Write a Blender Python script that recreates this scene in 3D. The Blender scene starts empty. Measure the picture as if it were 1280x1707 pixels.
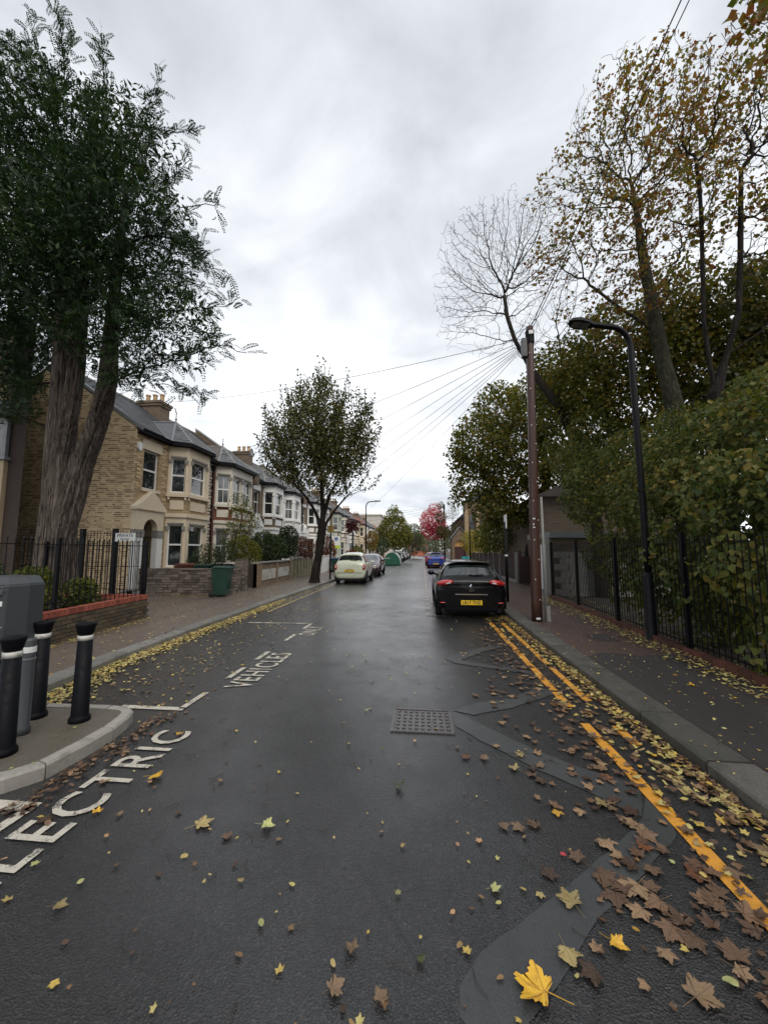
import bpy, bmesh, math, random
import numpy as np
from mathutils import Vector, Matrix
R = random.Random(7)
rng = np.random.default_rng(11)
SC = bpy.context.scene
COL = SC.collection
rad = math.radians

# ---------------------------------------------------------------- camera, sky, sun, exposure
cam_d = bpy.data.cameras.new('camera'); cam = bpy.data.objects.new('camera', cam_d); COL.objects.link(cam)
cam_d.sensor_fit = 'VERTICAL'; cam_d.sensor_height = 24.0; cam_d.lens = 24.0 * 640 / 1707
cam_d.clip_start = .05; cam_d.clip_end = 3000
cam.location = (0, 0, 1.7)
cam.rotation_euler = (rad(90 + 5.75), 0, rad(5.77))
SC.camera = cam
SC.view_settings.view_transform = 'Standard'
SC.view_settings.look = 'None'
SC.view_settings.exposure = 0.47
SC.view_settings.gamma = 1
SC.view_settings.use_curve_mapping = False
SC.cycles.max_bounces = 5; SC.cycles.transparent_max_bounces = 6
SC.cycles.diffuse_bounces = 3; SC.cycles.glossy_bounces = 3
SC.cycles.use_denoising = True

SUN_EL, SUN_AZ = 48, 150      # azimuth of the light's source, degrees from +Y clockwise
wld = bpy.data.worlds.new('World'); SC.world = wld; wld.use_nodes = True
wn = wld.node_tree; wn.nodes.clear()
def wnode(t, **k):
    n = wn.nodes.new(t)
    for a, b in k.items(): setattr(n, a, b)
    return n
wo = wnode('ShaderNodeOutputWorld')
sky = wnode('ShaderNodeTexSky', sky_type='NISHITA', sun_disc=False)
sky.sun_elevation = rad(SUN_EL); sky.sun_rotation = rad(SUN_AZ)
bgs = wnode('ShaderNodeBackground'); bgs.inputs[1].default_value = .1
wn.links.new(sky.outputs[0], bgs.inputs[0])
tc = wnode('ShaderNodeTexCoord'); sep = wnode('ShaderNodeSeparateXYZ')
wn.links.new(tc.outputs['Generated'], sep.inputs[0])
def wmath(op, a, b=None, clamp=False):
    n = wnode('ShaderNodeMath', operation=op, use_clamp=clamp)
    for i, v in enumerate((a, b)):
        if v is None: continue
        if isinstance(v, (int, float)): n.inputs[i].default_value = v
        else: wn.links.new(v, n.inputs[i])
    return n.outputs[0]
den = wmath('ADD', wmath('MAXIMUM', sep.outputs[2], 0.0), .22)
cmb = wnode('ShaderNodeCombineXYZ')
wn.links.new(wmath('DIVIDE', sep.outputs[0], den), cmb.inputs[0])
wn.links.new(wmath('DIVIDE', sep.outputs[1], den), cmb.inputs[1])
cmb.inputs[2].default_value = 3.3
def wnoise(scale, det, rough, dist=0):
    n = wnode('ShaderNodeTexNoise'); n.inputs['Scale'].default_value = scale; n.inputs['Detail'].default_value = det
    n.inputs['Roughness'].default_value = rough; n.inputs['Distortion'].default_value = dist
    wn.links.new(cmb.outputs[0], n.inputs['Vector']); return n.outputs[0]
n1 = wnoise(.9, 4, .5, .3); n2 = wnoise(2.6, 8, .55, .4)
cl = wmath('ADD', wmath('MULTIPLY', n1, .62), wmath('MULTIPLY', n2, .38))
# a veil of cloud is brighter low in the sky all the way round
low = wmath('SUBTRACT', 1.0, wmath('MULTIPLY', wmath('MAXIMUM', sep.outputs[2], 0.0), 1.7), True)
cl = wmath('ADD', cl, wmath('MULTIPLY', low, .12))
rmp = wnode('ShaderNodeValToRGB'); cr = rmp.color_ramp
cr.elements[0].position = .37; cr.elements[0].color = (.33, .35, .38, 1)
cr.elements[1].position = .68; cr.elements[1].color = (.86, .87, .885, 1)
e = cr.elements.new(.50); e.color = (.53, .555, .59, 1)
wn.links.new(cl, rmp.inputs[0])
bgc = wnode('ShaderNodeBackground'); bgc.inputs[1].default_value = 1.15
wn.links.new(rmp.outputs[0], bgc.inputs[0])
mxw = wnode('ShaderNodeMixShader'); mxw.inputs[0].default_value = .94
wn.links.new(bgs.outputs[0], mxw.inputs[1]); wn.links.new(bgc.outputs[0], mxw.inputs[2])
wn.links.new(mxw.outputs[0], wo.inputs[0])

sd = bpy.data.lights.new('overcast_sun', 'SUN'); sd.energy = 1.5; sd.angle = rad(45); sd.color = (1, .93, .82)
sun = bpy.data.objects.new('overcast_sun', sd); COL.objects.link(sun)
dv = Vector((math.sin(rad(SUN_AZ)) * math.cos(rad(SUN_EL)), math.cos(rad(SUN_AZ)) * math.cos(rad(SUN_EL)), math.sin(rad(SUN_EL))))
sun.rotation_euler = dv.to_track_quat('Z', 'Y').to_euler()

# ---------------------------------------------------------------- helpers
def tag(o, label=None, cat=None, group=None, kind=None):
    if label: o['label'] = label
    if cat: o['category'] = cat
    if group: o['group'] = group
    if kind: o['kind'] = kind
    return o
def empty(name, loc=(0, 0, 0), label=None, cat=None, group=None, rz=0):
    o = bpy.data.objects.new(name, None); COL.objects.link(o); o.empty_display_size = .2
    o.location = loc; o.rotation_euler = (0, 0, rz)
    return tag(o, label, cat, group)
def wloc(o):
    v = Vector((0, 0, 0))
    while o is not None: v += o.location; o = o.parent
    return v
KID = {}
def reg(o):
    if o.parent is not None: KID.setdefault(o.parent.name, []).append(o)
    return o
def copy_tree(o, parent=None):
    c = o.copy(); COL.objects.link(c)
    if parent is not None: c.parent = parent; reg(c)
    for ch in list(KID.get(o.name, [])): copy_tree(ch, c)
    return c
class MB:
    def __init__(s): s.v = []; s.f = []
    def add(s, vs, fs):
        n = len(s.v); s.v += [tuple(p) for p in vs]; s.f += [tuple(i + n for i in q) for q in fs]; return s
    def box(s, x0, x1, y0, y1, z0, z1, skip=''):
        v = [(x0,y0,z0),(x1,y0,z0),(x1,y1,z0),(x0,y1,z0),(x0,y0,z1),(x1,y0,z1),(x1,y1,z1),(x0,y1,z1)]
        F = {'b':(0,3,2,1),'t':(4,5,6,7),'f':(0,1,5,4),'r':(1,2,6,5),'k':(2,3,7,6),'l':(3,0,4,7)}
        return s.add(v, [q for k, q in F.items() if k not in skip])
    def obox(s, c, sz, rz=0, rx=0, ry=0):
        m = Matrix.Translation(c) @ Matrix.Rotation(rz,4,'Z') @ Matrix.Rotation(ry,4,'Y') @ Matrix.Rotation(rx,4,'X')
        a, b, d = sz[0]/2, sz[1]/2, sz[2]/2
        v = [m @ Vector(p) for p in ((-a,-b,-d),(a,-b,-d),(a,b,-d),(-a,b,-d),(-a,-b,d),(a,-b,d),(a,b,d),(-a,b,d))]
        return s.add(v, [(0,3,2,1),(4,5,6,7),(0,1,5,4),(1,2,6,5),(2,3,7,6),(3,0,4,7)])
    def quad(s, *p): return s.add(p, [tuple(range(len(p)))])
    def prism(s, pts, a, b, plane='xy'):
        n = len(pts)
        def T(p, w):
            return {'xy': (p[0], p[1], w), 'xz': (p[0], w, p[1]), 'yz': (w, p[0], p[1])}[plane]
        v = [T(p, a) for p in pts] + [T(p, b) for p in pts]
        return s.add(v, [tuple(range(n))[::-1], tuple(range(n, 2*n))] + [(i, (i+1) % n, n+(i+1) % n, n+i) for i in range(n)])
    def tube(s, pts, r, n=8, caps=True):
        pts = [Vector(p) for p in pts]
        if not hasattr(r, '__len__'): r = [r] * len(pts)
        rings = []; up = Vector((0.13, 0.21, .97))
        for i, p in enumerate(pts):
            d = (pts[min(i+1, len(pts)-1)] - pts[max(i-1, 0)]).normalized()
            a = d.cross(up)
            if a.length < .15: a = d.cross(Vector((1, .1, 0)))
            a.normalize(); b = d.cross(a)
            rings.append([p + (a*math.cos(t)+b*math.sin(t))*r[i] for t in [k*2*math.pi/n for k in range(n)]])
        vs = [q for g in rings for q in g]; fs = []
        for i in range(len(pts)-1):
            for k in range(n): fs.append((i*n+k, i*n+(k+1) % n, (i+1)*n+(k+1) % n, (i+1)*n+k))
        if caps: fs += [tuple(range(n))[::-1], tuple((len(pts)-1)*n+k for k in range(n))]
        return s.add(vs, fs)
    def lathe(s, prof, n=20, c=(0,0,0), axis='z'):
        vs = []
        for r_, h in prof:
            for k in range(n):
                t = k*2*math.pi/n; a, b = r_*math.cos(t), r_*math.sin(t)
                vs.append((c[0]+a, c[1]+b, c[2]+h) if axis == 'z' else (c[0]+h, c[1]+a, c[2]+b) if axis == 'x' else (c[0]+a, c[1]+h, c[2]+b))
        fs = []
        for i in range(len(prof)-1):
            for k in range(n):
                q = (i*n+k, i*n+(k+1) % n, (i+1)*n+(k+1) % n, (i+1)*n+k); fs.append(q)
        fs += [tuple(range(n))[::-1], tuple((len(prof)-1)*n+k for k in range(n))]
        return s.add(vs, fs)
    def build(s, name, mat, parent=None, smooth=False, bevel=0, label=None, kind=None, mods=None):
        off = wloc(parent) if parent is not None else Vector((0,0,0))
        me = bpy.data.meshes.new(name)
        me.from_pydata([(p[0]-off.x, p[1]-off.y, p[2]-off.z) for p in s.v], [], s.f)
        if smooth: me.polygons.foreach_set('use_smooth', [True]*len(me.polygons))
        if mat is not None: me.materials.append(mat)
        me.update()
        o = bpy.data.objects.new(name, me); COL.objects.link(o); o.parent = parent
        if bevel:
            b = o.modifiers.new('bevel', 'BEVEL'); b.width = bevel; b.segments = 2; b.limit_method = 'ANGLE'; b.angle_limit = rad(40)
        reg(o); return tag(o, label, None, None, kind)
def np_mesh(name, V, Fq, mat, parent=None, smooth=False, kind=None):
    """V (n,3) float array, Fq (m,k) int array of k-gons"""
    off = wloc(parent) if parent is not None else Vector((0,0,0))
    V = np.asarray(V, dtype=np.float32) - np.array([off.x, off.y, off.z], dtype=np.float32)
    me = bpy.data.meshes.new(name); n, k = len(V), Fq.shape[1]; m = len(Fq)
    me.vertices.add(n); me.vertices.foreach_set('co', V.ravel())
    me.loops.add(m*k); me.loops.foreach_set('vertex_index', Fq.astype(np.int32).ravel())
    me.polygons.add(m); me.polygons.foreach_set('loop_start', np.arange(0, m*k, k, dtype=np.int32))
    if smooth: me.polygons.foreach_set('use_smooth', np.ones(m, dtype=bool))
    me.materials.append(mat); me.update(calc_edges=True)
    o = bpy.data.objects.new(name, me); COL.objects.link(o); o.parent = parent
    reg(o); return tag(o, kind=kind)
def inst(src, name, loc, parent=None, rot=(0,0,0), sc=(1,1,1), mat=None):
    off = wloc(parent) if parent is not None else Vector((0,0,0))
    o = bpy.data.objects.new(name, src); COL.objects.link(o); o.parent = parent
    o.location = (loc[0]-off.x, loc[1]-off.y, loc[2]-off.z); o.rotation_euler = rot; o.scale = sc
    return reg(o)

# ---------------------------------------------------------------- materials
def nt(name):
    m = bpy.data.materials.new(name); m.use_nodes = True; t = m.node_tree; t.nodes.clear()
    o = t.nodes.new('ShaderNodeOutputMaterial'); p = t.nodes.new('ShaderNodeBsdfPrincipled')
    t.links.new(p.outputs[0], o.inputs[0]); return m, t, p, o
def N(t, ty, **k):
    n = t.nodes.new(ty)
    for a, b in k.items():
        if a.startswith('i_'): n.inputs[a[2:].replace('_', ' ')].default_value = b
        else: setattr(n, a, b)
    return n
def noise(t, vec, scale, det=4, rough=.55, dist=0):
    n = N(t, 'ShaderNodeTexNoise'); n.inputs['Scale'].default_value = scale; n.inputs['Detail'].default_value = det
    n.inputs['Roughness'].default_value = rough; n.inputs['Distortion'].default_value = dist
    t.links.new(vec, n.inputs['Vector']); return n.outputs[0]
def ramp(t, val, stops):
    n = N(t, 'ShaderNodeValToRGB'); c = n.color_ramp
    while len(c.elements) < len(stops): c.elements.new(.5)
    for e_, (p_, col) in zip(c.elements, stops):
        e_.position = p_; e_.color = (col[0], col[1], col[2], 1) if hasattr(col, '__len__') else (col, col, col, 1)
    t.links.new(val, n.inputs[0]); return n.outputs[0]
def mixc(t, fac, a, b, mode='MIX'):
    n = N(t, 'ShaderNodeMix', data_type='RGBA', blend_type=mode)
    for s_, v in ((n.inputs[0], fac), (n.inputs[6], a), (n.inputs[7], b)):
        if hasattr(v, 'is_linked'): t.links.new(v, s_)
        elif hasattr(v, '__len__'): s_.default_value = (v[0], v[1], v[2], 1)
        else: s_.default_value = v
    return n.outputs[2]
def mth(t, op, a, b=None, clamp=False):
    n = N(t, 'ShaderNodeMath', operation=op, use_clamp=clamp)
    for i, v in enumerate((a, b)):
        if v is None: continue
        if hasattr(v, 'is_linked'): t.links.new(v, n.inputs[i])
        else: n.inputs[i].default_value = v
    return n.outputs[0]
def bump(t, p, h, strength, dist, prev=None):
    b = N(t, 'ShaderNodeBump'); b.inputs['Strength'].default_value = strength; b.inputs['Distance'].default_value = dist
    t.links.new(h, b.inputs['Height'])
    if prev is not None: t.links.new(prev, b.inputs['Normal'])
    t.links.new(b.outputs[0], p.inputs['Normal']); return b.outputs[0]
def scl(c, k): return tuple(min(1, x*k) for x in c)
def coords(t, which='Object'): return N(t, 'ShaderNodeTexCoord').outputs[which]
def stretch(t, vec, sc_):
    m = N(t, 'ShaderNodeMapping'); m.inputs['Scale'].default_value = sc_; t.links.new(vec, m.inputs['Vector']); return m.outputs[0]
MATS = {}
def PM(name, c, rough=.7, var=.18, vs=5, bmp=.15, bs=60, metal=0, spec=.5, coat=0, isl=0, obj=0, grime=None, st=None, bd=.004):
    if name in MATS: return MATS[name]
    m, t, p, o = nt(name); v = coords(t)
    if st: v = stretch(t, v, st)
    col = mixc(t, noise(t, v, vs, 6, .6), scl(c, 1-var*1.6), scl(c, 1+var*1.3))
    if isl:
        g = N(t, 'ShaderNodeNewGeometry')
        col = mixc(t, 1.0, col, ramp(t, g.outputs['Random Per Island'], [(0, 1-isl), (1, 1+isl*.6)]), 'MULTIPLY')
    if obj:
        oi = N(t, 'ShaderNodeObjectInfo')
        col = mixc(t, 1.0, col, ramp(t, oi.outputs['Random'], [(0, 1-obj), (1, 1+obj*.5)]), 'MULTIPLY')
    if grime:   # (colour, scale, threshold)
        gcol, gs, th = grime
        col = mixc(t, ramp(t, noise(t, v, gs, 7, .65, .3), [(th, 0), (min(1, th+.2), .85)]), col, gcol)
    t.links.new(col, p.inputs['Base Color'])
    p.inputs['Metallic'].default_value = metal; p.inputs['Specular IOR Level'].default_value = spec
    p.inputs['Coat Weight'].default_value = coat; p.inputs['Coat Roughness'].default_value = .08
    rv = ramp(t, noise(t, v, vs*1.7, 4), [(.3, max(.02, rough*.8)), (.7, min(1, rough*1.2))])
    t.links.new(rv, p.inputs['Roughness'])
    if bmp: bump(t, p, noise(t, v, bs, 4, .6), bmp, bd)
    MATS[name] = m; return m
def LEAF(name, stops, rough=.45, trans=.3, clump=1.2, wi=.55, spec=.4):
    """leaf colour from a ramp: partly per leaf, partly by clump"""
    m, t, p, o = nt(name); g = N(t, 'ShaderNodeNewGeometry')
    f = mth(t, 'ADD', mth(t, 'MULTIPLY', g.outputs['Random Per Island'], wi), mth(t, 'MULTIPLY', noise(t, coords(t), clump, 3, .6), 1-wi))
    col = ramp(t, f, stops); t.links.new(col, p.inputs['Base Color'])
    p.inputs['Roughness'].default_value = rough; p.inputs['Specular IOR Level'].default_value = spec
    tr = N(t, 'ShaderNodeBsdfTranslucent'); t.links.new(mixc(t, 1.0, col, (1.0, 1.05, .6), 'MULTIPLY'), tr.inputs[0])
    mx = N(t, 'ShaderNodeMixShader'); mx.inputs[0].default_value = trans
    t.links.new(p.outputs[0], mx.inputs[1]); t.links.new(tr.outputs[0], mx.inputs[2]); t.links.new(mx.outputs[0], o.inputs[0])
    MATS[name] = m; return m

def asphalt(name, base, agg=.5, wet=.5, tint=None, grain=95, con=1.0):
    m, t, p, o = nt(name); v = coords(t)
    big = noise(t, v, .35, 5, .6, .4); mid = noise(t, v, 3, 5, .6)
    vo = N(t, 'ShaderNodeTexVoronoi'); vo.inputs['Scale'].default_value = grain; t.links.new(v, vo.inputs['Vector'])
    stone = ramp(t, vo.outputs['Color'], [(0, scl(base, .3)), (.45, scl(base, .9)), (.8, scl(base, 1+1.2*con)), (1, scl(base, 1+5*con))])
    col = mixc(t, ramp(t, mid, [(.3, .0), (.75, .45)]), stone, scl(base, .6))
    lng = noise(t, stretch(t, v, (1.6, .07, 1)), 1, 5, .6, .3)
    col = mixc(t, ramp(t, lng, [(.35, 0), (.7, .35)]), col, scl(base, 2.2))
    ck = N(t, 'ShaderNodeTexVoronoi', feature='DISTANCE_TO_EDGE'); ck.inputs['Scale'].default_value = .55; t.links.new(mixc(t, .12, v, N(t, 'ShaderNodeTexNoise', i_Scale=2.2).outputs[1]), ck.inputs['Vector'])
    cm = mth(t, 'MULTIPLY', ramp(t, ck.outputs['Distance'], [(.002, 1), (.007, 0)]), ramp(t, big, [(.5, 0), (.56, .9)]))
    col = mixc(t, cm, col, (.003, .003, .003))
    if tint: col = mixc(t, ramp(t, big, [(.4, 0), (.65, .6)]), col, tint)
    t.links.new(col, p.inputs['Base Color'])
    rg = ramp(t, mixc(t, .35, big, mid), [(.33, .58-.36*wet), (.55, .58-.22*wet), (.72, .62)])
    t.links.new(rg, p.inputs['Roughness']); p.inputs['Specular IOR Level'].default_value = .5
    # a film of rain water lying over the aggregate
    film = ramp(t, mixc(t, .4, big, mid), [(.38, min(1, 1.25*wet)), (.62, .6*wet)])
    t.links.new(film, p.inputs['Coat Weight']); p.inputs['Coat Roughness'].default_value = .27; p.inputs['Coat IOR'].default_value = 1.38
    h = mixc(t, .45, vo.outputs['Distance'], noise(t, v, grain*1.1, 3, .6))
    b1 = bump(t, p, h, agg, .010)
    b2 = bump(t, p, mid, .08, .02, b1); bc = N(t, 'ShaderNodeBump'); bc.inputs['Strength'].default_value = .12; bc.inputs['Distance'].default_value = .01; t.links.new(h, bc.inputs['Height']); t.links.new(bc.outputs[0], p.inputs['Coat Normal'])
    MATS[name] = m; return m
M_ROAD = asphalt('road_asphalt', (.0125, .0122, .0128), 1.0, .85, grain=105)
M_PATCH = asphalt('patch_asphalt', (.042, .045, .046), .16, .45, grain=260, con=.12)
M_PAVL = asphalt('pavement_asphalt_left', (.115, .092, .078), .5, .45, (.13, .098, .080), 150, .25)
M_PAVR = asphalt('pavement_asphalt_right', (.080, .050, .043), .5, .35, (.062, .044, .038), 150, .3)
M_PAVD = asphalt('pavement_asphalt_dark', (.034, .030, .030), .4, .3, None, 150, .35)
M_ISL = asphalt('island_concrete', (.115, .10, .078), .3, .2, (.07, .065, .045), 180, .25)
M_KERB = PM('granite_kerb', (.105, .10, .09), .5, .45, 60, .6, 120, obj=.3, grime=((.030, .034, .026), 3, .48))
M_KERBL = PM('granite_kerb_left', (.19, .185, .17), .5, .4, 60, .6, 120, obj=.25, grime=((.06, .06, .05), 3, .52))
M_KERBP = PM('pale_kerb', (.33, .31, .28), .6, .2, 25, .4, 120, obj=.15, grime=((.10, .095, .08), 4, .56))
M_SOIL = PM('soil', (.05, .04, .03), .9, .3, 4, .6, 30, bd=.02)
def paint(name, c, worn):
    m, t, p, o = nt(name); v = coords(t)
    k = ramp(t, mixc(t, .45, noise(t, v, 7, 6, .7), noise(t, v, 90, 4, .75)), [(worn, .1), (worn+.05, 1)])
    vo = N(t, 'ShaderNodeTexVoronoi'); vo.inputs['Scale'].default_value = 95; t.links.new(v, vo.inputs['Vector'])
    cc = mixc(t, noise(t, v, 14, 5, .6), scl(c, .72), scl(c, 1.12))
    t.links.new(mixc(t, k, (.03, .03, .03), cc), p.inputs['Base Color']); p.inputs['Roughness'].default_value = .5
    bump(t, p, vo.outputs['Distance'], .5, .005); MATS[name] = m; return m
M_WHITE_LINE = paint('white_line_paint', (.54, .50, .43), .43)
M_WHITE_FAINT = paint('faint_line_paint', (.50, .46, .38), .46)
M_YEL_LINE = paint('yellow_line_paint', (.66, .30, .035), .40)
M_YEL_FAINT = paint('faint_yellow_paint', (.45, .33, .13), .46)
M_BLACKM = PM('black_painted_metal', (.004, .004, .006), .5, .2, 12, .1, 90, spec=.2)
M_BLACKP = PM('black_plastic', (.003, .0035, .006), .55, .2, 14, .15, 120, spec=.15, grime=((.028, .026, .024), 5, .60))
M_WHITEP = PM('white_paint', (.72, .72, .70), .45, .06, 4, .05, 40, grime=((.40, .38, .34), 3, .63))
M_UPVC = PM('window_frame_white', (.78, .78, .77), .3, .03, 4, 0)
M_BAND = PM('reflective_band', (.52, .52, .49), .4, .15, 20, .1, 60, grime=((.16, .15, .13), 14, .52))
def glass(name, c, rough=.04):
    m, t, p, o = nt(name); v = coords(t)
    t.links.new(mixc(t, ramp(t, noise(t, v, 1.6, 3), [(.35, 0), (.65, 1)]), scl(c, .5), scl(c, 1.6)), p.inputs['Base Color'])
    p.inputs['Roughness'].default_value = rough; p.inputs['Specular IOR Level'].default_value = .9; p.inputs['Coat Weight'].default_value = .6
    p.inputs['Coat Roughness'].default_value = .02; MATS[name] = m; return m
M_GLASS = glass('dark_window_glass', (.020, .024, .026))
M_GLASSC = glass('net_curtained_glass', (.10, .11, .115), .08)
M_CARGLASS = glass('car_glass', (.018, .024, .024), .03)
# ---------------------------------------------------------------- the ground, road, pavements
def sheet(name, pts, z, mat, kind='structure', parent=None, sub=None):
    mb = MB(); mb.add([(x, y, z) for x, y in pts], [tuple(range(len(pts)))])
    return mb.build(name, mat, parent, kind=None if parent else kind)
def xl(y):      # the left kerb line, as it bends
    ys = [-8, 2.0, 4.3, 5.45, 7.2, 11, 21.7, 400]; xs = [-4.42, -4.40, -4.44, -4.64, -4.72, -4.83, -4.94, -5.0]
    return float(np.interp(y, ys, xs))
XR = 2.12; KW = .33; ZP = .11
g = MB(); g.box(-600, 600, -60, 1200, -.6, -.03); g.build('ground', M_SOIL, kind='structure')
rd = MB()
ysr = [-10, -4, 0, 2, 3, 4.3, 5.45, 7.2, 9, 11, 16, 21.7, 40, 80, 150]
for a, b in zip(ysr[:-1], ysr[1:]):
    rd.add([(xl(a)-.05, a, 0), (XR+.02, a, 0), (XR+.02, b, 0), (xl(b)-.05, b, 0)], [(0, 1, 2, 3)])
road = rd.build('road', M_ROAD, kind='structure')
cr_ = MB().box(-60, 60, 150, 158, -.02, .0); cr_.build('cross_road', M_ROAD, kind='structure')
pl_ = MB()
for a, b in zip(ysr[:-1], ysr[1:]):
    pl_.add([(-13, a, ZP), (xl(a)-.24, a, ZP), (xl(b)-.24, b, ZP), (-13, b, ZP)], [(0, 1, 2, 3)])
pavL = pl_.build('left_pavement', M_PAVL, kind='structure')
pavR = sheet('right_pavement', [(XR+KW, -10), (4.75, -10), (4.75, 150), (XR+KW, 150)], ZP, M_PAVR)
MB().box(4.75, 40, -10, 150, -.03, ZP-.01).build('right_verge', M_SOIL, kind='structure')
MB().box(-40, -13, -10, 150, -.03, ZP-.01).build('left_gardens_ground', M_SOIL, kind='structure')
pd = MB(); pd.add([(2.46, -10, ZP+.004), (4.16, -10, ZP+.004), (4.12, 6.55, ZP+.004), (3.35, 6.42, ZP+.004), (2.72, 6.5, ZP+.004), (2.46, 6.25, ZP+.004)], [(0,1,2,3,4,5)])
pd.build('resurfaced_strip', M_PAVD, pavR)
pd = MB(); pd.add([(3.05, 7.3, ZP+.004), (3.5, 7.35, ZP+.004), (3.45, 7.9, ZP+.004), (3.0, 7.85, ZP+.004)], [(0,1,2,3)])
pd.build('resurfaced_strip', M_PAVD, pavR)
# kerb stones, each its own piece
def kerb_run(parent, fx0, fx1, y0, y1, step, mat, name='kerb_stone', h=ZP):
    y = y0; i = 0
    while y < y1:
        L = step*R.uniform(.9, 1.1) if y < 40 else 6.0
        e_ = min(y+L, y1); gp = .006
        x0a, x0b, x1a, x1b = fx0(y), fx0(e_), fx1(y), fx1(e_); j = R.uniform(-.006, .006); z = h+R.uniform(-.004, .006); s_ = 1 if x1a < x0a else -1
        c_ = .018
        v = [(x0a+j, y+gp, -.05), (x0b+j, e_-gp, -.05), (x0a+j, y+gp, z-c_), (x0b+j, e_-gp, z-c_),
             (x0a+j-s_*c_*.7, y+gp, z), (x0b+j-s_*c_*.7, e_-gp, z), (x1a, y+gp, z), (x1b, e_-gp, z), (x1a, y+gp, -.05), (x1b, e_-gp, -.05)]
        f = [(0,1,3,2), (2,3,5,4), (4,5,7,6), (6,7,9,8), (0,2,4,6,8), (1,9,7,5,3)]
        if s_ < 0: f = [q[::-1] for q in f]
        MB().add(v, f).build(name, mat, parent)
        y = e_; i += 1
kr = empty('right_kerb', (XR, 0, 0)); tag(kr, kind='structure')
kerb_run(kr, lambda y: XR, lambda y: XR+KW, -1.2, 150, .95, M_KERB)
kl = empty('left_kerb', (-4.8, 0, 0)); tag(kl, kind='structure')
kerb_run(kl, lambda y: xl(y), lambda y: xl(y)-.26, 3.9, 150, .9, M_KERBL)
# the build-out that carries the charging point
isl_out = [(-4.75, 2.40), (-3.6, 2.38), (-3.15, 2.47), (-2.95, 2.60), (-2.82, 2.78), (-2.79, 3.1), (-2.79, 3.38), (-2.84, 3.62), (-2.90, 3.76), (-3.02, 3.84), (-3.2, 3.86), (-3.9, 3.84), (-4.75, 3.86)]
def inset(p, d):
    out = []
    for i in range(len(p)):
        a = Vector(p[max(i-1, 0)]); b = Vector(p[min(i+1, len(p)-1)]); t_ = (b-a).normalized(); n_ = Vector((-t_.y, t_.x)); q = Vector(p[i])+n_*d
        out.append((q.x, q.y))
    return out
isl_in = inset(isl_out, .10)
iso = empty('build_out', (-3.4, 3.1, 0)); tag(iso, kind='structure')
MB().prism([(-4.75, 2.53)]+isl_in[1:-1]+[(-4.75, 3.73)], -.02, ZP-.004).build('concrete_top', M_ISL, iso)
cuts = [(0, 2), (2, 4), (4, 6), (6, 7), (7, 10), (10, 11), (11, 12)]
for a, b in cuts:
    po = isl_out[a:b+1]; pi = isl_in[a:b+1]; mb = MB(); n = len(po)
    # trim a hairline joint at each end
    def lerp(p, q, t_): return (p[0]+(q[0]-p[0])*t_, p[1]+(q[1]-p[1])*t_)
    po = [lerp(po[0], po[1], .02)]+po[1:-1]+[lerp(po[-1], po[-2], .02)]; pi = [lerp(pi[0], pi[1], .02)]+pi[1:-1]+[lerp(pi[-1], pi[-2], .02)]
    ch = [lerp(po[i], pi[i], .14) for i in range(n)]; z1 = ZP+R.uniform(0, .005)
    v = [(x, y, -.04) for x, y in po]+[(x, y, z1-.02) for x, y in po]+[(x, y, z1) for x, y in ch]+[(x, y, z1) for x, y in pi]+[(x, y, -.04) for x, y in pi]
    f = [(k*n+i, k*n+i+1, (k+1)*n+i+1, (k+1)*n+i) for k in range(4) for i in range(n-1)]+[(0, n, 2*n, 3*n, 4*n), (n-1, 5*n-1, 4*n-1, 3*n-1, 2*n-1)]
    mb.add(v, f).build('kerb_stone', M_KERBP, iso)
# ---------------------------------------------------------------- painted markings and patches, parts of the road
zl = .008
def strip(name, pts, mat, z=zl): return MB().add([(x, y, z) for x, y in pts], [tuple(range(len(pts)))]).build(name, mat, road)
def line(name, x, y0, y1, w, mat, x1=None, z=zl):
    x1 = x if x1 is None else x1
    n = max(1, int((y1-y0)/.35)); mb = MB(); L = []; Rr = []
    for i in range(n+1):
        y = y0+(y1-y0)*i/n; xx = x+(x1-x)*i/n
        L.append((xx-w/2+R.uniform(-.006, .006), y, z)); Rr.append((xx+w/2+R.uniform(-.006, .006), y, z))
    mb.add(L+Rr, [(i, n+1+i, n+2+i, i+1) for i in range(n)]); return mb.build(name, mat, road)
patches = {
 's2': [(1.61,3.15),(1.5,2.64),(1.08,2.28),(.8,2.06),(.51,1.75),(.36,1.61),(.24,1.5),(.12,1.6),(.12,1.71),(.22,1.84),(.47,2.02),(.85,2.33),(1.16,2.58),(1.37,2.78)],
 's1': [(.29,4.33),(.41,4.2),(.85,3.69),(1.18,3.36),(1.56,3.14),(1.37,2.79),(1.2,2.97),(.89,3.27),(.49,3.71),(.29,3.98)],
 's3': [(.29,4.34),(.62,4.60),(.9,4.70),(1.5,5.2),(1.56,4.95),(.95,4.48),(.51,4.25)],
 's4': [(.32,6.35),(.9,7.0),(1.5,7.5),(1.5,7.28),(.98,6.8),(.56,6.25),(1.5,5.8),(1.5,5.64),(.45,6.1)]}
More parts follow.
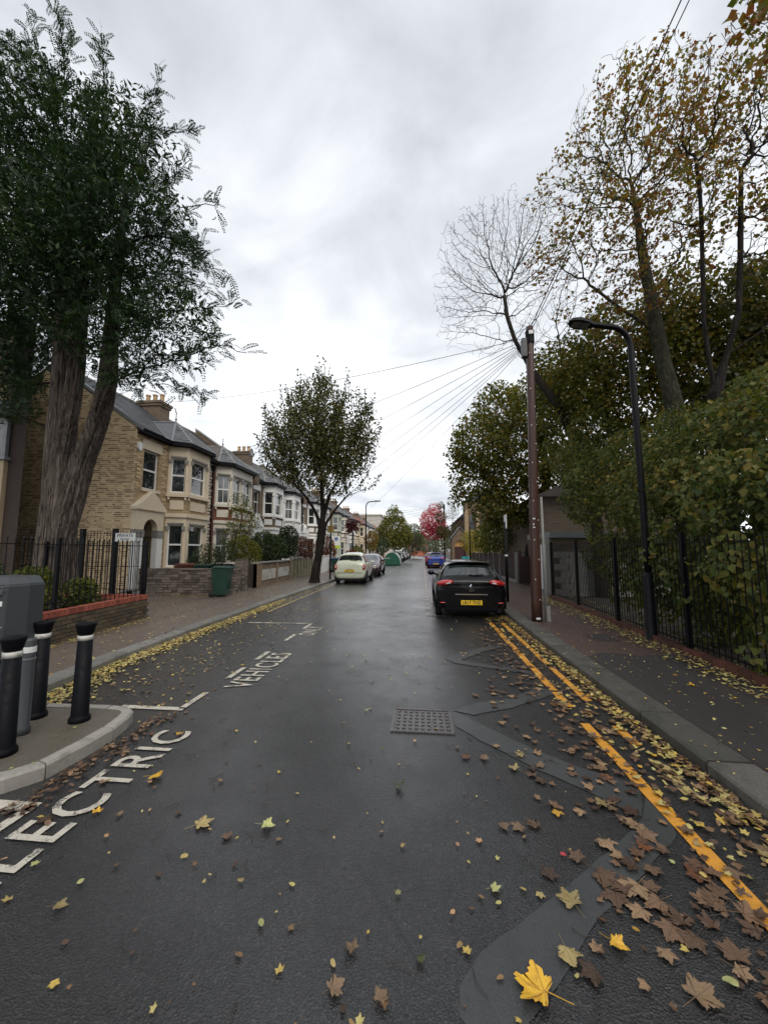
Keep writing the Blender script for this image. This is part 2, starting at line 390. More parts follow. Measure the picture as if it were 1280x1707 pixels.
for i, (k, p) in enumerate(patches.items()):
    q = []
    for a in range(len(p)):
        A, B = Vector(p[a]), Vector(p[(a+1) % len(p)]); n = max(1, int((B-A).length/.1))
        for s_ in range(n): P_ = A.lerp(B, s_/n); q.append((P_.x+R.uniform(-.007, .007), P_.y+R.uniform(-.007, .007)))
    bm = bmesh.new(); vs = [bm.verts.new((x, y, .003+.0012*i)) for x, y in q]; fc = bm.faces.new(vs)
    bmesh.ops.triangulate(bm, faces=[fc]); 
    for f_ in bm.faces:
        if f_.normal.z < 0: f_.normal_flip()
    me = bpy.data.meshes.new('trench_patch'); bm.to_mesh(me); bm.free(); me.materials.append(M_PATCH)
    o = bpy.data.objects.new('trench_patch', me); COL.objects.link(o); o.parent = road
for a, b in [(-1, 4.15), (4.55, 5.0), (5.05, 9.5)]: line('yellow_line', 1.565, a, b, .095, M_YEL_LINE)
for a, b in [(-1, 1.9), (3.05, 3.5), (3.75, 4.12), (4.75, 6.0), (6.15, 9.5)]: line('yellow_line', 1.84, a, b, .085, M_YEL_LINE if b > 4 else M_YEL_FAINT)
line('yellow_line', -4.30, 10.5, 19.5, .09, M_YEL_FAINT, -4.52)
for a, b in [(.4, 2.50), (4.57, 4.09), (5.1, 5.57), (5.98, 6.45), (7.25, 7.8), (8.35, 8.96)]:
    line('bay_line', -2.605, min(a, b), max(a, b), .075, M_WHITE_LINE)
strip('bay_line', [(-4.4, 2.44), (-2.57, 2.44), (-2.57, 2.53), (-4.4, 2.53)], M_WHITE_LINE)
strip('bay_line', [(-3.3, 4.04), (-2.57, 4.04), (-2.57, 4.12), (-3.3, 4.12)], M_WHITE_LINE)
strip('bay_line', [(-4.15, 8.9), (-2.57, 8.9), (-2.57, 9.0), (-4.15, 9.0)], M_WHITE_FAINT)
y = 10.3
while y < 60:
    line('bay_line', .12, y, y+.62 if y > 11 else y+.4, .08, M_WHITE_LINE); y += 1.0 if y < 34 else 1.0
strip('bay_line', [(.1, 10.28), (1.6, 10.28), (1.6, 10.36), (.1, 10.36)], M_WHITE_FAINT)
for k in range(26): line('bay_line', -2.62+.0*k, 22+1.4*k, 22.8+1.4*k, .07, M_WHITE_FAINT)
def word(txt, y0, y1, x0, x1, name, mat, off=.018):
    """a word painted so that it is read facing the left kerb; letters fill the given rectangle"""
    cu = bpy.data.curves.new('t', 'FONT'); cu.body = txt; cu.size = 1; cu.space_character = 1.12; cu.offset = .010
    cu.resolution_u = 3
    ob = bpy.data.objects.new('t', cu); COL.objects.link(ob)
    dg = bpy.context.evaluated_depsgraph_get(); me = bpy.data.meshes.new_from_object(ob.evaluated_get(dg))
    bpy.data.objects.remove(ob)
    co = np.empty(len(me.vertices)*3); me.vertices.foreach_get('co', co); co = co.reshape(-1, 3)
    u = (co[:, 0]-co[:, 0].min())/np.ptp(co[:, 0]); w = (co[:, 1]-co[:, 1].min())/np.ptp(co[:, 1])
    co[:, 0] = x1+(x0-x1)*w; co[:, 1] = y0+(y1-y0)*u; co[:, 2] = zl+.001
    me.vertices.foreach_set('co', co.ravel()); me.materials.clear(); me.materials.append(mat); me.name = name
    o = bpy.data.objects.new(name, me); COL.objects.link(o); o.parent = road; return o
word('ELECTRIC', 1.78, 3.60, -2.48, -2.155, 'painted_word', M_WHITE_LINE)
word('VEHICLES', 4.75, 6.38, -2.50, -2.16, 'painted_word', M_WHITE_LINE)
word('ONLY', 7.72, 8.62, -2.54, -2.2, 'painted_word', M_WHITE_LINE)
# manhole cover, a frame and a lid of raised studs
M_IRON = PM('worn_cast_iron', (.085, .077, .076), .33, .3, 9, .3, 90, metal=.3)
mh = empty('manhole_cover', (-.02, 4.06, 0), 'rectangular cast iron manhole cover with raised studs in the wet road', 'manhole cover')
MB().box(-.29, .24, 3.83, 4.29, -.03, .006).build('lid', M_IRON, mh)
fr = MB(); 
for a in ((-.325, -.295, 3.79, 4.33), (.245, .275, 3.79, 4.33), (-.295, .245, 3.79, 3.822), (-.295, .245, 4.298, 4.33)): fr.box(a[0], a[1], a[2], a[3], -.03, .009)
fr.build('frame', M_IRON, mh)
st_ = MB().obox((0, 0, 0), (.045, .016, .010)); sme = st_.build('stud_mesh', M_IRON, None)
sm = sme.data; bpy.data.objects.remove(sme)
k = 0
for r_ in range(6):
    for c_ in range(9):
        inst(sm, 'stud', (-.26+.06*c_, 3.87+.075*r_, .008), mh, (0, 0, rad(35 if (r_+c_) % 2 else -35)), (.75, 1, 1))
tg = MB()
for a in range(20): tg.box(-.31+.03*a, -.295+.03*a, 4.30, 4.325, .009, .014); tg.box(-.31+.03*a, -.295+.03*a, 3.795, 3.82, .009, .014)
tg.build('rim_teeth', M_IRON, mh, kind='stuff')
# ---------------------------------------------------------------- trees
def ellipsoid_pts(blobs, n, shell=.0):
    """points spread through a union of ellipsoids (x, y, z, r[, ry, rz])"""
    vol = np.array([b[3]*(b[4] if len(b) > 4 else b[3])*(b[5] if len(b) > 5 else b[3]) for b in blobs]); cnt = np.maximum(4, (n*vol/vol.sum()).astype(int))
    out = []
    for b, c in zip(blobs, cnt):
        d = rng.normal(size=(c, 3)); d /= np.linalg.norm(d, axis=1)[:, None]; u = rng.random(c)**(1/3 if not shell else 1/(3+shell*4))
        rr = np.array([b[3], b[4] if len(b) > 4 else b[3], b[5] if len(b) > 5 else b[3]])
        out.append(np.array(b[:3])+d*u[:, None]*rr)
    return np.concatenate(out)
def colonize(start, par, att, step=.3, di=2.0, dk=.5, iters=140, wob=.15, trop=(0, 0, .05), cap=9000):
    """space colonisation: branches grow from the start nodes towards the attraction points"""
    P = [np.array(p, float) for p in start]; par = list(par); A = np.array(att, float); alive = np.ones(len(A), bool)
    bd = np.full(len(A), 1e9); bi = np.zeros(len(A), int)
    def upd(i0):
        nonlocal bd, bi
        new = np.array(P[i0:]); 
        for s in range(0, len(new), 400):
            blk = new[s:s+400]; d = np.linalg.norm(A[None]-blk[:, None], axis=2); j = d.argmin(0); m = d[j, np.arange(len(A))]
            w = m < bd; bd[w] = m[w]; bi[w] = j[w]+i0+s
    upd(0); trop = np.array(trop); kids = {}
    for it in range(iters):
        alive &= bd > dk
        act = alive & (bd < di)
        if not act.any():
            if alive.any() and it < 60: di *= 1.25; continue
            break
        idx = bi[act]; uq, inv = np.unique(idx, return_inverse=True)
        D = A[act]-np.array([P[i] for i in idx]); D /= np.linalg.norm(D, axis=1)[:, None]+1e-9
        S = np.zeros((len(uq), 3)); np.add.at(S, inv, D); S /= np.linalg.norm(S, axis=1)[:, None]+1e-9
        S += rng.normal(size=S.shape)*wob+trop; S /= np.linalg.norm(S, axis=1)[:, None]
        i0 = len(P)
        for q, i in enumerate(uq):
            if kids.get(i, 0) >= 3: continue
            kids[i] = kids.get(i, 0)+1
            P.append(P[i]+S[q]*step); par.append(int(i))
        if len(P) == i0 or len(P) > cap: break
        upd(i0)
    return np.array(P), np.array(par)
def radii(P, par, tip=.006, ex=2.3, fixed=None):
    n = len(P); acc = np.zeros(n)
    for i in range(n-1, -1, -1):
        if acc[i] == 0: acc[i] = tip**ex
        if par[i] >= 0: acc[par[i]] += acc[i]
    r = acc**(1/ex)
    if fixed is not None:
        for i, v in fixed.items(): r[i] = v
    return r
def branch_mesh(name, P, par, r, mat, parent, rmin=0, n=6, smooth=True, kind=None, sel=None):
    dirs = np.zeros_like(P); ok = par >= 0
    dirs[ok] = P[ok]-P[par[ok]]; dirs[~ok] = (0, 0, 1)
    L = np.linalg.norm(dirs, axis=1)[:, None]; dirs = dirs/np.maximum(L, 1e-6)
    # the main child gives the node its through direction
    main = {}; 
    for i in np.argsort(r):
        if par[i] >= 0: main[int(par[i])] = int(i)
    nd = dirs.copy()
    for a, b in main.items():
        v = dirs[a]+dirs[b]; l = np.linalg.norm(v)
        if l > .2: nd[a] = v/l
    idx = np.where(ok & (r >= rmin) & (True if sel is None else sel))[0]
    def ring(c, d, rr):
        a = np.cross(d, np.array([.31, .17, .93])); a /= np.linalg.norm(a, axis=1)[:, None]+1e-9; b = np.cross(d, a)
        t = np.arange(n)*2*np.pi/n
        return c[:, None]+(a[:, None]*np.cos(t)[None, :, None]+b[:, None]*np.sin(t)[None, :, None])*rr[:, None, None]
    p = par[idx]; ismain = np.array([main.get(int(a)) == int(b) for a, b in zip(p, idx)])
    d0 = np.where(ismain[:, None], nd[p], dirs[idx]); r0 = np.where(ismain, r[p], np.minimum(r[p], r[idx]*1.15))
    A = ring(P[p], d0, r0); B = ring(P[idx], nd[idx], r[idx])
    V = np.concatenate([A, B], 1).reshape(-1, 3); m = len(idx); base = (np.arange(m)*2*n)[:, None, None]
    k = np.arange(n); q = np.stack([k, (k+1) % n, n+(k+1) % n, n+k], 1)[None]
    return np_mesh(name, V, (base+q).reshape(-1, 4), mat, parent, smooth, kind)
def leaf_quads(C, D, size, asp=.62, droop=.3, nv=4, fold=.22):
    """C centres, D outward dirs (n,3); each leaf a folded diamond of two triangles' pairs -> quads"""
    n = len(C); D = D/(np.linalg.norm(D, axis=1)[:, None]+1e-9)
    D = D+rng.normal(size=(n, 3))*.55+np.array([0, 0, -droop]); D /= np.linalg.norm(D, axis=1)[:, None]
    W = np.cross(D, rng.normal(size=(n, 3))+np.array([0, 0, 1.2])); W /= np.linalg.norm(W, axis=1)[:, None]+1e-9
    U = np.cross(W, D); s = (size*rng.uniform(.6, 1.25, n))[:, None]
    mid = C+D*s*.45-U*s*fold*.3
    V = np.stack([C, mid+W*s*asp*.5+U*s*fold, C+D*s, mid-W*s*asp*.5+U*s*fold], 1).reshape(-1, 3)
    F = (np.arange(n)*4)[:, None]+np.array([[0, 1, 2, 3]])
    return V, F
def frond_quads(C, D, length, pairs=11, lw=.021, ll=.085):
    """pinnate sprays: a stalk carrying two rows of narrow leaflets"""
    n = len(C); D = D/(np.linalg.norm(D, axis=1)[:, None]+1e-9); D = D+rng.normal(size=(n, 3))*.35+np.array([0, 0, .12]); D /= np.linalg.norm(D, axis=1)[:, None]
    W = np.cross(D, np.array([0, 0, 1.])+rng.normal(size=(n, 3))*.5); W /= np.linalg.norm(W, axis=1)[:, None]+1e-9; U = np.cross(W, D)
    L = length*rng.uniform(.6, 1.2, n); Vs = []
    for k in range(pairs):
        t = (k+.5)/pairs; taper = math.sin(math.pi*(.12+.8*t))**.6
        base = C+D*(L*t)[:, None]-np.array([0, 0, 1.])*(L*t*t*.22)[:, None]
        for sgn in (-1, 1):
            d = W*sgn*.86+D*.5+U*.1+rng.normal(size=(n, 3))*.10; d /= np.linalg.norm(d, axis=1)[:, None]
            w = np.cross(d, U); w /= np.linalg.norm(w, axis=1)[:, None]+1e-9
            l_ = ll*taper*rng.uniform(.8, 1.15, n)[:, None]
            Vs.append(np.stack([base, base+d*l_*.5+w*lw*.5, base+d*l_, base+d*l_*.5-w*lw*.5], 1))
    V = np.concatenate(Vs, 0).reshape(-1, 3); F = (np.arange(len(V)//4)*4)[:, None]+np.array([[0, 1, 2, 3]])
    return V, F
def twig_sites(P, par, r, thr, per, spread=.12):
    idx = np.where((par >= 0) & (r < thr))[0]; idx = np.repeat(idx, per)
    t = rng.random(len(idx))[:, None]; C = P[idx]*t+P[par[idx]]*(1-t); D = P[idx]-P[par[idx]]
    D = D/(np.linalg.norm(D, axis=1)[:, None]+1e-9)+rng.normal(size=(len(idx), 3))*.8
    return C+rng.normal(size=(len(idx), 3))*spread, D
def BARKM(name, dark, mid, light, sc_=20, zs=.12, bd=.03, lo=.42, hi=.66):
    m, t, p, o = nt(name); v = stretch(t, coords(t), (1, 1, zs)); n = noise(t, v, sc_, 9, .72, .9)
    col = ramp(t, n, [(lo, dark), ((lo+hi)/2, mid), (hi, light)]); col = mixc(t, ramp(t, noise(t, coords(t), 1.4, 5, .6), [(.35, 0), (.75, .6)]), col, scl(mid, .55))
    t.links.new(col, p.inputs['Base Color']); p.inputs['Roughness'].default_value = .9; p.inputs['Specular IOR Level'].default_value = .15
    bump(t, p, n, 1, bd); MATS[name] = m; return m
BARK = BARKM('bark_grey_brown', (.03, .025, .02), (.065, .055, .045), (.11, .095, .08))
BARKD = BARKM('bark_dark', (.010, .009, .008), (.024, .020, .018), (.05, .042, .036))
BARKG = BARKM('bark_green_grey', (.025, .026, .016), (.060, .058, .038), (.11, .105, .08), 12, .4)
BARKT = PM('twig_bark', (.06, .050, .043), .8, .2, 6, .2, 30, spec=.2)
L_YEW = LEAF('evergreen_frond', [(.25, (.008, .020, .010)), (.45, (.017, .040, .017)), (.6, (.032, .064, .022)), (.8, (.065, .10, .03))], .55, .3, .8, .35, .25)
L_STREET = LEAF('street_tree_leaf', [(.2, (.045, .052, .022)), (.5, (.105, .11, .042)), (.7, (.16, .15, .055)), (.9, (.26, .19, .06))], .45, .4, 1.3, .6)
L_AUT = LEAF('autumn_plane_leaf', [(.22, (.075, .095, .016)), (.40, (.22, .19, .03)), (.55, (.27, .15, .03)), (.72, (.21, .065, .028)), (.92, (.38, .27, .04))], .5, .45, .7, .45)
L_MAPLE = LEAF('green_yellow_maple_leaf', [(.2, (.045, .062, .016)), (.45, (.12, .135, .026)), (.65, (.22, .19, .035)), (.85, (.27, .12, .03))], .45, .42, .8, .5)
L_DARK = LEAF('dark_green_leaf', [(.2, (.035, .048, .016)), (.5, (.085, .09, .024)), (.75, (.17, .135, .03)), (.92, (.19, .085, .03))], .45, .35, .8, .5)
L_HEDGE = LEAF('hedge_leaf', [(.22, (.026, .044, .011)), (.40, (.055, .080, .017)), (.55, (.105, .120, .022)), (.68, (.16, .135, .028)), (.85, (.25, .17, .035))], .48, .38, .55, .42, .25)
L_BUSH = LEAF('bush_leaf', [(.25, (.022, .042, .018)), (.6, (.050, .078, .028)), (.9, (.14, .17, .05))], .4, .3, 2, .6)
L_LIME = LEAF('yellow_green_bush_leaf', [(.25, (.06, .075, .012)), (.6, (.16, .16, .02)), (.9, (.27, .22, .03))], .5, .35, 2, .6)
L_RED = LEAF('red_brown_leaf', [(.25, (.07, .024, .02)), (.6, (.19, .06, .036)), (.9, (.28, .14, .07))], .5, .35, 2, .6)
L_PINK = LEAF('pink_red_leaf', [(.2, (.35, .02, .06)), (.5, (.70, .07, .14)), (.8, (.85, .28, .34)), (1, (.5, .2, .1))], .5, .4, 1, .7)
L_FARG = LEAF('far_green_leaf', [(.25, (.07, .085, .022)), (.5, (.17, .18, .04)), (.75, (.30, .25, .055)), (1, (.2, .12, .04))], .5, .4, .5, .6)
L_FARD = LEAF('far_dull_leaf', [(.25, (.08, .095, .055)), (.6, (.15, .155, .09)), (.9, (.22, .20, .11))], .5, .4, .3, .5)
L_YELL = LEAF('yellow_shrub_leaf', [(.3, (.10, .12, .02)), (.7, (.45, .32, .03)), (.9, (.5, .4, .05))], .5, .3, 1, .6)

def bush(name, label, cat, blobs, leafmat, n, size, base, stem=BARKD, group=None, nb=350, step=.12, per=None, asp=.6, shell=.5):
    root = empty(name, base, label, cat, group)
    A = ellipsoid_pts(blobs, nb); sx, sy, sz = base
    st = [(sx, sy, sz), (sx, sy, sz+.15)]
    rr = float(np.mean([b[3] for b in blobs]))
    P, par = colonize(st, [-1, 0], A, step=max(step, rr*.16), di=rr*1.6, dk=max(step, rr*.16)*1.3, iters=70, cap=2500)
    r = radii(P, par, .004*max(1, rr), 2.2); branch_mesh('stems', P, par, r, stem, root, n=4)
    C = ellipsoid_pts(blobs, n, shell); cen = np.array([np.mean([b[i] for b in blobs]) for i in range(3)])
    V, F = leaf_quads(C, C-cen, size, asp); np_mesh('foliage', V, F, leafmat, root)
    return root
def tree(name, label, start, par, fixed, blobs, natt, leafmat, leafsize, per, thr, bark, step=.3, di=2.2, dk=.45, tip=.006, ex=2.3, wob=.16, extra=0, group=None, trop=(0,0,.05), asp=.75, twigs=None, nsmall=5, cap=9000, spread=.12, shell=.3, clumpy=None):
    root = empty(name, start[0], label, 'tree', group)
    A = ellipsoid_pts(blobs, natt, shell)
    P, pr = colonize(start, par, A, step, di, dk, wob=wob, trop=trop, cap=cap)
    r = radii(P, pr, tip, ex)
    if fixed:
        for i, v in fixed.items():
            if v >= .12: r[i] = v
    # nothing thicker than its parent
    for i in range(len(P)):
        if pr[i] >= 0: r[i] = min(r[i], r[pr[i]])
    branch_mesh('trunk', P, pr, r, bark, root, rmin=thr*1.2, n=10)
    sm = r.copy(); small = (r < thr*1.2)
    o = branch_mesh('twigs', P, pr, np.minimum(r, thr*1.5), twigs or bark, root, n=4, sel=small, kind='stuff')
    if leafmat is not None and per:
        C, D = twig_sites(P, pr, r, thr, per, spread)
        if clumpy:   # leaves hang on in clumps, other twigs are already bare
            f = np.sin(C[:, 0]*2.1+1.3)+np.sin(C[:, 1]*2.6+C[:, 2]*1.1)+np.sin(C[:, 2]*2.3-C[:, 0]*1.2+.7)+rng.normal(size=len(C))*.55; k_ = f > clumpy; C, D = C[k_], D[k_]
        if extra: 
            C2 = ellipsoid_pts(blobs, extra, .2); C = np.concatenate([C, C2]); D = np.concatenate([D, rng.normal(size=C2.shape)])
        V, F = leaf_quads(C, D, leafsize, asp); np_mesh('foliage', V, F, leafmat, root)
    return root, P, pr, r
# ---------------------------------------------------------------- houses
def BRICK(name, c1, c2, mortar, plane, bw=.225, bh=.075, var=.25, grime=None):
    m, t, p, o = nt(name); v = coords(t); s = N(t, 'ShaderNodeSeparateXYZ'); t.links.new(v, s.inputs[0])
    c = N(t, 'ShaderNodeCombineXYZ'); t.links.new(s.outputs[1 if plane == 'yz' else 0], c.inputs[0]); t.links.new(s.outputs[2], c.inputs[1])
    b = N(t, 'ShaderNodeTexBrick'); t.links.new(c.outputs[0], b.inputs['Vector']); b.inputs['Scale'].default_value = 1
    b.inputs['Brick Width'].default_value = bw; b.inputs['Row Height'].default_value = bh; b.inputs['Mortar Size'].default_value = .008
    b.inputs['Color1'].default_value = (*c1, 1); b.inputs['Color2'].default_value = (*c2, 1); b.inputs['Mortar'].default_value = (*mortar, 1); b.inputs['Bias'].default_value = -.1
    col = mixc(t, noise(t, v, 1.3, 6, .65), scl((1, 1, 1), 1-var), (1, 1, 1)); col = mixc(t, 1, b.outputs['Color'], col, 'MULTIPLY')
    if grime: col = mixc(t, ramp(t, noise(t, v, .8, 6, .6), [(.5, 0), (.7, .7)]), col, grime)
    t.links.new(col, p.inputs['Base Color']); p.inputs['Roughness'].default_value = .85
    bump(t, p, mth(t, 'SUBTRACT', 1, b.outputs['Fac']), .5, .008); MATS[name] = m; return m
B_YEL = BRICK('yellow_stock_brickwork', (.54, .40, .22), (.34, .23, .12), (.30, .26, .20), 'yz')
B_BRN = BRICK('brown_stock_brickwork', (.24, .16, .095), (.15, .10, .065), (.17, .15, .12), 'yz')
B_BRNX = BRICK('brown_brickwork_end', (.20, .14, .09), (.13, .09, .06), (.15, .13, .11), 'xz')
B_DRK = BRICK('dark_brown_brickwork', (.060, .036, .028), (.038, .026, .022), (.05, .045, .04), 'xz')
B_RED = BRICK('red_brickwork', (.26, .085, .05), (.17, .06, .04), (.15, .12, .10), 'yz')
def ISLBRICK(name, stops, rough=.85, obj=False, gr=(.05, .035, .025)):
    m, t, p, o = nt(name); v = coords(t); g_ = N(t, 'ShaderNodeNewGeometry'); oi = N(t, 'ShaderNodeObjectInfo')
    f = oi.outputs['Random'] if obj else g_.outputs['Random Per Island']
    col = ramp(t, f, stops); col = mixc(t, ramp(t, noise(t, v, 14, 5, .65), [(.4, 0), (.8, .7)]), col, gr)
    t.links.new(col, p.inputs['Base Color']); p.inputs['Roughness'].default_value = rough
    bump(t, p, noise(t, v, 70, 4), .35, .006); MATS[name] = m; return m
YST = [(0, (.22, .14, .08)), (.25, (.32, .21, .12)), (.45, (.52, .38, .21)), (.7, (.66, .50, .29)), (1, (.76, .61, .38))]
I_YEL = ISLBRICK('yellow_stock_brick', YST, gr=(.22, .15, .085)); I_YELO = ISLBRICK('yellow_stock_brick_single', YST, obj=True, gr=(.22, .15, .085))
I_REDE = ISLBRICK('dull_red_edging_brick', [(0, (.06, .022, .016)), (.5, (.11, .035, .024)), (1, (.16, .05, .035))], .6, obj=True)
I_GRN = ISLBRICK('mossy_brown_brick', [(0, (.045, .034, .024)), (.5, (.085, .062, .040)), (1, (.13, .09, .055))], obj=True, gr=(.03, .035, .02))
I_REDC = ISLBRICK('red_coping_brick', [(0, (.20, .045, .03)), (.5, (.32, .075, .045)), (1, (.38, .11, .065))], .6, obj=True)
I_STONE = ISLBRICK('grey_brown_walling_stone', [(0, (.07, .055, .045)), (.5, (.15, .12, .10)), (1, (.22, .185, .15))], obj=True)
I_SLATE = ISLBRICK('grey_slate', [(0, (.065, .068, .075)), (.5, (.10, .105, .115)), (1, (.15, .155, .16))], .45, gr=(.06, .065, .055))
I_TILE = ISLBRICK('brown_roof_tile', [(0, (.045, .038, .037)), (.6, (.08, .066, .062)), (1, (.12, .095, .085))], .6, gr=(.04, .04, .03))
M_MORT = PM('lime_mortar', (.70, .58, .40), .9, .2, 5, .3, 60)
M_DMORT = PM('dark_mortar', (.055, .05, .042), .9, .2, 5, .3, 60)
M_CREAM = PM('cream_painted_stucco', (.66, .56, .42), .6, .08, 2, .15, 40, grime=((.42, .35, .26), 1.7, .6))
M_OFFW = PM('off_white_stucco', (.66, .62, .54), .6, .08, 2, .15, 40, grime=((.45, .41, .34), 1.7, .6))
M_WST = PM('white_stucco', (.74, .74, .72), .55, .05, 2, .15, 40, grime=((.5, .49, .46), 1.5, .62))
M_GRNW = PM('pale_green_stucco', (.42, .45, .38), .6, .08, 2, .15, 40)
M_GREY = PM('weathered_grey_stone', (.24, .235, .22), .7, .2, 4, .3, 40)
M_SLAB = PM('slate_roof', (.10, .105, .115), .5, .3, 3, .4, 9, st=(.6, 3, 1), bd=.02)
M_TILEF = PM('brown_tile_roof', (.085, .07, .065), .6, .3, 3, .4, 9, st=(.6, 3, 1), bd=.02)
M_REDROOF = PM('red_tile_roof', (.20, .075, .055), .7, .3, 3, .4, 9, st=(.6, 3, 1), bd=.02)
M_LEAD = PM('lead_flashing', (.20, .21, .22), .45, .2, 5, .2, 20)
M_POT = PM('clay_chimney_pot', (.42, .29, .16), .8, .2, 9, .2, 30)
M_DOOR = PM('dark_door_paint', (.02, .022, .024), .4, .1, 4)
def fbox(mb, A, d, n, s0, s1, z0, z1, o0, o1):
    def Q(s_, o_, z): return (A[0]+d[0]*s_+n[0]*o_, A[1]+d[1]*s_+n[1]*o_, z)
    v = [Q(s0,o0,z0),Q(s1,o0,z0),Q(s1,o1,z0),Q(s0,o1,z0),Q(s0,o0,z1),Q(s1,o0,z1),Q(s1,o1,z1),Q(s0,o1,z1)]
    f = [(0,3,2,1),(4,5,6,7),(0,1,5,4),(1,2,6,5),(2,3,7,6),(3,0,4,7)]
    f = [q[::-1] for q in f]    # d x n is left-handed
    mb.add(v, f)
def face_of(A, B):
    d = Vector((B[0]-A[0], B[1]-A[1])); L = d.length; d /= L; return d, Vector((d.y, -d.x)), L
def pierced(mb, A, d, n, s0, s1, z0, z1, ops, o0, o1):
    xs = sorted({s0, s1, *[q for o in ops for q in o[:2]]})
    for a, b in zip(xs[:-1], xs[1:]):
        m_ = (a+b)/2; zz = z0
        for o in sorted([o for o in ops if o[0] < m_ < o[1]], key=lambda q: q[2]):
            if o[2] > zz: fbox(mb, A, d, n, a, b, zz, o[2], o0, o1)
            zz = o[3]
        if zz < z1: fbox(mb, A, d, n, a, b, zz, z1, o0, o1)
def window(A, d, n, s0, s1, z0, z1, parent, o=-.10, fmat=None, gmat=None, fw=.055, mid=.5, nbars=0):
    mb = MB(); zm = z0+(z1-z0)*mid; fmat = fmat or M_UPVC; gmat = gmat or M_GLASS
    fbox(mb, A, d, n, s0, s0+fw, z0, z1, o-.05, o); fbox(mb, A, d, n, s1-fw, s1, z0, z1, o-.05, o)
    fbox(mb, A, d, n, s0+fw, s1-fw, z0, z0+fw, o-.05, o); fbox(mb, A, d, n, s0+fw, s1-fw, z1-fw, z1, o-.05, o)
    fbox(mb, A, d, n, s0+fw, s1-fw, zm-.035, zm+.035, o-.05, o+.004)
    for k in range(nbars): 
        s_ = s0+(s1-s0)*(k+1)/(nbars+1); fbox(mb, A, d, n, s_-.012, s_+.012, z0+fw, z1-fw, o-.04, o-.005)
    w = mb.build('window', fmat, parent)
    for a, b in ((z0+fw, zm-.035), (zm+.035, z1-fw)):
        q = MB(); fbox(q, A, d, n, s0+fw, s1-fw, a, b, o-.045, o-.028 if b > zm else o-.034); q.build('pane', gmat, w)
    return w
XF = -10.5
def courses(mb, y0, y1, zone, sk, xe=-10.22, ze=6.22, xr=-14.2, zr=9.0):
    """rows of separate slates up a street-facing slope"""
    L = math.hypot(xr-xe, zr-ze); ux, uz = (xr-xe)/L, (zr-ze)/L; nx, nz = uz, -ux
    k = 0; s_ = 0
    while s_ < L-.05:
        y = y0-(.14 if k % 2 else 0)
        while y < y1:
            a, b = max(y+.004, y0), min(y+.276, y1)
            if b-a > .03 and not sk(xe+ux*s_, (a+b)/2):
                j = R.uniform(0, .006); e_ = min(s_+.26, L)
                lo = (xe+ux*s_+nx*(.028+j), ze+uz*s_+nz*(.028+j)); hi = (xe+ux*e_+nx*(.006+j), ze+uz*e_+nz*(.006+j)); bt_ = (xe+ux*s_, ze+uz*s_)
                mb.add([(lo[0], a, lo[1]), (lo[0], b, lo[1]), (hi[0], b, hi[1]), (hi[0], a, hi[1]), (bt_[0], a, bt_[1]), (bt_[0], b, bt_[1])], [(0, 1, 2, 3), (4, 5, 1, 0)])
            y += .28
        s_ += .2; k += 1
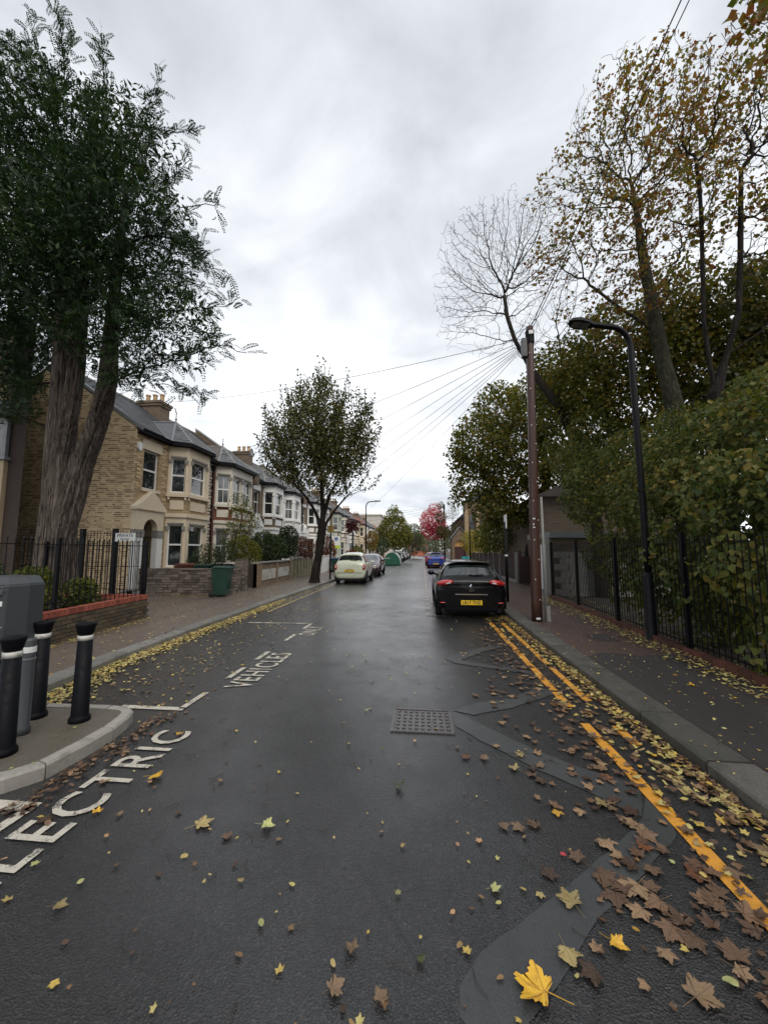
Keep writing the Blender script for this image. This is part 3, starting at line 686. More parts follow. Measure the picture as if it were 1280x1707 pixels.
def house(i, Y0, W, label, wall, trim, roofm, mir=False, det=2, slm=None, door=True, gm=None, fl=0, band=None, hasdoorwin=True, by=(1.85, 2.22, 3.85, 4.22)):
    root = empty('terraced_house', (XF, Y0, 0), label, 'house', 'terraced houses down the left side')
    gm = gm or M_GLASS; band = band or wall
    Y = (lambda y: Y0+W-y) if mir else (lambda y: Y0+y)
    A = (XF, Y0); d, n = Vector((0, 1)), Vector((1, 0))
    def yy(a, b): a, b = Y(a)-Y0, Y(b)-Y0; return (min(a, b), max(a, b))
    b0, b1, b2, b3 = by; ops = []
    wa = yy(.42, 1.28); da = yy(.35, 1.10)
    if hasdoorwin: ops.append((*wa, 4.05, 5.55))
    if door: ops.append((*da, .11, 2.95))
    ba = yy(b0+.05, b3-.05); ops.append((*ba, .8, 5.9))
    mb = MB(); pierced(mb, A, d, n, 0, W, .05, 6.15, ops, -.3, 0); mb.build('wall', wall, root)
    MB().box(XF-.7, XF-.32, Y0+.02, Y0+W-.02, .05, 6.0).build('dark_interior', M_DOOR, root)
    if hasdoorwin:
        window(A, d, n, *wa, 4.05, 5.55, root, gmat=gm)
        q = MB(); fbox(q, A, d, n, wa[0]-.08, wa[1]+.08, 3.95, 4.05, -.05, .06); q.build('window_sill', trim, root)
        q = MB(); fbox(q, A, d, n, wa[0]-.12, wa[1]+.12, 5.56, 5.95, -.1, .025); q.build('lintel', trim, root)
    if door:
        sa, sb = yy(-.02 if i == 0 else .05, 1.42); pr_ = .22; xo = XF+pr_
        MB().box(XF+.003, xo, Y0+sa, Y0+da[0], .11, 2.45).build('door_pier', M_WST, root); MB().box(XF+.003, xo, Y0+da[1], Y0+sb, .11, 2.45).build('door_pier', M_WST, root)
        cy, rr = Y0+(da[0]+da[1])/2, (da[1]-da[0])/2
        arc = [(cy+rr*math.cos(t), 2.47+.42*math.sin(t)) for t in [k*math.pi/10 for k in range(11)]]
        q = MB(); q.prism([(Y0+sb, 2.47), (Y0+sb, 3.2), (Y0+sa, 3.2), (Y0+sa, 2.47)]+arc[::-1], XF+.003, xo, 'yz'); q.build('arched_head', trim, root)
        q = MB(); q.prism([(Y0+sa-.10, 3.2), (Y0+sb+.10, 3.2), (Y0+sb+.10, 3.3), (cy, 3.95), (Y0+sa-.10, 3.3)], XF+.003, xo+.05, 'yz'); q.build('pediment', trim, root)
        if det > 1:
            q = MB(); k = sa-.06
            while k < sb+.02: q.box(xo+.052, xo+.085, Y0+k, Y0+k+.05, 3.21, 3.26); k += .09
            q.build('dentil_row', trim, root, kind='stuff')
            MB().box(XF+.004, xo+.03, Y0+sa-.02, Y0+da[0]+.02, 2.2, 2.45).build('capital', M_GREY, root); MB().box(XF+.004, xo+.03, Y0+da[1]-.02, Y0+sb+.02, 2.2, 2.45).build('capital', M_GREY, root)
        q = MB(); q.box(XF-.315, XF-.28, Y0+da[0], Y0+da[1], .11, 2.94); dr = q.build('door', M_DOOR, root)
        if i == 0:
            q = MB()
            for k in range(9): y_ = Y0+da[0]+.03+k*(da[1]-da[0]-.06)/8; q.tube([(XF-.02, y_, .2), (XF-.02, y_, 2.6)], .011, 5)
            for z_ in (.3, 1.2, 2.2): q.box(XF-.035, XF-.005, Y0+da[0]+.01, Y0+da[1]-.01, z_, z_+.04)
            q.build('security_gate', M_BLACKM, root)
        MB().box(XF-.25, XF+.6, Y0+sa, Y0+sb, .05, .30).build('door_step', M_GREY, root)
    # the canted bay through both storeys
    pj = .65; pts = sorted([(XF, Y(b0)), (XF+pj, Y(b1)), (XF+pj, Y(b2)), (XF, Y(b3))], key=lambda p: p[1])
    core = MB(); core.prism([(pts[0][0]-.1, pts[0][1]+.08), (pts[1][0]-.22, pts[1][1]+.06), (pts[2][0]-.22, pts[2][1]-.06), (pts[3][0]-.1, pts[3][1]-.08)][::-1], .1, 6.0, 'xy'); core.build('dark_interior', M_DOOR, root)
    bay = MB(); bk = MB(); cap = MB(); sill = MB(); pan = MB(); sl2 = MB(); sl3 = MB()
    for fi in range(3):
        a, b = pts[fi], pts[fi+1]; dd, nn, L = face_of(a, b); m_ = .10 if fi != 1 else (.24 if L < 1.9 else .16)
        nw = 2 if fi == 1 and L > 1.9 else 1
        e0 = 0.002 if fi == 1 else 0
        if fi == 1 and nw == 2: cols = [(m_, L/2-.10), (L/2+.10, L-m_)]
        else: cols = [(m_, L-m_)]
        pierced(bay, a, dd, nn, 0, L, .11, 3.1, [(c0, c1, 1.05, 2.78) for c0, c1 in cols], -.16, e0)
        pierced(bay, a, dd, nn, 0, L, 3.95, 6.05, [(c0, c1, 4.12, 5.58) for c0, c1 in cols], -.16, e0)
        fbox(bk, a, dd, nn, 0, L, 3.1, 3.95, -.16, -.03+e0)
        for c0, c1 in cols:
            fbox(pan, a, dd, nn, c0+.02, c1-.02, 3.40, 3.78, -.03, .012)
            window(a, dd, nn, c0, c1, 1.05, 2.78, root, gmat=gm, mid=.52, nbars=fl); window(a, dd, nn, c0, c1, 4.12, 5.58, root, gmat=gm, nbars=fl)
            for z_ in (2.78, 5.58):
                q_ = MB(); fbox(q_, a, dd, nn, c0-.03, c1+.03, z_+.01, z_+.075, 0, .04); cap.add(q_.v, q_.f)
            if det > 1:
                for z_ in (2.55, 5.36):
                    for s_ in (c0-.09, c1-.05):
                        if -.02 < s_ < L-.06: fbox(cap, a, dd, nn, max(.01, s_), min(L-.01, s_+.14), z_, z_+.16, .001, .055)
        fbox(sill, a, dd, nn, -.03, L+.03, 3.08, 3.24, -.1, .075+e0); fbox(sl2, a, dd, nn, -.03, L+.03, 3.93, 4.06, -.1, .09+e0); fbox(sl3, a, dd, nn, -.02, L+.02, .93, 1.04, -.1, .07+e0)
        if det > 1:
            for s_ in (.03, L-.10): fbox(sl2, a, dd, nn, s_, s_+.07, 3.80, 3.92, 0, .07)
    bay.build('bay', trim, root); bk.build('brick_panel', band, root); sill.build('bay_cornice', trim, root); sl2.build('bay_sill', trim, root); sl3.build('bay_sill', trim, root); pan.build('stucco_panel', trim, root); cap.build('window_head', M_GREY if det > 1 and trim is not M_WST else trim, root, kind='stuff')
    # gutter along the eaves and round the bay
    gt = MB(); path = [(XF+.22, Y0), (XF+.22, pts[0][1]-.15), (pts[1][0]+.18, pts[1][1]-.08), (pts[2][0]+.18, pts[2][1]+.08), (XF+.22, pts[3][1]+.15), (XF+.22, Y0+W)]
    for a, b in zip(path[:-1], path[1:]):
        if (Vector(b)-Vector(a)).length < .05: continue
        dd, nn, L = face_of(a, b); fbox(gt, a, dd, nn, -.02, L+.02, 6.06, 6.2, -.08, .04)
    gt.add([(x, y, 6.07) for x, y in path[1:5]]+[(XF, pts[3][1]+.15, 6.07), (XF, pts[0][1]-.15, 6.07)], [(5, 4, 3, 2, 1, 0)])
    for a, b in ((Y0, pts[0][1]-.15), (pts[3][1]+.15, Y0+W)): gt.box(XF, XF+.2, a, b, 6.06, 6.09)
    gt.build('gutter', M_BLACKP, root)
    # roof: slates on a slab, then the little hipped bay roof
    rf = MB(); rf.add([(-10.20, Y0, 6.2), (-10.20, Y0+W, 6.2), (-14.2, Y0+W, 8.99), (-14.2, Y0, 8.99), (-18.2, Y0+W, 6.2), (-18.2, Y0, 6.2)], [(0, 1, 2, 3), (3, 2, 4, 5)])
    roof = rf.build('roof', roofm, root)
    cyb = (pts[1][1]+pts[2][1])/2; ap = (-11.1, cyb, 7.5); e = [(XF+.22, pts[0][1]-.2, 6.2), (pts[1][0]+.2, pts[1][1]-.12, 6.2), (pts[2][0]+.2, pts[2][1]+.12, 6.2), (XF+.22, pts[3][1]+.2, 6.2)]
    bk0 = (-12.2, cyb, 7.55); h = MB(); h.add([ap, *e, bk0], [(1, 2, 0), (2, 3, 0), (3, 4, 0), (5, 1, 0), (4, 5, 0)]); br = h.build('bay_roof', slm or roofm, root)
    if det > 1:
        hs = MB()
        for (p, q) in ((e[0], e[1]), (e[1], e[2]), (e[2], e[3])):
            p, q, a_ = Vector(p), Vector(q), Vector(ap); nrm = (q-p).cross(a_-p).normalized(); nk = 9
            for k in range(nk):
                t0, t1 = k/nk, min(1, (k+1.15)/nk); l0, r0_ = p.lerp(a_, t0), q.lerp(a_, t0); l1, r1_ = p.lerp(a_, t1), q.lerp(a_, t1)
                m_ = max(1, int((r0_-l0).length/.26))
                for c in range(m_):
                    u0, u1 = (c+.02)/m_, (c+.98)/m_; j = R.uniform(0, .006)
                    hs.add([l0.lerp(r0_, u0)+nrm*(.03+j), l0.lerp(r0_, u1)+nrm*(.03+j), l1.lerp(r1_, u1)+nrm*(.008+j), l1.lerp(r1_, u0)+nrm*(.008+j)], [(0, 1, 2, 3)])
        hs.build('bay_slate', I_SLATE, root, kind='stuff')
        hp = MB()
        for p in e: hp.tube([p, ap], .045, 6)
        hp.tube([ap, bk0], .045, 6); hp.build('ridge_tile', M_LEAD if i == 0 else M_GREY, root)
        cs = MB(); courses(cs, Y0+.02, Y0+W-.02, None, lambda x, y: pts[0][1]-.1 < y < pts[3][1]+.1 and x > -10.6-.0 or (abs(y-cyb) < (x+12.3)*.95 and x > -12.2))
        cs.build('roof_slate', I_TILE if roofm is M_TILEF else I_SLATE, root, kind='stuff')
        MB().tube([(-14.2, Y0, 9.03), (-14.2, Y0+W, 9.03)], .08, 8).build('ridge_tile', M_GREY, root)
    if det > 1 or i % 2 == 0:
        f = MB(); f.lathe([(.035, 0), (.03, .12), (.06, .16), (.02, .2), (.018, .42), (.035, .46), (.0, .5)], 8, (ap[0], ap[1], ap[2]-.02))
        if i == 0: f.tube([(ap[0], ap[1], ap[2]+.4), (ap[0], ap[1]-.06, ap[2]+.55), (ap[0], ap[1]-.14, ap[2]+.62), (ap[0], ap[1]-.2, ap[2]+.58)], [.022, .02, .018, .004], 6)
        f.build('finial', M_GREY, root)
    return root, pts
def chimney(parent, y, x=-13.4, top=9.5, w=.45, npot=3, mat=None, pots=None):
    q = MB(); q.box(x-.55, x+.55, y-w, y+w, 7.0, top-.25); s_ = q.build('chimney', mat or B_BRNX, parent)
    q = MB(); q.box(x-.61, x+.61, y-w-.06, y+w+.06, top-.25, top-.12); q.box(x-.66, x+.66, y-w-.1, y+w+.1, top-.12, top); q.build('chimney_cap', mat or B_BRNX, s_)
    for k in range(npot):
        p = MB(); p.lathe([(.13, 0), (.11, .05), (.10, .38), (.125, .40), (.125, .46), (.09, .46)], 10, (x-.38+.76*k/max(1, npot-1), y, top)); p.build('chimney_pot', pots or M_POT, s_)
    return s_
def parapet(parent, y, t=.32):
    q = MB(); q.prism([(-10.05, 5.75), (-10.05, 6.35), (-10.35, 6.55), (-14.2, 9.3), (-14.2, 8.6), (-10.5, 5.75)], y-t/2, y+t/2, 'xz'); q.build('party_parapet', B_BRNX, parent)
    c = MB(); dx, dz = -3.95, 2.8
    c.prism([(-9.98, 6.36), (-10.33, 6.56), (-14.2, 9.31), (-14.2, 9.39), (-10.30, 6.65), (-9.95, 6.44)], y-t/2-.05, y+t/2+.05, 'xz'); c.build('coping', M_GREY, parent)
def downpipe(parent, y, x=XF+.12, kink=True):
    q = MB(); q.tube([(x+.12, y, 6.1), (x+.1, y, 5.95), (x, y, 5.8), (x, y, .2)], .04, 8); q.box(x-.06, x+.08, y-.08, y+.08, 5.75, 5.93)
    for z_ in (1.5, 3.2, 4.8): q.box(x-.07, x+.06, y-.06, y+.06, z_, z_+.04)
    q.build('downpipe', M_BLACKP, parent)
specs = [
 (12.9, 4.75, 'end terrace house of yellow brick with cream bays, nearest on the left', B_YEL, M_CREAM, M_SLAB, False, 2, None, 0),
 (17.65, 4.8, 'second house with cream bay, toothed brick edges and net curtains', B_RED, M_OFFW, M_TILEF, False, 2, M_GLASSC, 1),
 (22.45, 5.0, 'third house, brown brick with white bays, left of the black drainpipe', B_BRN, M_WST, M_SLAB, False, 2, None, 0),
 (27.45, 4.9, 'all-white painted house just right of the black drainpipe', M_WST, M_WST, M_SLAB, True, 2, M_GLASSC, 1),
 (32.35, 4.9, 'brown brick house with white bay half hidden by the street tree', B_BRN, M_WST, M_SLAB, False, 1, None, 0),
 (37.25, 4.9, 'brick and white terraced house whose bay shows right of the street tree trunk', B_BRN, M_WST, M_SLAB, True, 1, None, 0),
 (42.15, 4.9, 'terraced house with pale green painted bays beyond the for-sale board', B_BRN, M_GRNW, M_TILEF, False, 1, None, 0),
 (47.05, 4.9, 'terraced house with off-white bays behind the red palm', B_BRN, M_OFFW, M_SLAB, True, 1, None, 0),
 (51.95, 4.9, 'terraced house with white bay and grey slates just past the red palm', B_BRN, M_WST, M_SLAB, False, 1, None, 0),
 (56.85, 4.9, 'cream bayed terraced house left of the far street lamp', B_YEL, M_CREAM, M_REDROOF, True, 1, None, 0),
 (61.75, 4.9, 'red-roofed cream terraced house crossed by the far street lamp post', M_CREAM, M_CREAM, M_REDROOF, False, 1, None, 0),
 (66.65, 4.9, 'white terraced house right of the far street lamp post', M_WST, M_WST, M_SLAB, True, 1, None, 0),
 (71.55, 4.9, 'white terraced house, fourth from the far end of the row', M_WST, M_WST, M_SLAB, False, 1, None, 0),
 (76.45, 4.9, 'grey roofed terraced house, third from the far end of the row', B_BRN, M_OFFW, M_SLAB, True, 1, None, 0),
 (81.35, 4.9, 'red roofed terraced house, second from the far end of the row', B_BRN, M_WST, M_REDROOF, False, 1, None, 0),
 (86.25, 4.9, 'red roofed terraced house at the very far end of the row', B_BRN, M_WST, M_REDROOF, True, 1, None, 0)]
H = []
for i, (Y0, W, lb, wl_, tr_, rf_, mi, de, gl_, fl_) in enumerate(specs):
    by = (1.85, 2.22, 3.82, 4.22)
    kw = {}
    if i == 1: by = (.75, 1.2, 3.6, 4.05); kw = dict(door=False, hasdoorwin=False)
    rt, pt = house(i, Y0, W, lb, wl_, tr_, rf_, mir=mi, det=de, gm=gl_, fl=fl_, by=by, **kw); H.append(rt)
for k in (1, 3, 5, 7, 9, 11, 13, 15):
    parapet(H[k], specs[k][0]+specs[k][1])
for k in (0, 2, 4, 6, 8, 10, 12, 14):
    chimney(H[k], specs[k][0]+specs[k][1], npot=3, x=-13.5, top=9.15, w=.38)
downpipe(H[0], 17.48); downpipe(H[0], 17.25, XF+.06); downpipe(H[1], 17.95); downpipe(H[2], 27.35); downpipe(H[3], 32.2)
# white toothed quoins on the second house, satellite dishes
q = MB()
for k in range(36):
    for y_ in (17.72, 22.1):
        if k % 2: q.box(XF, XF+.03, y_, y_+.34, .3+k*.16, .3+k*.16+.10)
        else: q.box(XF, XF+.03, y_, y_+.22, .3+k*.16, .3+k*.16+.10)
q.build('quoin', M_OFFW, H[1], kind='stuff')
def dish(x, y, z, label):
    r_ = empty('satellite_dish', (x, y, z), label, 'satellite dish', 'satellite dishes on the terrace')
    d_ = MB(); d_.lathe([(.01, 0), (.15, .025), (.28, .07), (.28, .085), (.15, .04), (.01, .015)], 18, (x, y, z), axis='x'); d_.build('reflector', M_LEAD, r_)
    a = MB(); a.tube([(x, y, z), (x-.15, y+.1, z-.3)], .02, 6); a.tube([(x+.0, y, z-.2), (x+.35, y, z-.05)], .012, 5); a.obox((x+.37, y, z-.03), (.08, .06, .06)); a.build('arm', M_LEAD, r_)
dish(-12.6, 26.7, 8.95, 'round grey satellite dish on the chimney stack behind the third roof')
dish(-10.25, 31.8, 3.6, 'small satellite dish on the white house front by its party wall')
# bell box on the first house
bb = MB(); bb.prism([(12.93, 5.72), (13.1, 5.72), (13.12, 5.5), (13.02, 5.38), (12.92, 5.5)], XF, XF+.09, 'yz')
tag(bb.build('alarm_box', M_UPVC, None, bevel=.008), 'white alarm bell box high on the corner of the yellow brick house', 'alarm box')
# --- real bricks on the yellow end wall (gable) and house front
gab = MB(); gab.prism([(-16.5, 0), (XF-.003, 0), (XF-.003, 6.05), (XF-.02, 6.3), (-14.2, 8.85), (-16.5, 7.2)], 12.8965, 13.2, 'xz'); gab.build('end_wall', M_MORT, H[0])
bar = MB(); bar.prism([(XF+.25, 6.12), (XF+.25, 6.25), (-14.2, 9.07), (-14.2, 8.93)], 12.86, 13.0, 'xz'); bar.build('verge', M_LEAD, H[0])
one = MB().box(-.1075, .1075, -.004, .004, -.025, .025, skip='k').build('brick_mesh', I_YELO, None); bme = one.data; bpy.data.objects.remove(one)
hdr = MB().box(-.0515, .0515, -.004, .004, -.025, .025, skip='k').build('brick_mesh', I_YELO, None); hme = hdr.data; bpy.data.objects.remove(hdr)
cand = []; z = .16; k = 0
while z < 8.9:
    x = XF-(.0 if k % 2 else .056); st_h = k % 2
    while x > -15.6:      # Flemish bond: header, stretcher, header
        w_ = .103 if st_h else .215; xc = x-w_/2; x -= w_+.011
        if z < 8.85-abs(xc+14.2)*.70-.05: cand.append((xc, z, st_h))
        st_h = 1-st_h
    z += .075; k += 1
cand.sort(key=lambda c: (c[0]+10.2)**2+(c[1]-4.0)**2)
for x, z, h_ in cand[:300]: inst(hme if h_ else bme, 'brick', (x+R.uniform(-.002, .002), 12.8965+R.uniform(-.003, .002), z), H[0])
q = MB()
for x, z, h_ in cand[300:]:
    j = R.uniform(-.002, .003); w_ = .0515 if h_ else .1075; q.box(x-w_, x+w_, 12.8925+j, 12.900, z-.025, z+.025, skip='k')
q.build('brickwork', I_YEL, H[0], kind='stuff')
q = MB(); z = .16; k = 0; cyo = [(0.34, 1.36, 3.93, 5.97), (-.1, 1.55, .0, 3.98), (1.8, 4.27, 0, 6.2)]
while z < 6.05:
    y = .10+(.11 if k % 2 else 0)
    while y < 4.7:
        if not any(a-.1 < y < b+.1 and c-.02 < z < d_+.02 for a, b, c, d_ in cyo): q.box(XF-.004, XF+.004+R.uniform(0, .003), 12.9+y-.1075, 12.9+y+.1075, z-.026, z+.026, skip='l')
        y += .225
    z += .075; k += 1
q.build('brickwork', I_YEL, H[0], kind='stuff')
# --- the block of flats at the left edge
fb = empty('flats', (-13.6, 11.4, 0), 'dark brick block of flats with beige panels and a metal window at the left edge', 'building')
MB().prism([(-20, 11.0), (-12.85, 11.0), (-15.2, 12.85), (-20, 12.85)], 0, 9.5, 'xy').build('wall', B_DRK, fb)
MB().box(-20, -13.4, 10.86, 10.998, 1.0, 4.62).build('rendered_panel', PM('beige_render', (.40, .31, .20), .8, .1, 2, .2, 60), fb)
MB().box(-20, -13.3, 10.78, 11.02, 4.62, 4.72).build('window_sill', M_LEAD, fb)
w = MB(); 
w.box(-13.52, -13.4, 10.86, 10.97, 4.72, 6.6); w.box(-20, -13.52, 10.86, 10.97, 6.5, 6.6); w.box(-15.7, -15.6, 10.88, 10.96, 4.72, 6.5); wf = w.build('window', M_LEAD, fb)
MB().box(-20, -13.52, 10.93, 10.95, 4.72, 6.5).build('pane', M_GLASS, wf)
MB().box(-20, -13.4, 10.86, 10.998, 6.62, 9.4).build('rendered_panel', MATS['beige_render'], fb)
MB().box(-20, -13.4, 10.87, 10.998, .1, 1.0).build('white_base', M_WST, fb)
# ---------------------------------------------------------------- far buildings
fl = empty('flats', (-15, 96, 0), 'pale flat-roofed block of flats rising beyond the far end of the terrace', 'building')
MB().box(-20, -10.6, 96, 112, 0, 10.6).build('wall', PM('pale_render_far', (.50, .47, .42), .8, .1, 1), fb if False else fl)
MB().box(-20.3, -10.3, 95.7, 112.3, 10.6, 11.0).build('roof_edge', M_OFFW, fl)
MB().box(-19.9, -15.6, 95.8, 96, 6, 10.2).build('brick_panel', B_BRNX, fl)
for k in range(3):
    for y_ in (98, 102, 106): 
        w_ = MB().box(-10.6, -10.52, y_, y_+2.4, 2.2+k*2.9, 3.8+k*2.9).build('window', M_GREY, fl)
        MB().box(-10.6, -10.50, y_+.15, y_+2.25, 2.35+k*2.9, 3.65+k*2.9).build('pane', M_GLASSC, w_)
wh = empty('house', (-10, 100, 0), 'small white house glimpsed under the far round tree', 'house')
MB().box(-9.5, -6.2, 74, 80, 0, 4.6).build('wall', M_OFFW, wh)
MB().box(-9.7, -6.0, 73.8, 80.2, 4.6, 4.8).build('roof', M_SLAB, wh)
for a in (-9.0, -7.4): 
    w_ = MB().box(a, a+1.0, 73.93, 74.0, 2.2, 3.6).build('window', M_UPVC, wh); MB().box(a+.1, a+.9, 73.90, 73.95, 2.3, 3.5).build('pane', M_GLASS, w_)
eb = empty('end_building', (-2, 140, 0), 'low orange-red brick building closing the end of the road', 'building')
MB().box(-5.5, 1.6, 140, 148, 0, 4.4).build('wall', PM('orange_red_brick_far', (.42, .12, .07), .85, .1, 2), eb)
MB().prism([(-5.9, 4.4), (2.0, 4.4), (1.0, 5.6), (-5, 5.6)], 139.6, 148.4, 'xz').build('roof', M_TILEF, eb)
for a in (-4.6, -2.4, -.3): w_ = MB().box(a, a+1.4, 139.9, 140, 1.5, 3.2).build('window', M_UPVC, eb); MB().box(a+.15, a+1.25, 139.86, 139.95, 1.65, 3.05).build('pane', M_GLASS, w_)
# --- the church on the right
M_CHB = BRICK('church_brickwork', (.20, .13, .075), (.13, .085, .05), (.14, .12, .09), 'xz')
M_CHS = PM('church_stone_dressing', (.30, .22, .13), .8, .15, 2)
ch = empty('church', (6.5, 52, 0), 'brown brick church with an arched porch door, buttresses and slate roof beyond the parked cars', 'church')
MB().box(5.2, 14, 54, 72, 0, 6.2).build('nave', M_CHB, ch)
MB().prism([(4.9, 6.2), (14.3, 6.2), (9.6, 10.6)], 53.8, 72.2, 'xz').build('roof', M_SLAB, ch)
MB().box(5.6, 9.0, 51.2, 54.3, 0, 8.2).build('transept', M_CHB, ch)
MB().prism([(5.4, 8.2), (9.2, 8.2), (7.3, 10.0)], 51.0, 54.5, 'xz').build('roof', M_SLAB, ch)
q = MB()
for x_ in (5.45, 6.9, 8.6):
    q.prism([(x_, 0), (x_+.45, 0), (x_+.45, 6.6), (x_+.225, 7.4), (x_, 6.6)], 50.5, 51.2, 'xz')
q.build('buttress', M_CHS, ch)
for x_ in (6.1, 7.6):
    q = MB(); q.prism([(x_, 4.2), (x_+.6, 4.2), (x_+.6, 6.0), (x_+.3, 6.6), (x_, 6.0)], 51.12, 51.18, 'xz'); q.build('window', M_GLASSC, ch)
# porch facing the road's near end
x0, x1 = 3.55, 5.55; cx = (x0+x1)/2
arc = [(cx+.68*math.cos(t), 2.2+.78*math.sin(t)) for t in [k*math.pi/10 for k in range(11)]]
q = MB(); q.prism([(x1, 0), (x1, 3.1), (cx, 4.4), (x0, 3.1), (x0, 0), (cx-.68, 0)]+arc[::-1]+[(cx+.68, 0)], 48.0, 48.35, 'xz'); q.build('porch_front', M_CHB, ch)
MB().prism([(x0-.15, 3.1), (cx, 4.55), (x1+.15, 3.1), (x1+.15, 3.25), (cx, 4.7), (x0-.15, 3.25)], 47.9, 51.2, 'xz').build('porch_roof', M_SLAB, ch)
q = MB(); q.box(x0, x0+.3, 48.35, 51.2, 0, 3.1); q.box(x1-.3, x1, 48.35, 51.2, 0, 3.1); q.build('porch_wall', M_CHB, ch)
q = MB(); q.prism([(cx+.66*math.cos(t), 2.2+.74*math.sin(t)) for t in [k*math.pi/10 for k in range(11)]], 48.3, 48.42, 'xz'); q.build('tympanum', PM('orange_varnished_board', (.50, .26, .09), .6, .1, 3), ch)
q = MB(); q.box(cx-.66, cx-.03, 48.38, 48.44, 0, 2.18); q.box(cx+.03, cx+.66, 48.38, 48.44, 0, 2.18); q.build('door', PM('dark_red_door', (.05, .015, .015), .5), ch)
# --- brick house and garage behind the telegraph pole
rh = empty('house', (8, 17, 0), 'brown brick house side with a low garage roof edge behind the right railings', 'house')
M_RH = BRICK('dun_brickwork', (.17, .125, .085), (.12, .09, .065), (.12, .105, .085), 'xz')
MB().box(5.45, 14, 18.6, 26, 0, 4.2).build('wall', M_RH, rh)
MB().prism([(5.1, 4.2), (14.4, 4.2), (9.7, 6.2)], 18.3, 26.3, 'xz').build('roof', M_TILEF, rh)
MB().box(4.95, 11, 15.6, 18.58, 0, 2.2).build('garage_wall', M_RH, rh)
MB().box(4.85, 11.1, 15.4, 18.58, 2.2, 2.42).build('garage_fascia', M_LEAD, rh)
MB().box(4.93, 5.0, 16.1, 17.9, .1, 1.95).build('garage_door', M_WST, rh)
gw = empty('garden_wall', (4.9, 12.5, 0), 'grey concrete block wall standing inside the far end of the right railings', 'wall')
for r_ in range(7):
    for c_ in range(12):
        MB().box(4.72+.45*c_+(.2 if r_ % 2 else 0), 5.155+.45*c_+(.2 if r_ % 2 else 0), 14.4, 14.55, .1+.225*r_, .315+.225*r_).build('block', M_GREY, gw)
# ---------------------------------------------------------------- walls and fences, left
def wall_of(root, mk, me_list, rows, y_or_x, n0, n1, rh_, z0, place, name, jit=.004):
    pass
# red-coped planter wall: body, bricks proud of it, soldier coping
pw = empty('planter_wall', (-6.35, 6.6, .1), 'low brown brick planter wall with a red soldier-brick coping under the left railings', 'wall')
def plx(y): return float(np.interp(y, [-2, 5.9, 8.7], [-6.0, -6.24, -6.52]))
core = MB()
for y0_, y1_ in ((-1, 5.9), (5.9, 8.68)):
    a0, a1 = plx(y0_), plx(y1_); core.add([(a0-.19, y0_, 0), (a0-.012, y0_, 0), (a1-.012, y1_, 0), (a1-.19, y1_, 0), (a0-.19, y0_, .565), (a0-.012, y0_, .565), (a1-.012, y1_, .565), (a1-.19, y1_, .565)], [(0,3,2,1),(4,5,6,7),(0,1,5,4),(1,2,6,5),(2,3,7,6),(3,0,4,7)])
core.box(-9.4, -6.73, 8.48, 8.67, 0, .565); core.build('wall_core', M_DMORT, pw)
pb = MB().box(-.022, .018, -.1075, .1075, -.0325, .0325).build('m', I_GRN, None); pbm = pb.data; bpy.data.objects.remove(pb)
pbx = MB().box(-.1075, .1075, -.018, .022, -.0325, .0325).build('m', I_GRN, None); pbxm = pbx.data; bpy.data.objects.remove(pbx)
pc = MB().box(-.13, .022, -.05, .05, -.052, .052).build('m', I_REDC, None); pcm = pc.data; bpy.data.objects.remove(pc)
def ang_(y): return math.atan2(plx(y-.05)-plx(y+.05), .1)
for r_ in range(6):
    y = 3.2+(.1125 if r_ % 2 else 0)
    while y < 8.6: inst(pbm, 'brick', (plx(y)-.0, y, .145+.075*r_), pw, (0, 0, ang_(y))); y += .225
    x = -6.66
    while x > -9.3: inst(pbxm, 'brick', (x-(.1 if r_ % 2 else 0), 8.69, .145+.075*r_), pw); x -= .225
y = 3.2
while y < 8.68: inst(pcm, 'coping_brick', (plx(y)+.0, y, .62), pw, (R.uniform(-.02, .02), R.uniform(-.02, .02), ang_(y))); y += .108
x = -6.62
while x > -9.3: inst(pcm, 'coping_brick', (x, 8.64, .62), pw, (0, 0, rad(90))); x -= .108
MB().box(-9.4, -6.62, -1, 8.47, 0, .50).build('planter_soil', M_SOIL, pw)
# railings: each bar, rail and post its own piece
def railing(label, P0, P1, z0, z1, pitch=.12, posts=2.0, group=None, name='railings', rails=(.12, -.12), bw=.008, postw=.03, ph=.06, clip=None, spear=True):
    P0, P1 = Vector(P0), Vector(P1); d = P1-P0; L = d.length; u = d/L; root = empty(name, (P0.x, P0.y, z0), label, 'railings', group)
    a_ = math.atan2(u.y, u.x)
    H_ = z1-z0
    if spear: b = MB().tube([(0, 0, 0), (0, 0, H_-.05)], bw, 5).lathe([(bw, 0), (bw*1.7, .02), (.001, .07)], 5, (0, 0, H_-.05)).build('m', M_BLACKM, None)
    else: b = MB().tube([(0, 0, 0), (0, 0, H_)], bw, 5).build('m', M_BLACKM, None)
    bmh = b.data; bpy.data.objects.remove(b)
    for zr in rails:
        z = z0+zr if zr > 0 else z1+zr; m_ = (P0+P1)/2
        MB().obox((m_.x, m_.y, z), (L, .04, .012), a_).build('rail', M_BLACKM, root)
    n_ = int(L/pitch)
    for k in range(n_):
        p = P0+u*pitch*(k+.5); inst(bmh, 'bar', (p.x, p.y, z0+.0), root)
    k = 0
    while k*posts <= L+.01:
        p = P0+u*min(L, k*posts); MB().box(p.x-postw, p.x+postw, p.y-postw, p.y+postw, z0-.1, z1+ph).build('post', M_BLACKM, root); k += 1
    return root
railing('black spear-topped railings standing on the planter wall in front of the evergreen trunk', (plx(1.5)-.06, 1.5), (-6.56, 8.62), .67, 1.93, .13, 2.37, 'left railings', ph=.0)
railing('black railings running back along the return of the planter wall', (-6.62, 8.62), (-9.3, 8.62), .67, 1.93, .13, 2.6, 'left railings', ph=.0)
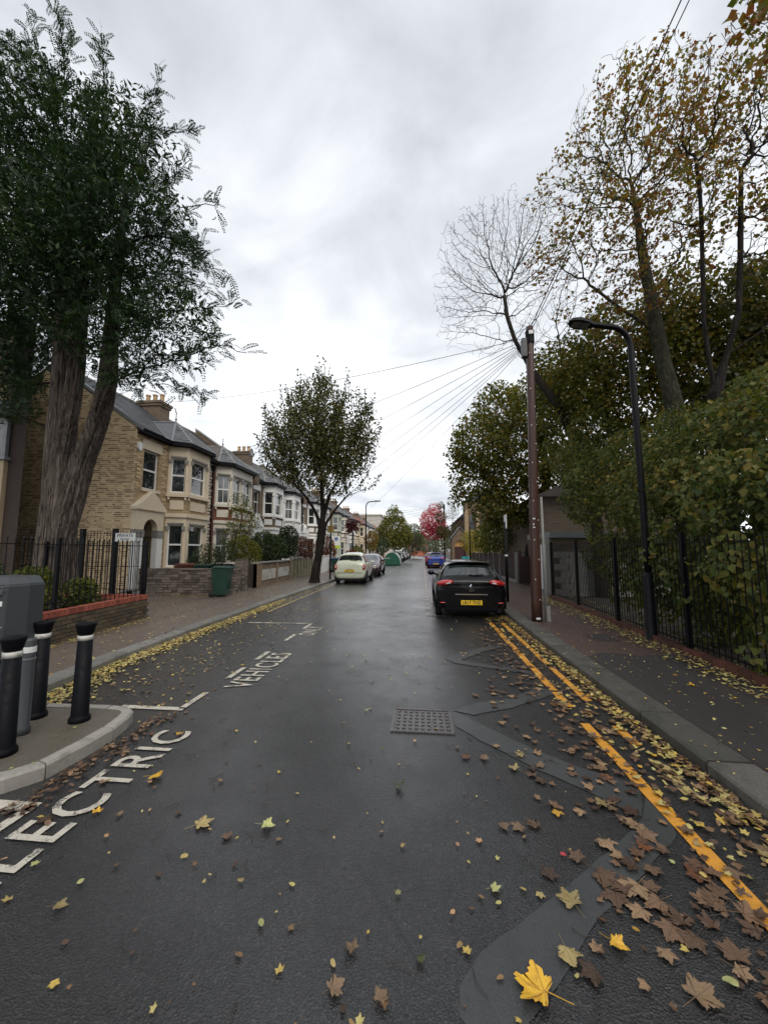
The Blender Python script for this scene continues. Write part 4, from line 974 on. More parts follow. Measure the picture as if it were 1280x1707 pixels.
railing('taller black gate railings closing the passage beside the yellow brick house', (-10.55, 11.0), (-8.55, 11.0), .12, 2.3, .11, 1.1, 'left railings', ph=.08, postw=.06, spear=False, rails=(.12, 1.1, -.06))
M_SIGNW = PM('sign_white', (.72, .74, .73), .4, .04, 5); M_INK = PM('sign_ink', (.03, .04, .05), .5, .05, 5)
def text_on(txt, size, parent, loc, rot, mat, name='lettering', off=.0, ext=.0015, align='CENTER'):
    cu = bpy.data.curves.new('t', 'FONT'); cu.body = txt; cu.size = size; cu.offset = off; cu.extrude = ext; cu.align_x = align; cu.align_y = 'CENTER'; cu.resolution_u = 2
    ob = bpy.data.objects.new('t', cu); COL.objects.link(ob); dg = bpy.context.evaluated_depsgraph_get(); me = bpy.data.meshes.new_from_object(ob.evaluated_get(dg)); bpy.data.objects.remove(ob)
    me.materials.clear(); me.materials.append(mat); me.name = name
    return inst(me, name, loc, parent, rot)
sg = empty('private_sign', (-8.95, 10.93, 2.15), 'small white sign lettered PRIVATE hung on the tall passage railings', 'sign')
MB().box(-9.37, -8.72, 10.90, 10.92, 1.98, 2.24).build('sign_board', M_SIGNW, sg); text_on('PRIVATE', .14, sg, (-9.045, 10.897, 2.16), (rad(90), 0, 0), M_INK); text_on('ROAD', .10, sg, (-9.045, 10.897, 2.045), (rad(90), 0, 0), M_INK)
ir = empty('iron_gate', (-12.5, 11.5, .1), 'ornate scrolled iron gate beside the dark flats', 'gate')
q = MB()
for k in range(12): q.tube([(-13.1+.14*k, 11.5, .2), (-13.1+.14*k, 11.5, 2.1+.25*math.sin(k/11*math.pi))], .012, 5)
q.build('bars', M_BLACKM, ir)
q = MB()
for k in range(5):
    c_ = (-12.85+.32*k, 2.2+.2*math.sin((k+.5)/5*math.pi)); q.tube([(c_[0]+(.03+.02*t)*math.cos(t*1.3), 11.5, c_[1]+(.03+.02*t)*math.sin(t*1.3)) for t in range(8)], .012, 5)
q.build('scrolls', M_BLACKM, ir)
for z_ in (.3, 1.2, 2.05): MB().box(-13.15, -11.5, 11.485, 11.515, z_, z_+.035).build('rail', M_BLACKM, ir)
# garden walls
g1 = empty('garden_wall', (-9, 13.3, .1), 'low stone-coursed garden wall in front of the yellow brick house', 'wall')
MB().box(-10.5, -7.15, 13.2, 13.38, 0, 1.0).build('wall_core', M_DMORT, g1)
for r_ in range(10):
    x = -10.5
    while x < -7.12:
        L_ = R.uniform(.2, .38); e_ = min(x+L_, -7.08)
        MB().box(x+.006, e_-.006, 13.15+R.uniform(-.02, .015), 13.22, .12+.092*r_, .20+.092*r_+R.uniform(-.004, .004)).build('stone', I_STONE, g1); x = e_
x = -10.5
while x < -7.1: MB().box(x+.004, min(x+.3, -7.06)-.004, 13.12, 13.40, 1.02, 1.06).build('coping', I_STONE, g1); x += .3
g2 = empty('garden_wall', (-7.15, 14.1, .1), 'rough rubble garden wall and square pillar beside the green wheelie bin', 'wall')
MB().box(-7.42, -7.12, 13.4, 14.55, 0, 1.05).build('wall_core', M_DMORT, g2)
for r_ in range(9):
    y = 13.38
    while y < 14.5: L_ = R.uniform(.16, .34); e_ = min(y+L_, 14.55); MB().box(-7.14, -7.06+R.uniform(-.02, .03), y+.008, e_-.008, .11+.105*r_, .20+.105*r_).build('stone', I_STONE, g2); y = e_
for r_ in range(17):
    for c_ in range(2):
        o_ = .0 if r_ % 2 else .1; MB().box(-7.36, -7.02+R.uniform(-.006, .006), 14.56+.22*c_, 14.77+.22*c_, .11+.075*r_, .177+.075*r_).build('brick', I_STONE, g2)
gg = empty('garden_gate', (-7.3, 15.6, .1), 'dark wooden garden gate between two brick garden walls', 'gate')
for k in range(8): MB().box(-7.28, -7.25, 15.08+.12*k, 15.19+.12*k, .16, 1.12).build('slat', PM('dark_stained_wood', (.035, .025, .02), .7, .2, 9), gg)
M_PANEL = PM('stained_white_render', (.42, .41, .37), .75, .15, 3, .2, 40, grime=((.12, .11, .09), 2.2, .52))
def lx(y): return float(np.interp(y, [13, 17, 26, 34], [-7.0, -7.12, -7.62, -7.7]))
g3 = empty('garden_wall', (-7.4, 18.5, .1), 'brown brick garden wall with stained white rendered panels', 'wall')
def wseg(y0, y1, z0, z1, off, t_, name, mat, root): 
    mb = MB(); a, b = lx(y0)+off, lx(y1)+off
    mb.add([(a-t_, y0, z0), (a, y0, z0), (b, y1, z0), (b-t_, y1, z0), (a-t_, y0, z1), (a, y0, z1), (b, y1, z1), (b-t_, y1, z1)], [(0,3,2,1),(4,5,6,7),(0,1,5,4),(1,2,6,5),(2,3,7,6),(3,0,4,7)]); return mb.build(name, mat, root)
wseg(16.1, 20.9, 0, 1.12, -.04, .22, 'wall_core', B_BRN, g3)
for a, b in ((16.1, 16.55), (18.5, 18.75), (20.75, 21.0)): wseg(a, b, 0, 1.15, .02, .28, 'pier', B_BRN, g3)
wseg(16.1, 21, 1.15, 1.20, .05, .34, 'coping', M_GREY, g3)
for a, b in ((16.6, 18.45), (18.8, 20.7)): wseg(a, b, .38, .85, -.01, .05, 'rendered_panel', M_PANEL, g3)
g4 = empty('garden_wall', (-7.6, 23, .1), 'weathered concrete panel garden wall left of the street tree trunk', 'wall')
wseg(21.05, 26.6, 0, 1.2, -.05, .12, 'wall_core', PM('mossy_concrete', (.22, .20, .13), .85, .25, 3, .3, 30, grime=((.06, .065, .035), 2.5, .5)), g4)
for k in range(8): wseg(21.1+.7*k, 21.22+.7*k, 0, 1.24, .02, .12, 'post', MATS['mossy_concrete'], g4)
wseg(21.05, 23.5, 1.24, 1.32, .05, .3, 'coping', M_GREY, g4)
wseg(26.6, 26.72, 0, 1.3, .05, .2, 'white_post', M_WST, g4)
ub = empty('utility_cabinet', (-7.1, 27.6, .1), 'white double-door meter cupboard at the front wall right of the street tree', 'cabinet')
MB().box(-7.6, -7.05, 26.9, 29.2, .1, 1.28).build('cabinet_body', M_WST, ub, bevel=.01)
for a in (26.95, 28.1): MB().box(-7.05, -7.02, a, a+1.05, .2, 1.2).build('door', M_WHITEP, ub)
MB().box(-7.66, -7.0, 26.85, 29.25, 1.28, 1.33).build('lid', M_OFFW, ub)
ub2 = empty('garden_wall', (-7.2, 33, .1), 'pale low front walls continuing down the terrace behind the parked cars', 'wall')
for k in range(11): wseg(31.5+5.0*k, 35.7+5.0*k, .1, 1.0+(.1 if k % 2 else 0), .3, .18, 'wall_panel', (B_BRN, M_CREAM, M_WST, B_RED)[k % 4], ub2); wseg(35.75+5.0*k, 36.1+5*k, .1, 1.3, .35, .3, 'pillar', (B_BRN, M_CREAM, M_WST, B_RED)[k % 4], ub2)
# ---------------------------------------------------------------- right-hand railings on a red brick kerb
rr_ = empty('dwarf_wall', (4.2, 8, .1), 'line of red edging bricks under the right-hand railings', 'wall')
def rx(y): return float(np.interp(y, [0, 4.9, 13.7], [3.84, 3.98, 4.32]))
eb_ = MB().box(-.06, .06, -.1075, .1075, -.05, .05).build('m', I_REDE, None); ebm = eb_.data; bpy.data.objects.remove(eb_)
y = 2.2
while y < 13.7: inst(ebm, 'edging_brick', (rx(y), y, .16), rr_, (R.uniform(-.03, .03), R.uniform(-.03, .03), -.03)); y += .225
railing('long black vertical-bar railings in front of the hedge on the right', (rx(1.8), 1.8), (rx(13.6), 13.6), .24, 1.92, .112, 2.36, None, rails=(.05, -.10), postw=.035, spear=False)
cp = empty('concrete_post', (4.28, 13.8, .1), 'pale square concrete post ending the right railings', 'post')
MB().box(4.2, 4.32, 13.75, 13.87, .05, 2.12).build('post', M_GREY, cp, bevel=.01)
tag(MB().box(4.02, 4.14, 14.3, 14.4, .05, .95).build('timber_post', M_GREY, None, bevel=.008), 'short grey timber post leaning beside the pale concrete post', 'post')
tag(MB().tube([(4.75, 13.2, .15), (4.55, 13.3, 1.0)], .02, 6).build('plank', M_GREY, None), 'pale stick leaning behind the railings near their far end', 'stick')
# brown board fence further down, with concrete posts and gravel boards
M_FENCE = PM('brown_stained_boards', (.045, .020, .018), .75, .2, 9, .3, 60, obj=.25, st=(1, 1, .2))
bf = empty('board_fence', (4.6, 24, .1), 'dark brown upright board fence with grey concrete posts on the right', 'fence')
bd_ = MB().box(-.012, .012, -.06, .06, 0, 1.28).build('m', M_FENCE, None); bdm = bd_.data; bpy.data.objects.remove(bd_)
def fx(y): return float(np.interp(y, [19, 36], [4.66, 4.35]))
y = 20.0; k = 0
while y < 36:
    if abs(((y-20) % 1.83)) > .12: inst(bdm, 'board', (fx(y)+(.006 if k % 2 else 0), y, .24), bf, (0, 0, .02))
    y += .118; k += 1
for k in range(9): 
    y = 20+1.83*k; MB().box(fx(y)-.06, fx(y)+.06, y-.05, y+.05, 0, 1.62).build('post', M_GREY, bf)
    if k < 8: MB().box(fx(y)-.03, fx(y)+.0, y+.05, y+1.78, .0, .24).build('gravel_board', M_GREY, bf)
dg_ = empty('driveway_gate', (5.2, 19.6, .1), 'dark brown close-boarded gate leaf standing across the drive by the telegraph pole', 'gate')
for k in range(11): MB().box(4.72+.13*k, 4.84+.13*k, 19.3+(.01 if k % 2 else 0), 19.33+(.01 if k % 2 else 0), .16, 1.42).build('board', M_FENCE, dg_)
MB().box(4.6, 4.72, 19.26, 19.38, .05, 1.7).build('post', M_FENCE, dg_)
MB().box(4.72, 6.15, 19.345, 19.375, 1.1, 1.2).build('rail', M_FENCE, dg_); MB().box(4.72, 6.15, 19.345, 19.375, .35, .45).build('rail', M_FENCE, dg_)
# ---------------------------------------------------------------- cars
def CARP(name, c, metal=.3, rough=.28, cw=1):
    m, t, p, o = nt(name); v = coords(t)
    col = mixc(t, ramp(t, noise(t, v, 6, 6, .65), [(.45, 0), (.75, .25)]), c, scl(c, .5) if cw < 1 else (.10, .095, .085)); t.links.new(col, p.inputs['Base Color'])
    p.inputs['Metallic'].default_value = metal; p.inputs['Roughness'].default_value = rough; p.inputs['Coat Weight'].default_value = cw; p.inputs['Specular IOR Level'].default_value = .5*cw; p.inputs['Coat Roughness'].default_value = .05
    dr = N(t, 'ShaderNodeTexVoronoi'); dr.inputs['Scale'].default_value = 90; t.links.new(v, dr.inputs['Vector'])
    bump(t, p, ramp(t, dr.outputs['Distance'], [(.0, 1), (.25, 0)]), .15, .001); MATS[name] = m; return m
M_TYRE = PM('tyre_rubber', (.010, .010, .011), .8, .2, 10, .2, 60)
M_ALLOY = PM('alloy_wheel', (.35, .35, .36), .3, .1, 5, 0, metal=.8)
M_REDL = PM('red_lamp_lens', (.42, .012, .012), .12, .1, 30, .2, 90, coat=1)
M_CLEAR = PM('clear_lamp_lens', (.62, .58, .58), .1, .1, 30, .2, 90, coat=1)
M_PLATE = PM('yellow_number_plate', (.78, .50, .02), .4, .04, 5, 0)
M_PLATEW = PM('white_number_plate', (.75, .75, .72), .4, .04, 5, 0)
M_CHROME = PM('chrome', (.75, .75, .77), .12, .05, 5, 0, metal=1)
M_SHUT = PM('panel_gap', (.004, .004, .004), .8, .05, 5, 0)
def loft_car(root, St, paint, L, W, smooth=2):
    """body shell lofted through stations (y, zlow, wlow, zmid, wmid, zbelt, wbelt, zroofedge, wroof, ztop)"""
    rows = []
    for s in St:
        y, zl_, wl_, zm, wm, zb, wb, ze, wr, zt = s
        h = [(0, zl_), (wl_*.85, zl_), (wl_, zl_+.07), (wm, zm), (wm*.995, (zm+zb)/2+.02), (wb, zb), (wr, ze), (wr*.55, zt-.004), (0, zt)]
        full = [(x, y, z) for x, z in h]+[(-x, y, z) for x, z in h[-2:0:-1]]; rows.append(full)
    n = len(rows[0]); vs = [p for r_ in rows for p in r_]; fs = []; mi = []
    for i in range(len(rows)-1):
        for k in range(n):
            fs.append((i*n+k, (i+1)*n+k, (i+1)*n+(k+1) % n, i*n+(k+1) % n)); g_ = 0
            kk = k if k < 8 else n-1-k       # 5: belt->roof edge, 6,7: roof surface
            g_ = St_glass(i, kk, len(rows)); mi.append(g_)
    fs += [tuple(range(n)), tuple((len(rows)-1)*n+k for k in range(n))[::-1]]; mi += [0, 0]
    me = bpy.data.meshes.new('m'); me.from_pydata(vs, [], fs); me.polygons.foreach_set('material_index', mi); me.polygons.foreach_set('use_smooth', [True]*len(fs)); 
    for _ in range(3): me.materials.append(None)
    me.update(); ob = bpy.data.objects.new('m', me); COL.objects.link(ob)
    sb = ob.modifiers.new('s', 'SUBSURF'); sb.levels = 2; sb.render_levels = 2
    dg = bpy.context.evaluated_depsgraph_get(); ev = bpy.data.meshes.new_from_object(ob.evaluated_get(dg)); bpy.data.objects.remove(ob)
    out = {}
    for mi_, (nm, mt) in enumerate((('body', paint), ('windows', M_CARGLASS), ('rear_window', M_CARGLASS))):
        bm = bmesh.new(); bm.from_mesh(ev); bmesh.ops.delete(bm, geom=[f for f in bm.faces if f.material_index != mi_], context='FACES')
        if not bm.faces: bm.free(); continue
        for f in bm.faces: f.material_index = 0
        if mi_: 
            bmesh.ops.recalc_face_normals(bm, faces=bm.faces)
        m2 = bpy.data.meshes.new(nm); bm.to_mesh(m2); bm.free(); m2.materials.clear(); m2.materials.append(mt)
        o = bpy.data.objects.new(nm, m2); COL.objects.link(o); o.parent = root; reg(o); out[nm] = o
    return out
GL = {}
def St_glass(i, kk, n): return GL.get((i, kk), 0)
def make_car(label, paint, style='hatch', L=4.06, W=1.73, H=1.45, plate=None, front=False, alloy=True, name='parked_car', group=None, logo=False):
    global GL
    root = empty(name, (0, 0, 0), label, 'car', group); w = W/2
    k = H/1.45
    if style == 'hatch':
        St = [(0.00, .30, w*.80, .52, w*.90, .80, w*.84, .90, w*.76, .93), (.06, .25, w*.90, .56, w*.985, .86, w*.925, .955, w*.80, .965),
              (.18, .22, w*.93, .58, w*1.0, .92, w*.94, 1.0, w*.80, 1.03), (.50, .20, w*.94, .60, w, .955, w*.93, 1.33, w*.715, 1.375),
              (.56, .20, w*.94, .60, w, .955, w*.93, 1.36, w*.70, 1.40), (.95, .20, w*.94, .60, w, .95, w*.925, 1.385, w*.70, 1.435), (1.6, .20, w*.94, .60, w, .93, w*.92, 1.39, w*.70, 1.45),
              (2.25, .20, w*.94, .60, w, .91, w*.92, 1.34, w*.68, 1.41), (2.95, .20, w*.94, .58, w, .89, w*.91, .99, w*.72, 1.02), (3.55, .21, w*.93, .56, w*.98, .80, w*.86, .86, w*.65, .90), (3.95, .24, w*.85, .52, w*.90, .66, w*.76, .72, w*.55, .76), (4.06, .28, w*.7, .48, w*.76, .58, w*.62, .62, w*.45, .65)]
        GL = {(2, 6): 2, (2, 7): 2, (7, 6): 1, (7, 7): 1}
        for i in (3, 4, 5, 6): GL[(i, 5)] = 1
        GL[(7, 5)] = 1
    elif style == 'round':
        St = [(0.00, .32, w*.78, .50, w*.90, .80, w*.84, .94, w*.70, .98), (.08, .25, w*.90, .55, w*.985, .88, w*.93, 1.0, w*.76, 1.04),
              (.20, .22, w*.94, .58, w*1.0, .97, w*.93, 1.06, w*.80, 1.09), (.42, .20, w*.94, .60, w, 1.0, w*.91, 1.38, w*.74, 1.43),
              (.52, .20, w*.94, .60, w, 1.0, w*.90, 1.43, w*.72, 1.48), (.9, .20, w*.94, .60, w, .98, w*.90, 1.475, w*.68, 1.52), (1.5, .20, w*.94, .60, w, .96, w*.90, 1.48, w*.68, 1.54),
              (2.1, .20, w*.94, .60, w, .94, w*.90, 1.42, w*.66, 1.48), (2.8, .20, w*.94, .58, w, .93, w*.90, 1.02, w*.74, 1.06), (3.3, .21, w*.93, .56, w*.97, .84, w*.86, .90, w*.65, .95), (3.62, .24, w*.84, .52, w*.88, .68, w*.76, .74, w*.55, .78), (3.72, .28, w*.7, .48, w*.74, .58, w*.62, .62, w*.45, .66)]
        GL = {(2, 6): 2, (2, 7): 2, (7, 6): 1, (7, 7): 1, (7, 5): 1}
        for i in (3, 4, 5, 6): GL[(i, 5)] = 1
    sx = L/St[-1][0]; St = [(s[0]*sx, s[1], s[2], s[3], s[4], s[5]*k if s[5] > .7 else s[5], s[6], s[7]*k, s[8], s[9]*k) for s in St]
    parts = loft_car(root, St, paint, L, W)
    # wheels with arches
    R_ = .305; ty = MB(); ty.lathe([(.17, -.09), (.265, -.1), (.30, -.08), (.305, 0), (.30, .08), (.265, .1), (.17, .09)], 24, (0, 0, 0), axis='x'); tme = ty.build('m', M_TYRE, None, smooth=True); tm = tme.data; bpy.data.objects.remove(tme)
    rm = MB(); rm.lathe([(.04, .085), (.05, .095), (.19, .075), (.20, .10), (.205, .06), (.10, .03)], 20, (0, 0, 0), axis='x')
    for s_ in range(5): a = s_*2*math.pi/5; rm.obox((.088, .11*math.sin(a), .11*math.cos(a)), (.02, .05, .17), 0, -a)
    rme = rm.build('m', M_ALLOY, None); rmm = rme.data; bpy.data.objects.remove(rme)
    ar = MB()
    for k_ in range(13):
        a0, a1 = math.pi*k_/13, math.pi*(k_+1)/13
        ar.add([(0, .30*math.cos(a0), .30*math.sin(a0)), (0, .37*math.cos(a0), .37*math.sin(a0)), (0, .37*math.cos(a1), .37*math.sin(a1)), (0, .30*math.cos(a1), .30*math.sin(a1))], [(0, 1, 2, 3)])
    ar.add([(0, .37*math.cos(math.pi*k_/13), .37*math.sin(math.pi*k_/13)) for k_ in range(14)]+[(0, -.37, -.1), (0, .37, -.1)], [tuple(range(16))]); arm_ = ar.build('m', M_SHUT, None); amm = arm_.data; bpy.data.objects.remove(arm_)
    for y_ in (.62*sx, (St[-1][0]/sx-.82)*sx):
        for s_ in (-1, 1):
            wh_ = inst(tm, 'wheel', (s_*(w-.105), y_, R_), root); q = inst(rmm, 'rim', (s_*(w-.105), y_, R_), wh_, (0, 0, 0 if s_ > 0 else math.pi)); q.location = (0, 0, 0)
            inst(amm, 'wheel_arch', (s_*(w+.006), y_, R_+.01), root)
    MB().box(-w*.82, w*.82, .10, L-.15, .16, .30).build('underbody', M_SHUT, root)
    def lens(name, c, rr, mat, parent=root, rot=(0, 0, 0)):
        q = MB(); prof = [(math.sin(a), -math.cos(a)) for a in [math.pi*j/8 for j in range(9)]]; q.lathe([(max(.001, a)*1, b) for a, b in prof], 14, axis='y'); o = q.build(name, mat, None, smooth=True)
        o.parent = parent; reg(o); o.location = c; o.scale = rr; o.rotation_euler = rot; return o
    if style == 'hatch':
        for s_ in (-1, 1):
            tl = lens('tail_light', (s_*(w*.73), .055, .885*k), (.23, .10, .075), M_REDL, rot=(0, s_*.16, -s_*-.30)); 
            lens('tail_light_insert', (s_*(w*.66), -.012, .875*k), (.10, .05, .028), M_CLEAR, rot=(0, s_*.16, s_*.30))
            lens('reflector', (s_*w*.80, .035, .40), (.085, .03, .018), M_REDL)
            MB().tube([(s_*w*.86, 2.45*sx, .96*k), (s_*(w+.02), 2.45*sx, .99*k)], .03, 5).build('mirror_arm', M_BLACKP, root)
            lens('door_mirror', (s_*(w+.06), 2.45*sx, 1.01*k), (.11, .07, .08), paint)
        MB().box(-.40, .40, -.012, .05, .60, .622).build('chrome_strip', M_CHROME, root)
        MB().box(-w*.72, w*.72, .03, .16, .20, .36).build('lower_valance', M_BLACKP, root, bevel=.02)
        wp = MB(); wp.tube([(0, .20, 1.07*k), (.10, .175, 1.06*k), (.33, .19, 1.085*k)], .013, 5); wp.lathe([(.03, 0), (.03, -.03)], 8, (0, .20, 1.06*k), axis='y'); wp.build('rear_wiper', M_BLACKP, root)
        MB().box(-w*.62, w*.62, .38*sx, .56*sx, 1.385*k, 1.41*k).build('spoiler', paint, root, bevel=.015)
        MB().tube([(0, .95*sx, 1.42*k), (0, .70*sx, 1.60*k)], .006, 5).build('aerial', M_BLACKP, root)
    else:
        for s_ in (-1, 1):
            tl = lens('tail_light', (s_*(w*.88), .07, .80*k), (.085, .10, .16), M_REDL, rot=(0, s_*.12, s_*.5))
            lens('tail_light_insert', (s_*(w*.88), .0, .80*k), (.045, .055, .045), M_CLEAR)
            lens('door_mirror', (s_*(w+.04), 2.40*sx, 1.0*k), (.11, .07, .07), paint)
        MB().box(-w*.80, w*.80, -.012, .02, .565, .572).build('bumper_seam', M_SHUT, root)
        MB().box(-.16, .16, .0, .03, .735, .76).build('boot_handle', M_BLACKP, root, bevel=.008)
        wp = MB(); wp.tube([(0, .19, 1.12*k), (.12, .17, 1.11*k), (.38, .19, 1.13*k)], .012, 5); wp.build('rear_wiper', M_BLACKP, root)
    pz = .41 if style == 'hatch' else .665
    pl = MB().box(-.26, .26, -.02, -.005, pz-.055, pz+.055); po_ = pl.build('number_plate', M_PLATE, root); 
    if plate:
        text_on(plate, .105, po_, (0, -.0215, pz-.002), (rad(90), 0, 0), M_INK, 'plate_text', .002)
    if logo:
        q = MB(); c0 = (.0, -.016, .80*k)
        o_ = [(0, .066), (.045, 0), (0, -.066), (-.045, 0)]; i_ = [(0, .032), (.017, 0), (0, -.032), (-.017, 0)]
        vs = [(x, -.024, .80*k+z) for x, z in o_]+[(x, -.036, .80*k+z) for x, z in i_]+[(x, -.012, .80*k+z) for x, z in i_]
        q.add(vs, [(a, (a+1) % 4, 4+(a+1) % 4, 4+a) for a in range(4)]+[(4+a, 4+(a+1) % 4, 8+(a+1) % 4, 8+a) for a in range(4)]); q.build('badge', M_CHROME, root)
        text_on('CLIO', .062, root, (0.0, -.022, .705*k), (rad(90), 0, 0), M_CHROME, 'model_lettering', .0, .003)
        q = MB(); q.tube([(-w*.70, -.004, .70), (-w*.62, -.012, .655), (-.3, -.014, .645), (.3, -.014, .645), (w*.62, -.012, .655), (w*.70, -.004, .70)], .004, 4); q.build('boot_seam', M_SHUT, root)
    # door shut lines and handles on both sides
    for s_ in (-1, 1):
        q = MB()
        for y_ in (1.15*sx, 1.95*sx, 2.85*sx): q.box(s_*(w+.001)-.004, s_*(w+.001)+.004, y_-.004, y_+.004, .34, .90)
        q.build('door_seam', M_SHUT, root)
        for y_ in (1.35*sx, 2.15*sx): MB().box(s_*(w+.012)-.012, s_*(w+.012)+.012, y_-.07, y_+.07, .80, .825).build('door_handle', paint, root)
    # front
    for s_ in (-1, 1): lens('headlight', (s_*w*.62, L-.16, .66*k), (.16, .12, .075), M_CLEAR)
    MB().box(-.42, .42, L-.07, L-.012, .38, .52).build('grille', M_BLACKP, root)
    p2 = MB().box(-.26, .26, L-.012, L+.006, .36, .46); p2.build('front_plate', M_PLATEW, root)
    return root
P_BLK = CARP('black_car_paint', (.003, .003, .004), .0, .2, .35); P_CREAM = CARP('pale_cream_green_paint', (.62, .65, .52), .05, .3); P_MAR = CARP('dark_maroon_paint', (.045, .012, .018), .3); P_BLUE = CARP('blue_car_paint', (.02, .05, .30), .3)
P_RED = CARP('red_car_paint', (.42, .02, .03), .2); P_SIL = CARP('silver_car_paint', (.36, .37, .39), .6); P_WHT = CARP('white_car_paint', (.66, .66, .66), .1); P_GRY = CARP('grey_car_paint', (.12, .13, .14), .5)
c1 = make_car('black hatchback parked at the right kerb, chrome strip and yellow number plate to camera', P_BLK, 'hatch', 4.06, 1.78, 1.46, 'LB17 THZ', logo=True); c1.location = (1.19, 9.93, 0)
c2 = make_car('cream-green small round-backed hatchback parked on the left by the street tree', P_CREAM, 'round', 3.72, 1.66, 1.54, 'HF52 YUE'); c2.location = (-3.78, 19.75, 0)
def pc_(label, paint, x, y, style='hatch', L=4.1, W=1.72, H=1.48, rz=0, group=None):
    c = make_car(label, paint, style, L, W, H, 'LK08 FTX' if y < 50 and not rz else None, group=group); c.location = (x, y, 0); c.rotation_euler = (0, 0, rz); return c
pc_('dark maroon car facing the camera just beyond the cream hatchback', P_MAR, -3.72, 29.4, 'hatch', 4.2, 1.74, 1.50, math.pi)
pc_('blue estate car parked beyond the black hatchback at the right kerb', P_BLUE, 1.26, 38.6, 'hatch', 4.4, 1.72, 1.55)
pc_('red car parked just beyond the blue car on the right', P_RED, 1.1, 45.5)
pc_('silver-grey car parked beyond the red car on the right', P_GRY, 1.2, 52)
pc_('white car, last visible of the right-hand row', P_WHT, 1.2, 59)
fc = [('silver car parked immediately beyond the green cycle hangar', P_SIL), ('dark grey car, second beyond the green cycle hangar', P_GRY), ('black car, third beyond the green cycle hangar', P_BLK), ('silver car midway along the far left row', P_SIL), ('dark maroon car in the far left row', P_MAR), ('white car in the far left row', P_WHT), ('grey car near the far end of the left row', P_GRY), ('white car closing the far end of the left row', P_WHT)]
for k_, (lb, pt_) in enumerate(fc): pc_(lb, pt_, -3.85, 50+6.3*k_, 'round' if k_ in (5, 7) else 'hatch', rz=math.pi if k_ % 2 else 0) if not k_ % 2 else pc_(lb, pt_, -3.85, 54.1+6.3*k_, rz=math.pi)
# cycle hangar
M_GREEN = PM('green_painted_panel', (.012, .085, .052), .45, .1, 3); M_HGR = PM('grey_hangar_skin', (.42, .44, .44), .4, .08, 3)
hg = empty('cycle_hangar', (-3.6, 44.8, 0), 'green domed on-street cycle hangar with a pale curved cover beyond the parked cars', 'cycle hangar')
arc = [(-3.62+1.02*math.cos(t), .08+1.42*math.sin(t)) for t in [k*math.pi/16 for k in range(17)]]
MB().prism(arc, 44.8, 44.86, 'xz').build('end_panel', M_GREEN, hg)
arc2 = [(-3.62+1.0*math.cos(t), .08+1.40*math.sin(t)) for t in [k*math.pi/16 for k in range(17)]]
MB().prism(arc2, 44.862, 47.4, 'xz').build('curved_cover', M_HGR, hg, smooth=False); MB().box(-4.66, -2.58, 44.75, 47.45, 0, .08).build('base', M_BLACKP, hg)
text_on('HANGAR', .16, hg, (-4.15, 44.795, .82), (rad(90), 0, 0), M_SIGNW)
# ---------------------------------------------------------------- street furniture
bo = empty('bollard', (0, 0, 0), 'black fluted-top bollard with white band', 'bollard', 'bollards round the charging point')
q = MB(); q.lathe([(.088, 0), (.088, .03), (.078, .045), (.071, .06), (.060, .80)], 24); q.build('shaft', M_BLACKP, bo, smooth=True)
q = MB(); q.lathe([(.0635, .742), (.063, .788)], 24); q.build('reflective_band', M_BAND, bo, smooth=True)
q = MB(); q.lathe([(.061, .80), (.068, .81), (.073, .845), (.083, .875), (.085, .892), (.079, .902), (.02, .905)], 24); q.build('cap', M_BLACKP, bo, smooth=True)
bl = [((-3.235, 3.49), 'black bollard standing alone at the road corner of the build-out, rightmost of three'), ((-3.72, 3.52), 'black bollard with white band immediately right of the charging point, middle of three'), ((-3.30, 2.88), 'black bollard nearest the camera at the left picture edge, its white band torn')]
for k_, (p, lb) in enumerate(bl):
    o = bo if k_ == 0 else copy_tree(bo); o.location = (p[0], p[1], ZP-.004); o['label'] = lb; o.rotation_euler = (0, 0, k_*.8)
# charging point
M_CHG = PM('dark_grey_charger_casing', (.045, .05, .055), .45, .12, 3, .1, 90); M_MAG = PM('magenta_print', (.55, .02, .16), .4, .04, 5)
cg = empty('charging_point', (-3.95, 3.35, .1), 'dark grey electric vehicle charging post with pink-edged label behind the bollards', 'charging point')
ca, sa_ = math.cos(rad(-14)), math.sin(rad(-14))
def cgp(pts, a, b): # extrude a side-on profile (u along the face, z) through its depth
    return pts
def rot_prism(mb, plan, z0, z1, cx, cy, top=None):
    v = []
    for z, pl_s in ((z0, plan), (z1, top or plan)):
        for (x, y) in pl_s: v.append((cx+x*ca-y*sa_, cy+x*sa_+y*ca, z))
    n = len(plan); return mb.add(v, [tuple(range(n))[::-1], tuple(range(n, 2*n))]+[(i, (i+1) % n, n+(i+1) % n, n+i) for i in range(n)])
cx_, cy_ = -3.97, 3.42
plan = [(-.30, -.16), (-.12, -.24), (.02, -.24), (.19, -.14), (.21, .02), (.19, .16), (-.30, .16)]
q = MB(); rot_prism(q, plan, .70, 1.38, cx_, cy_); q.build('housing', M_CHG, cg, bevel=.012)
tp = [(x*.98, y*.98) for x, y in plan]; tp2 = [(x*.80-.03, y*.82+.01) for x, y in plan]
q = MB(); rot_prism(q, tp, 1.38, 1.455, cx_, cy_, tp2); q.build('lid', M_CHG, cg, bevel=.01)
q = MB(); rot_prism(q, [(.02, -.246), (.19, -.146), (.195, -.13), (.03, -.22)], .74, 1.34, cx_, cy_); q.build('side_panel', M_CHG, cg, bevel=.004)
q = MB(); rot_prism(q, [(-.18, -.12), (.10, -.14), (.13, .12), (-.18, .12)], .1, .70, cx_, cy_); q.build('pedestal', M_CHG, cg, bevel=.01)
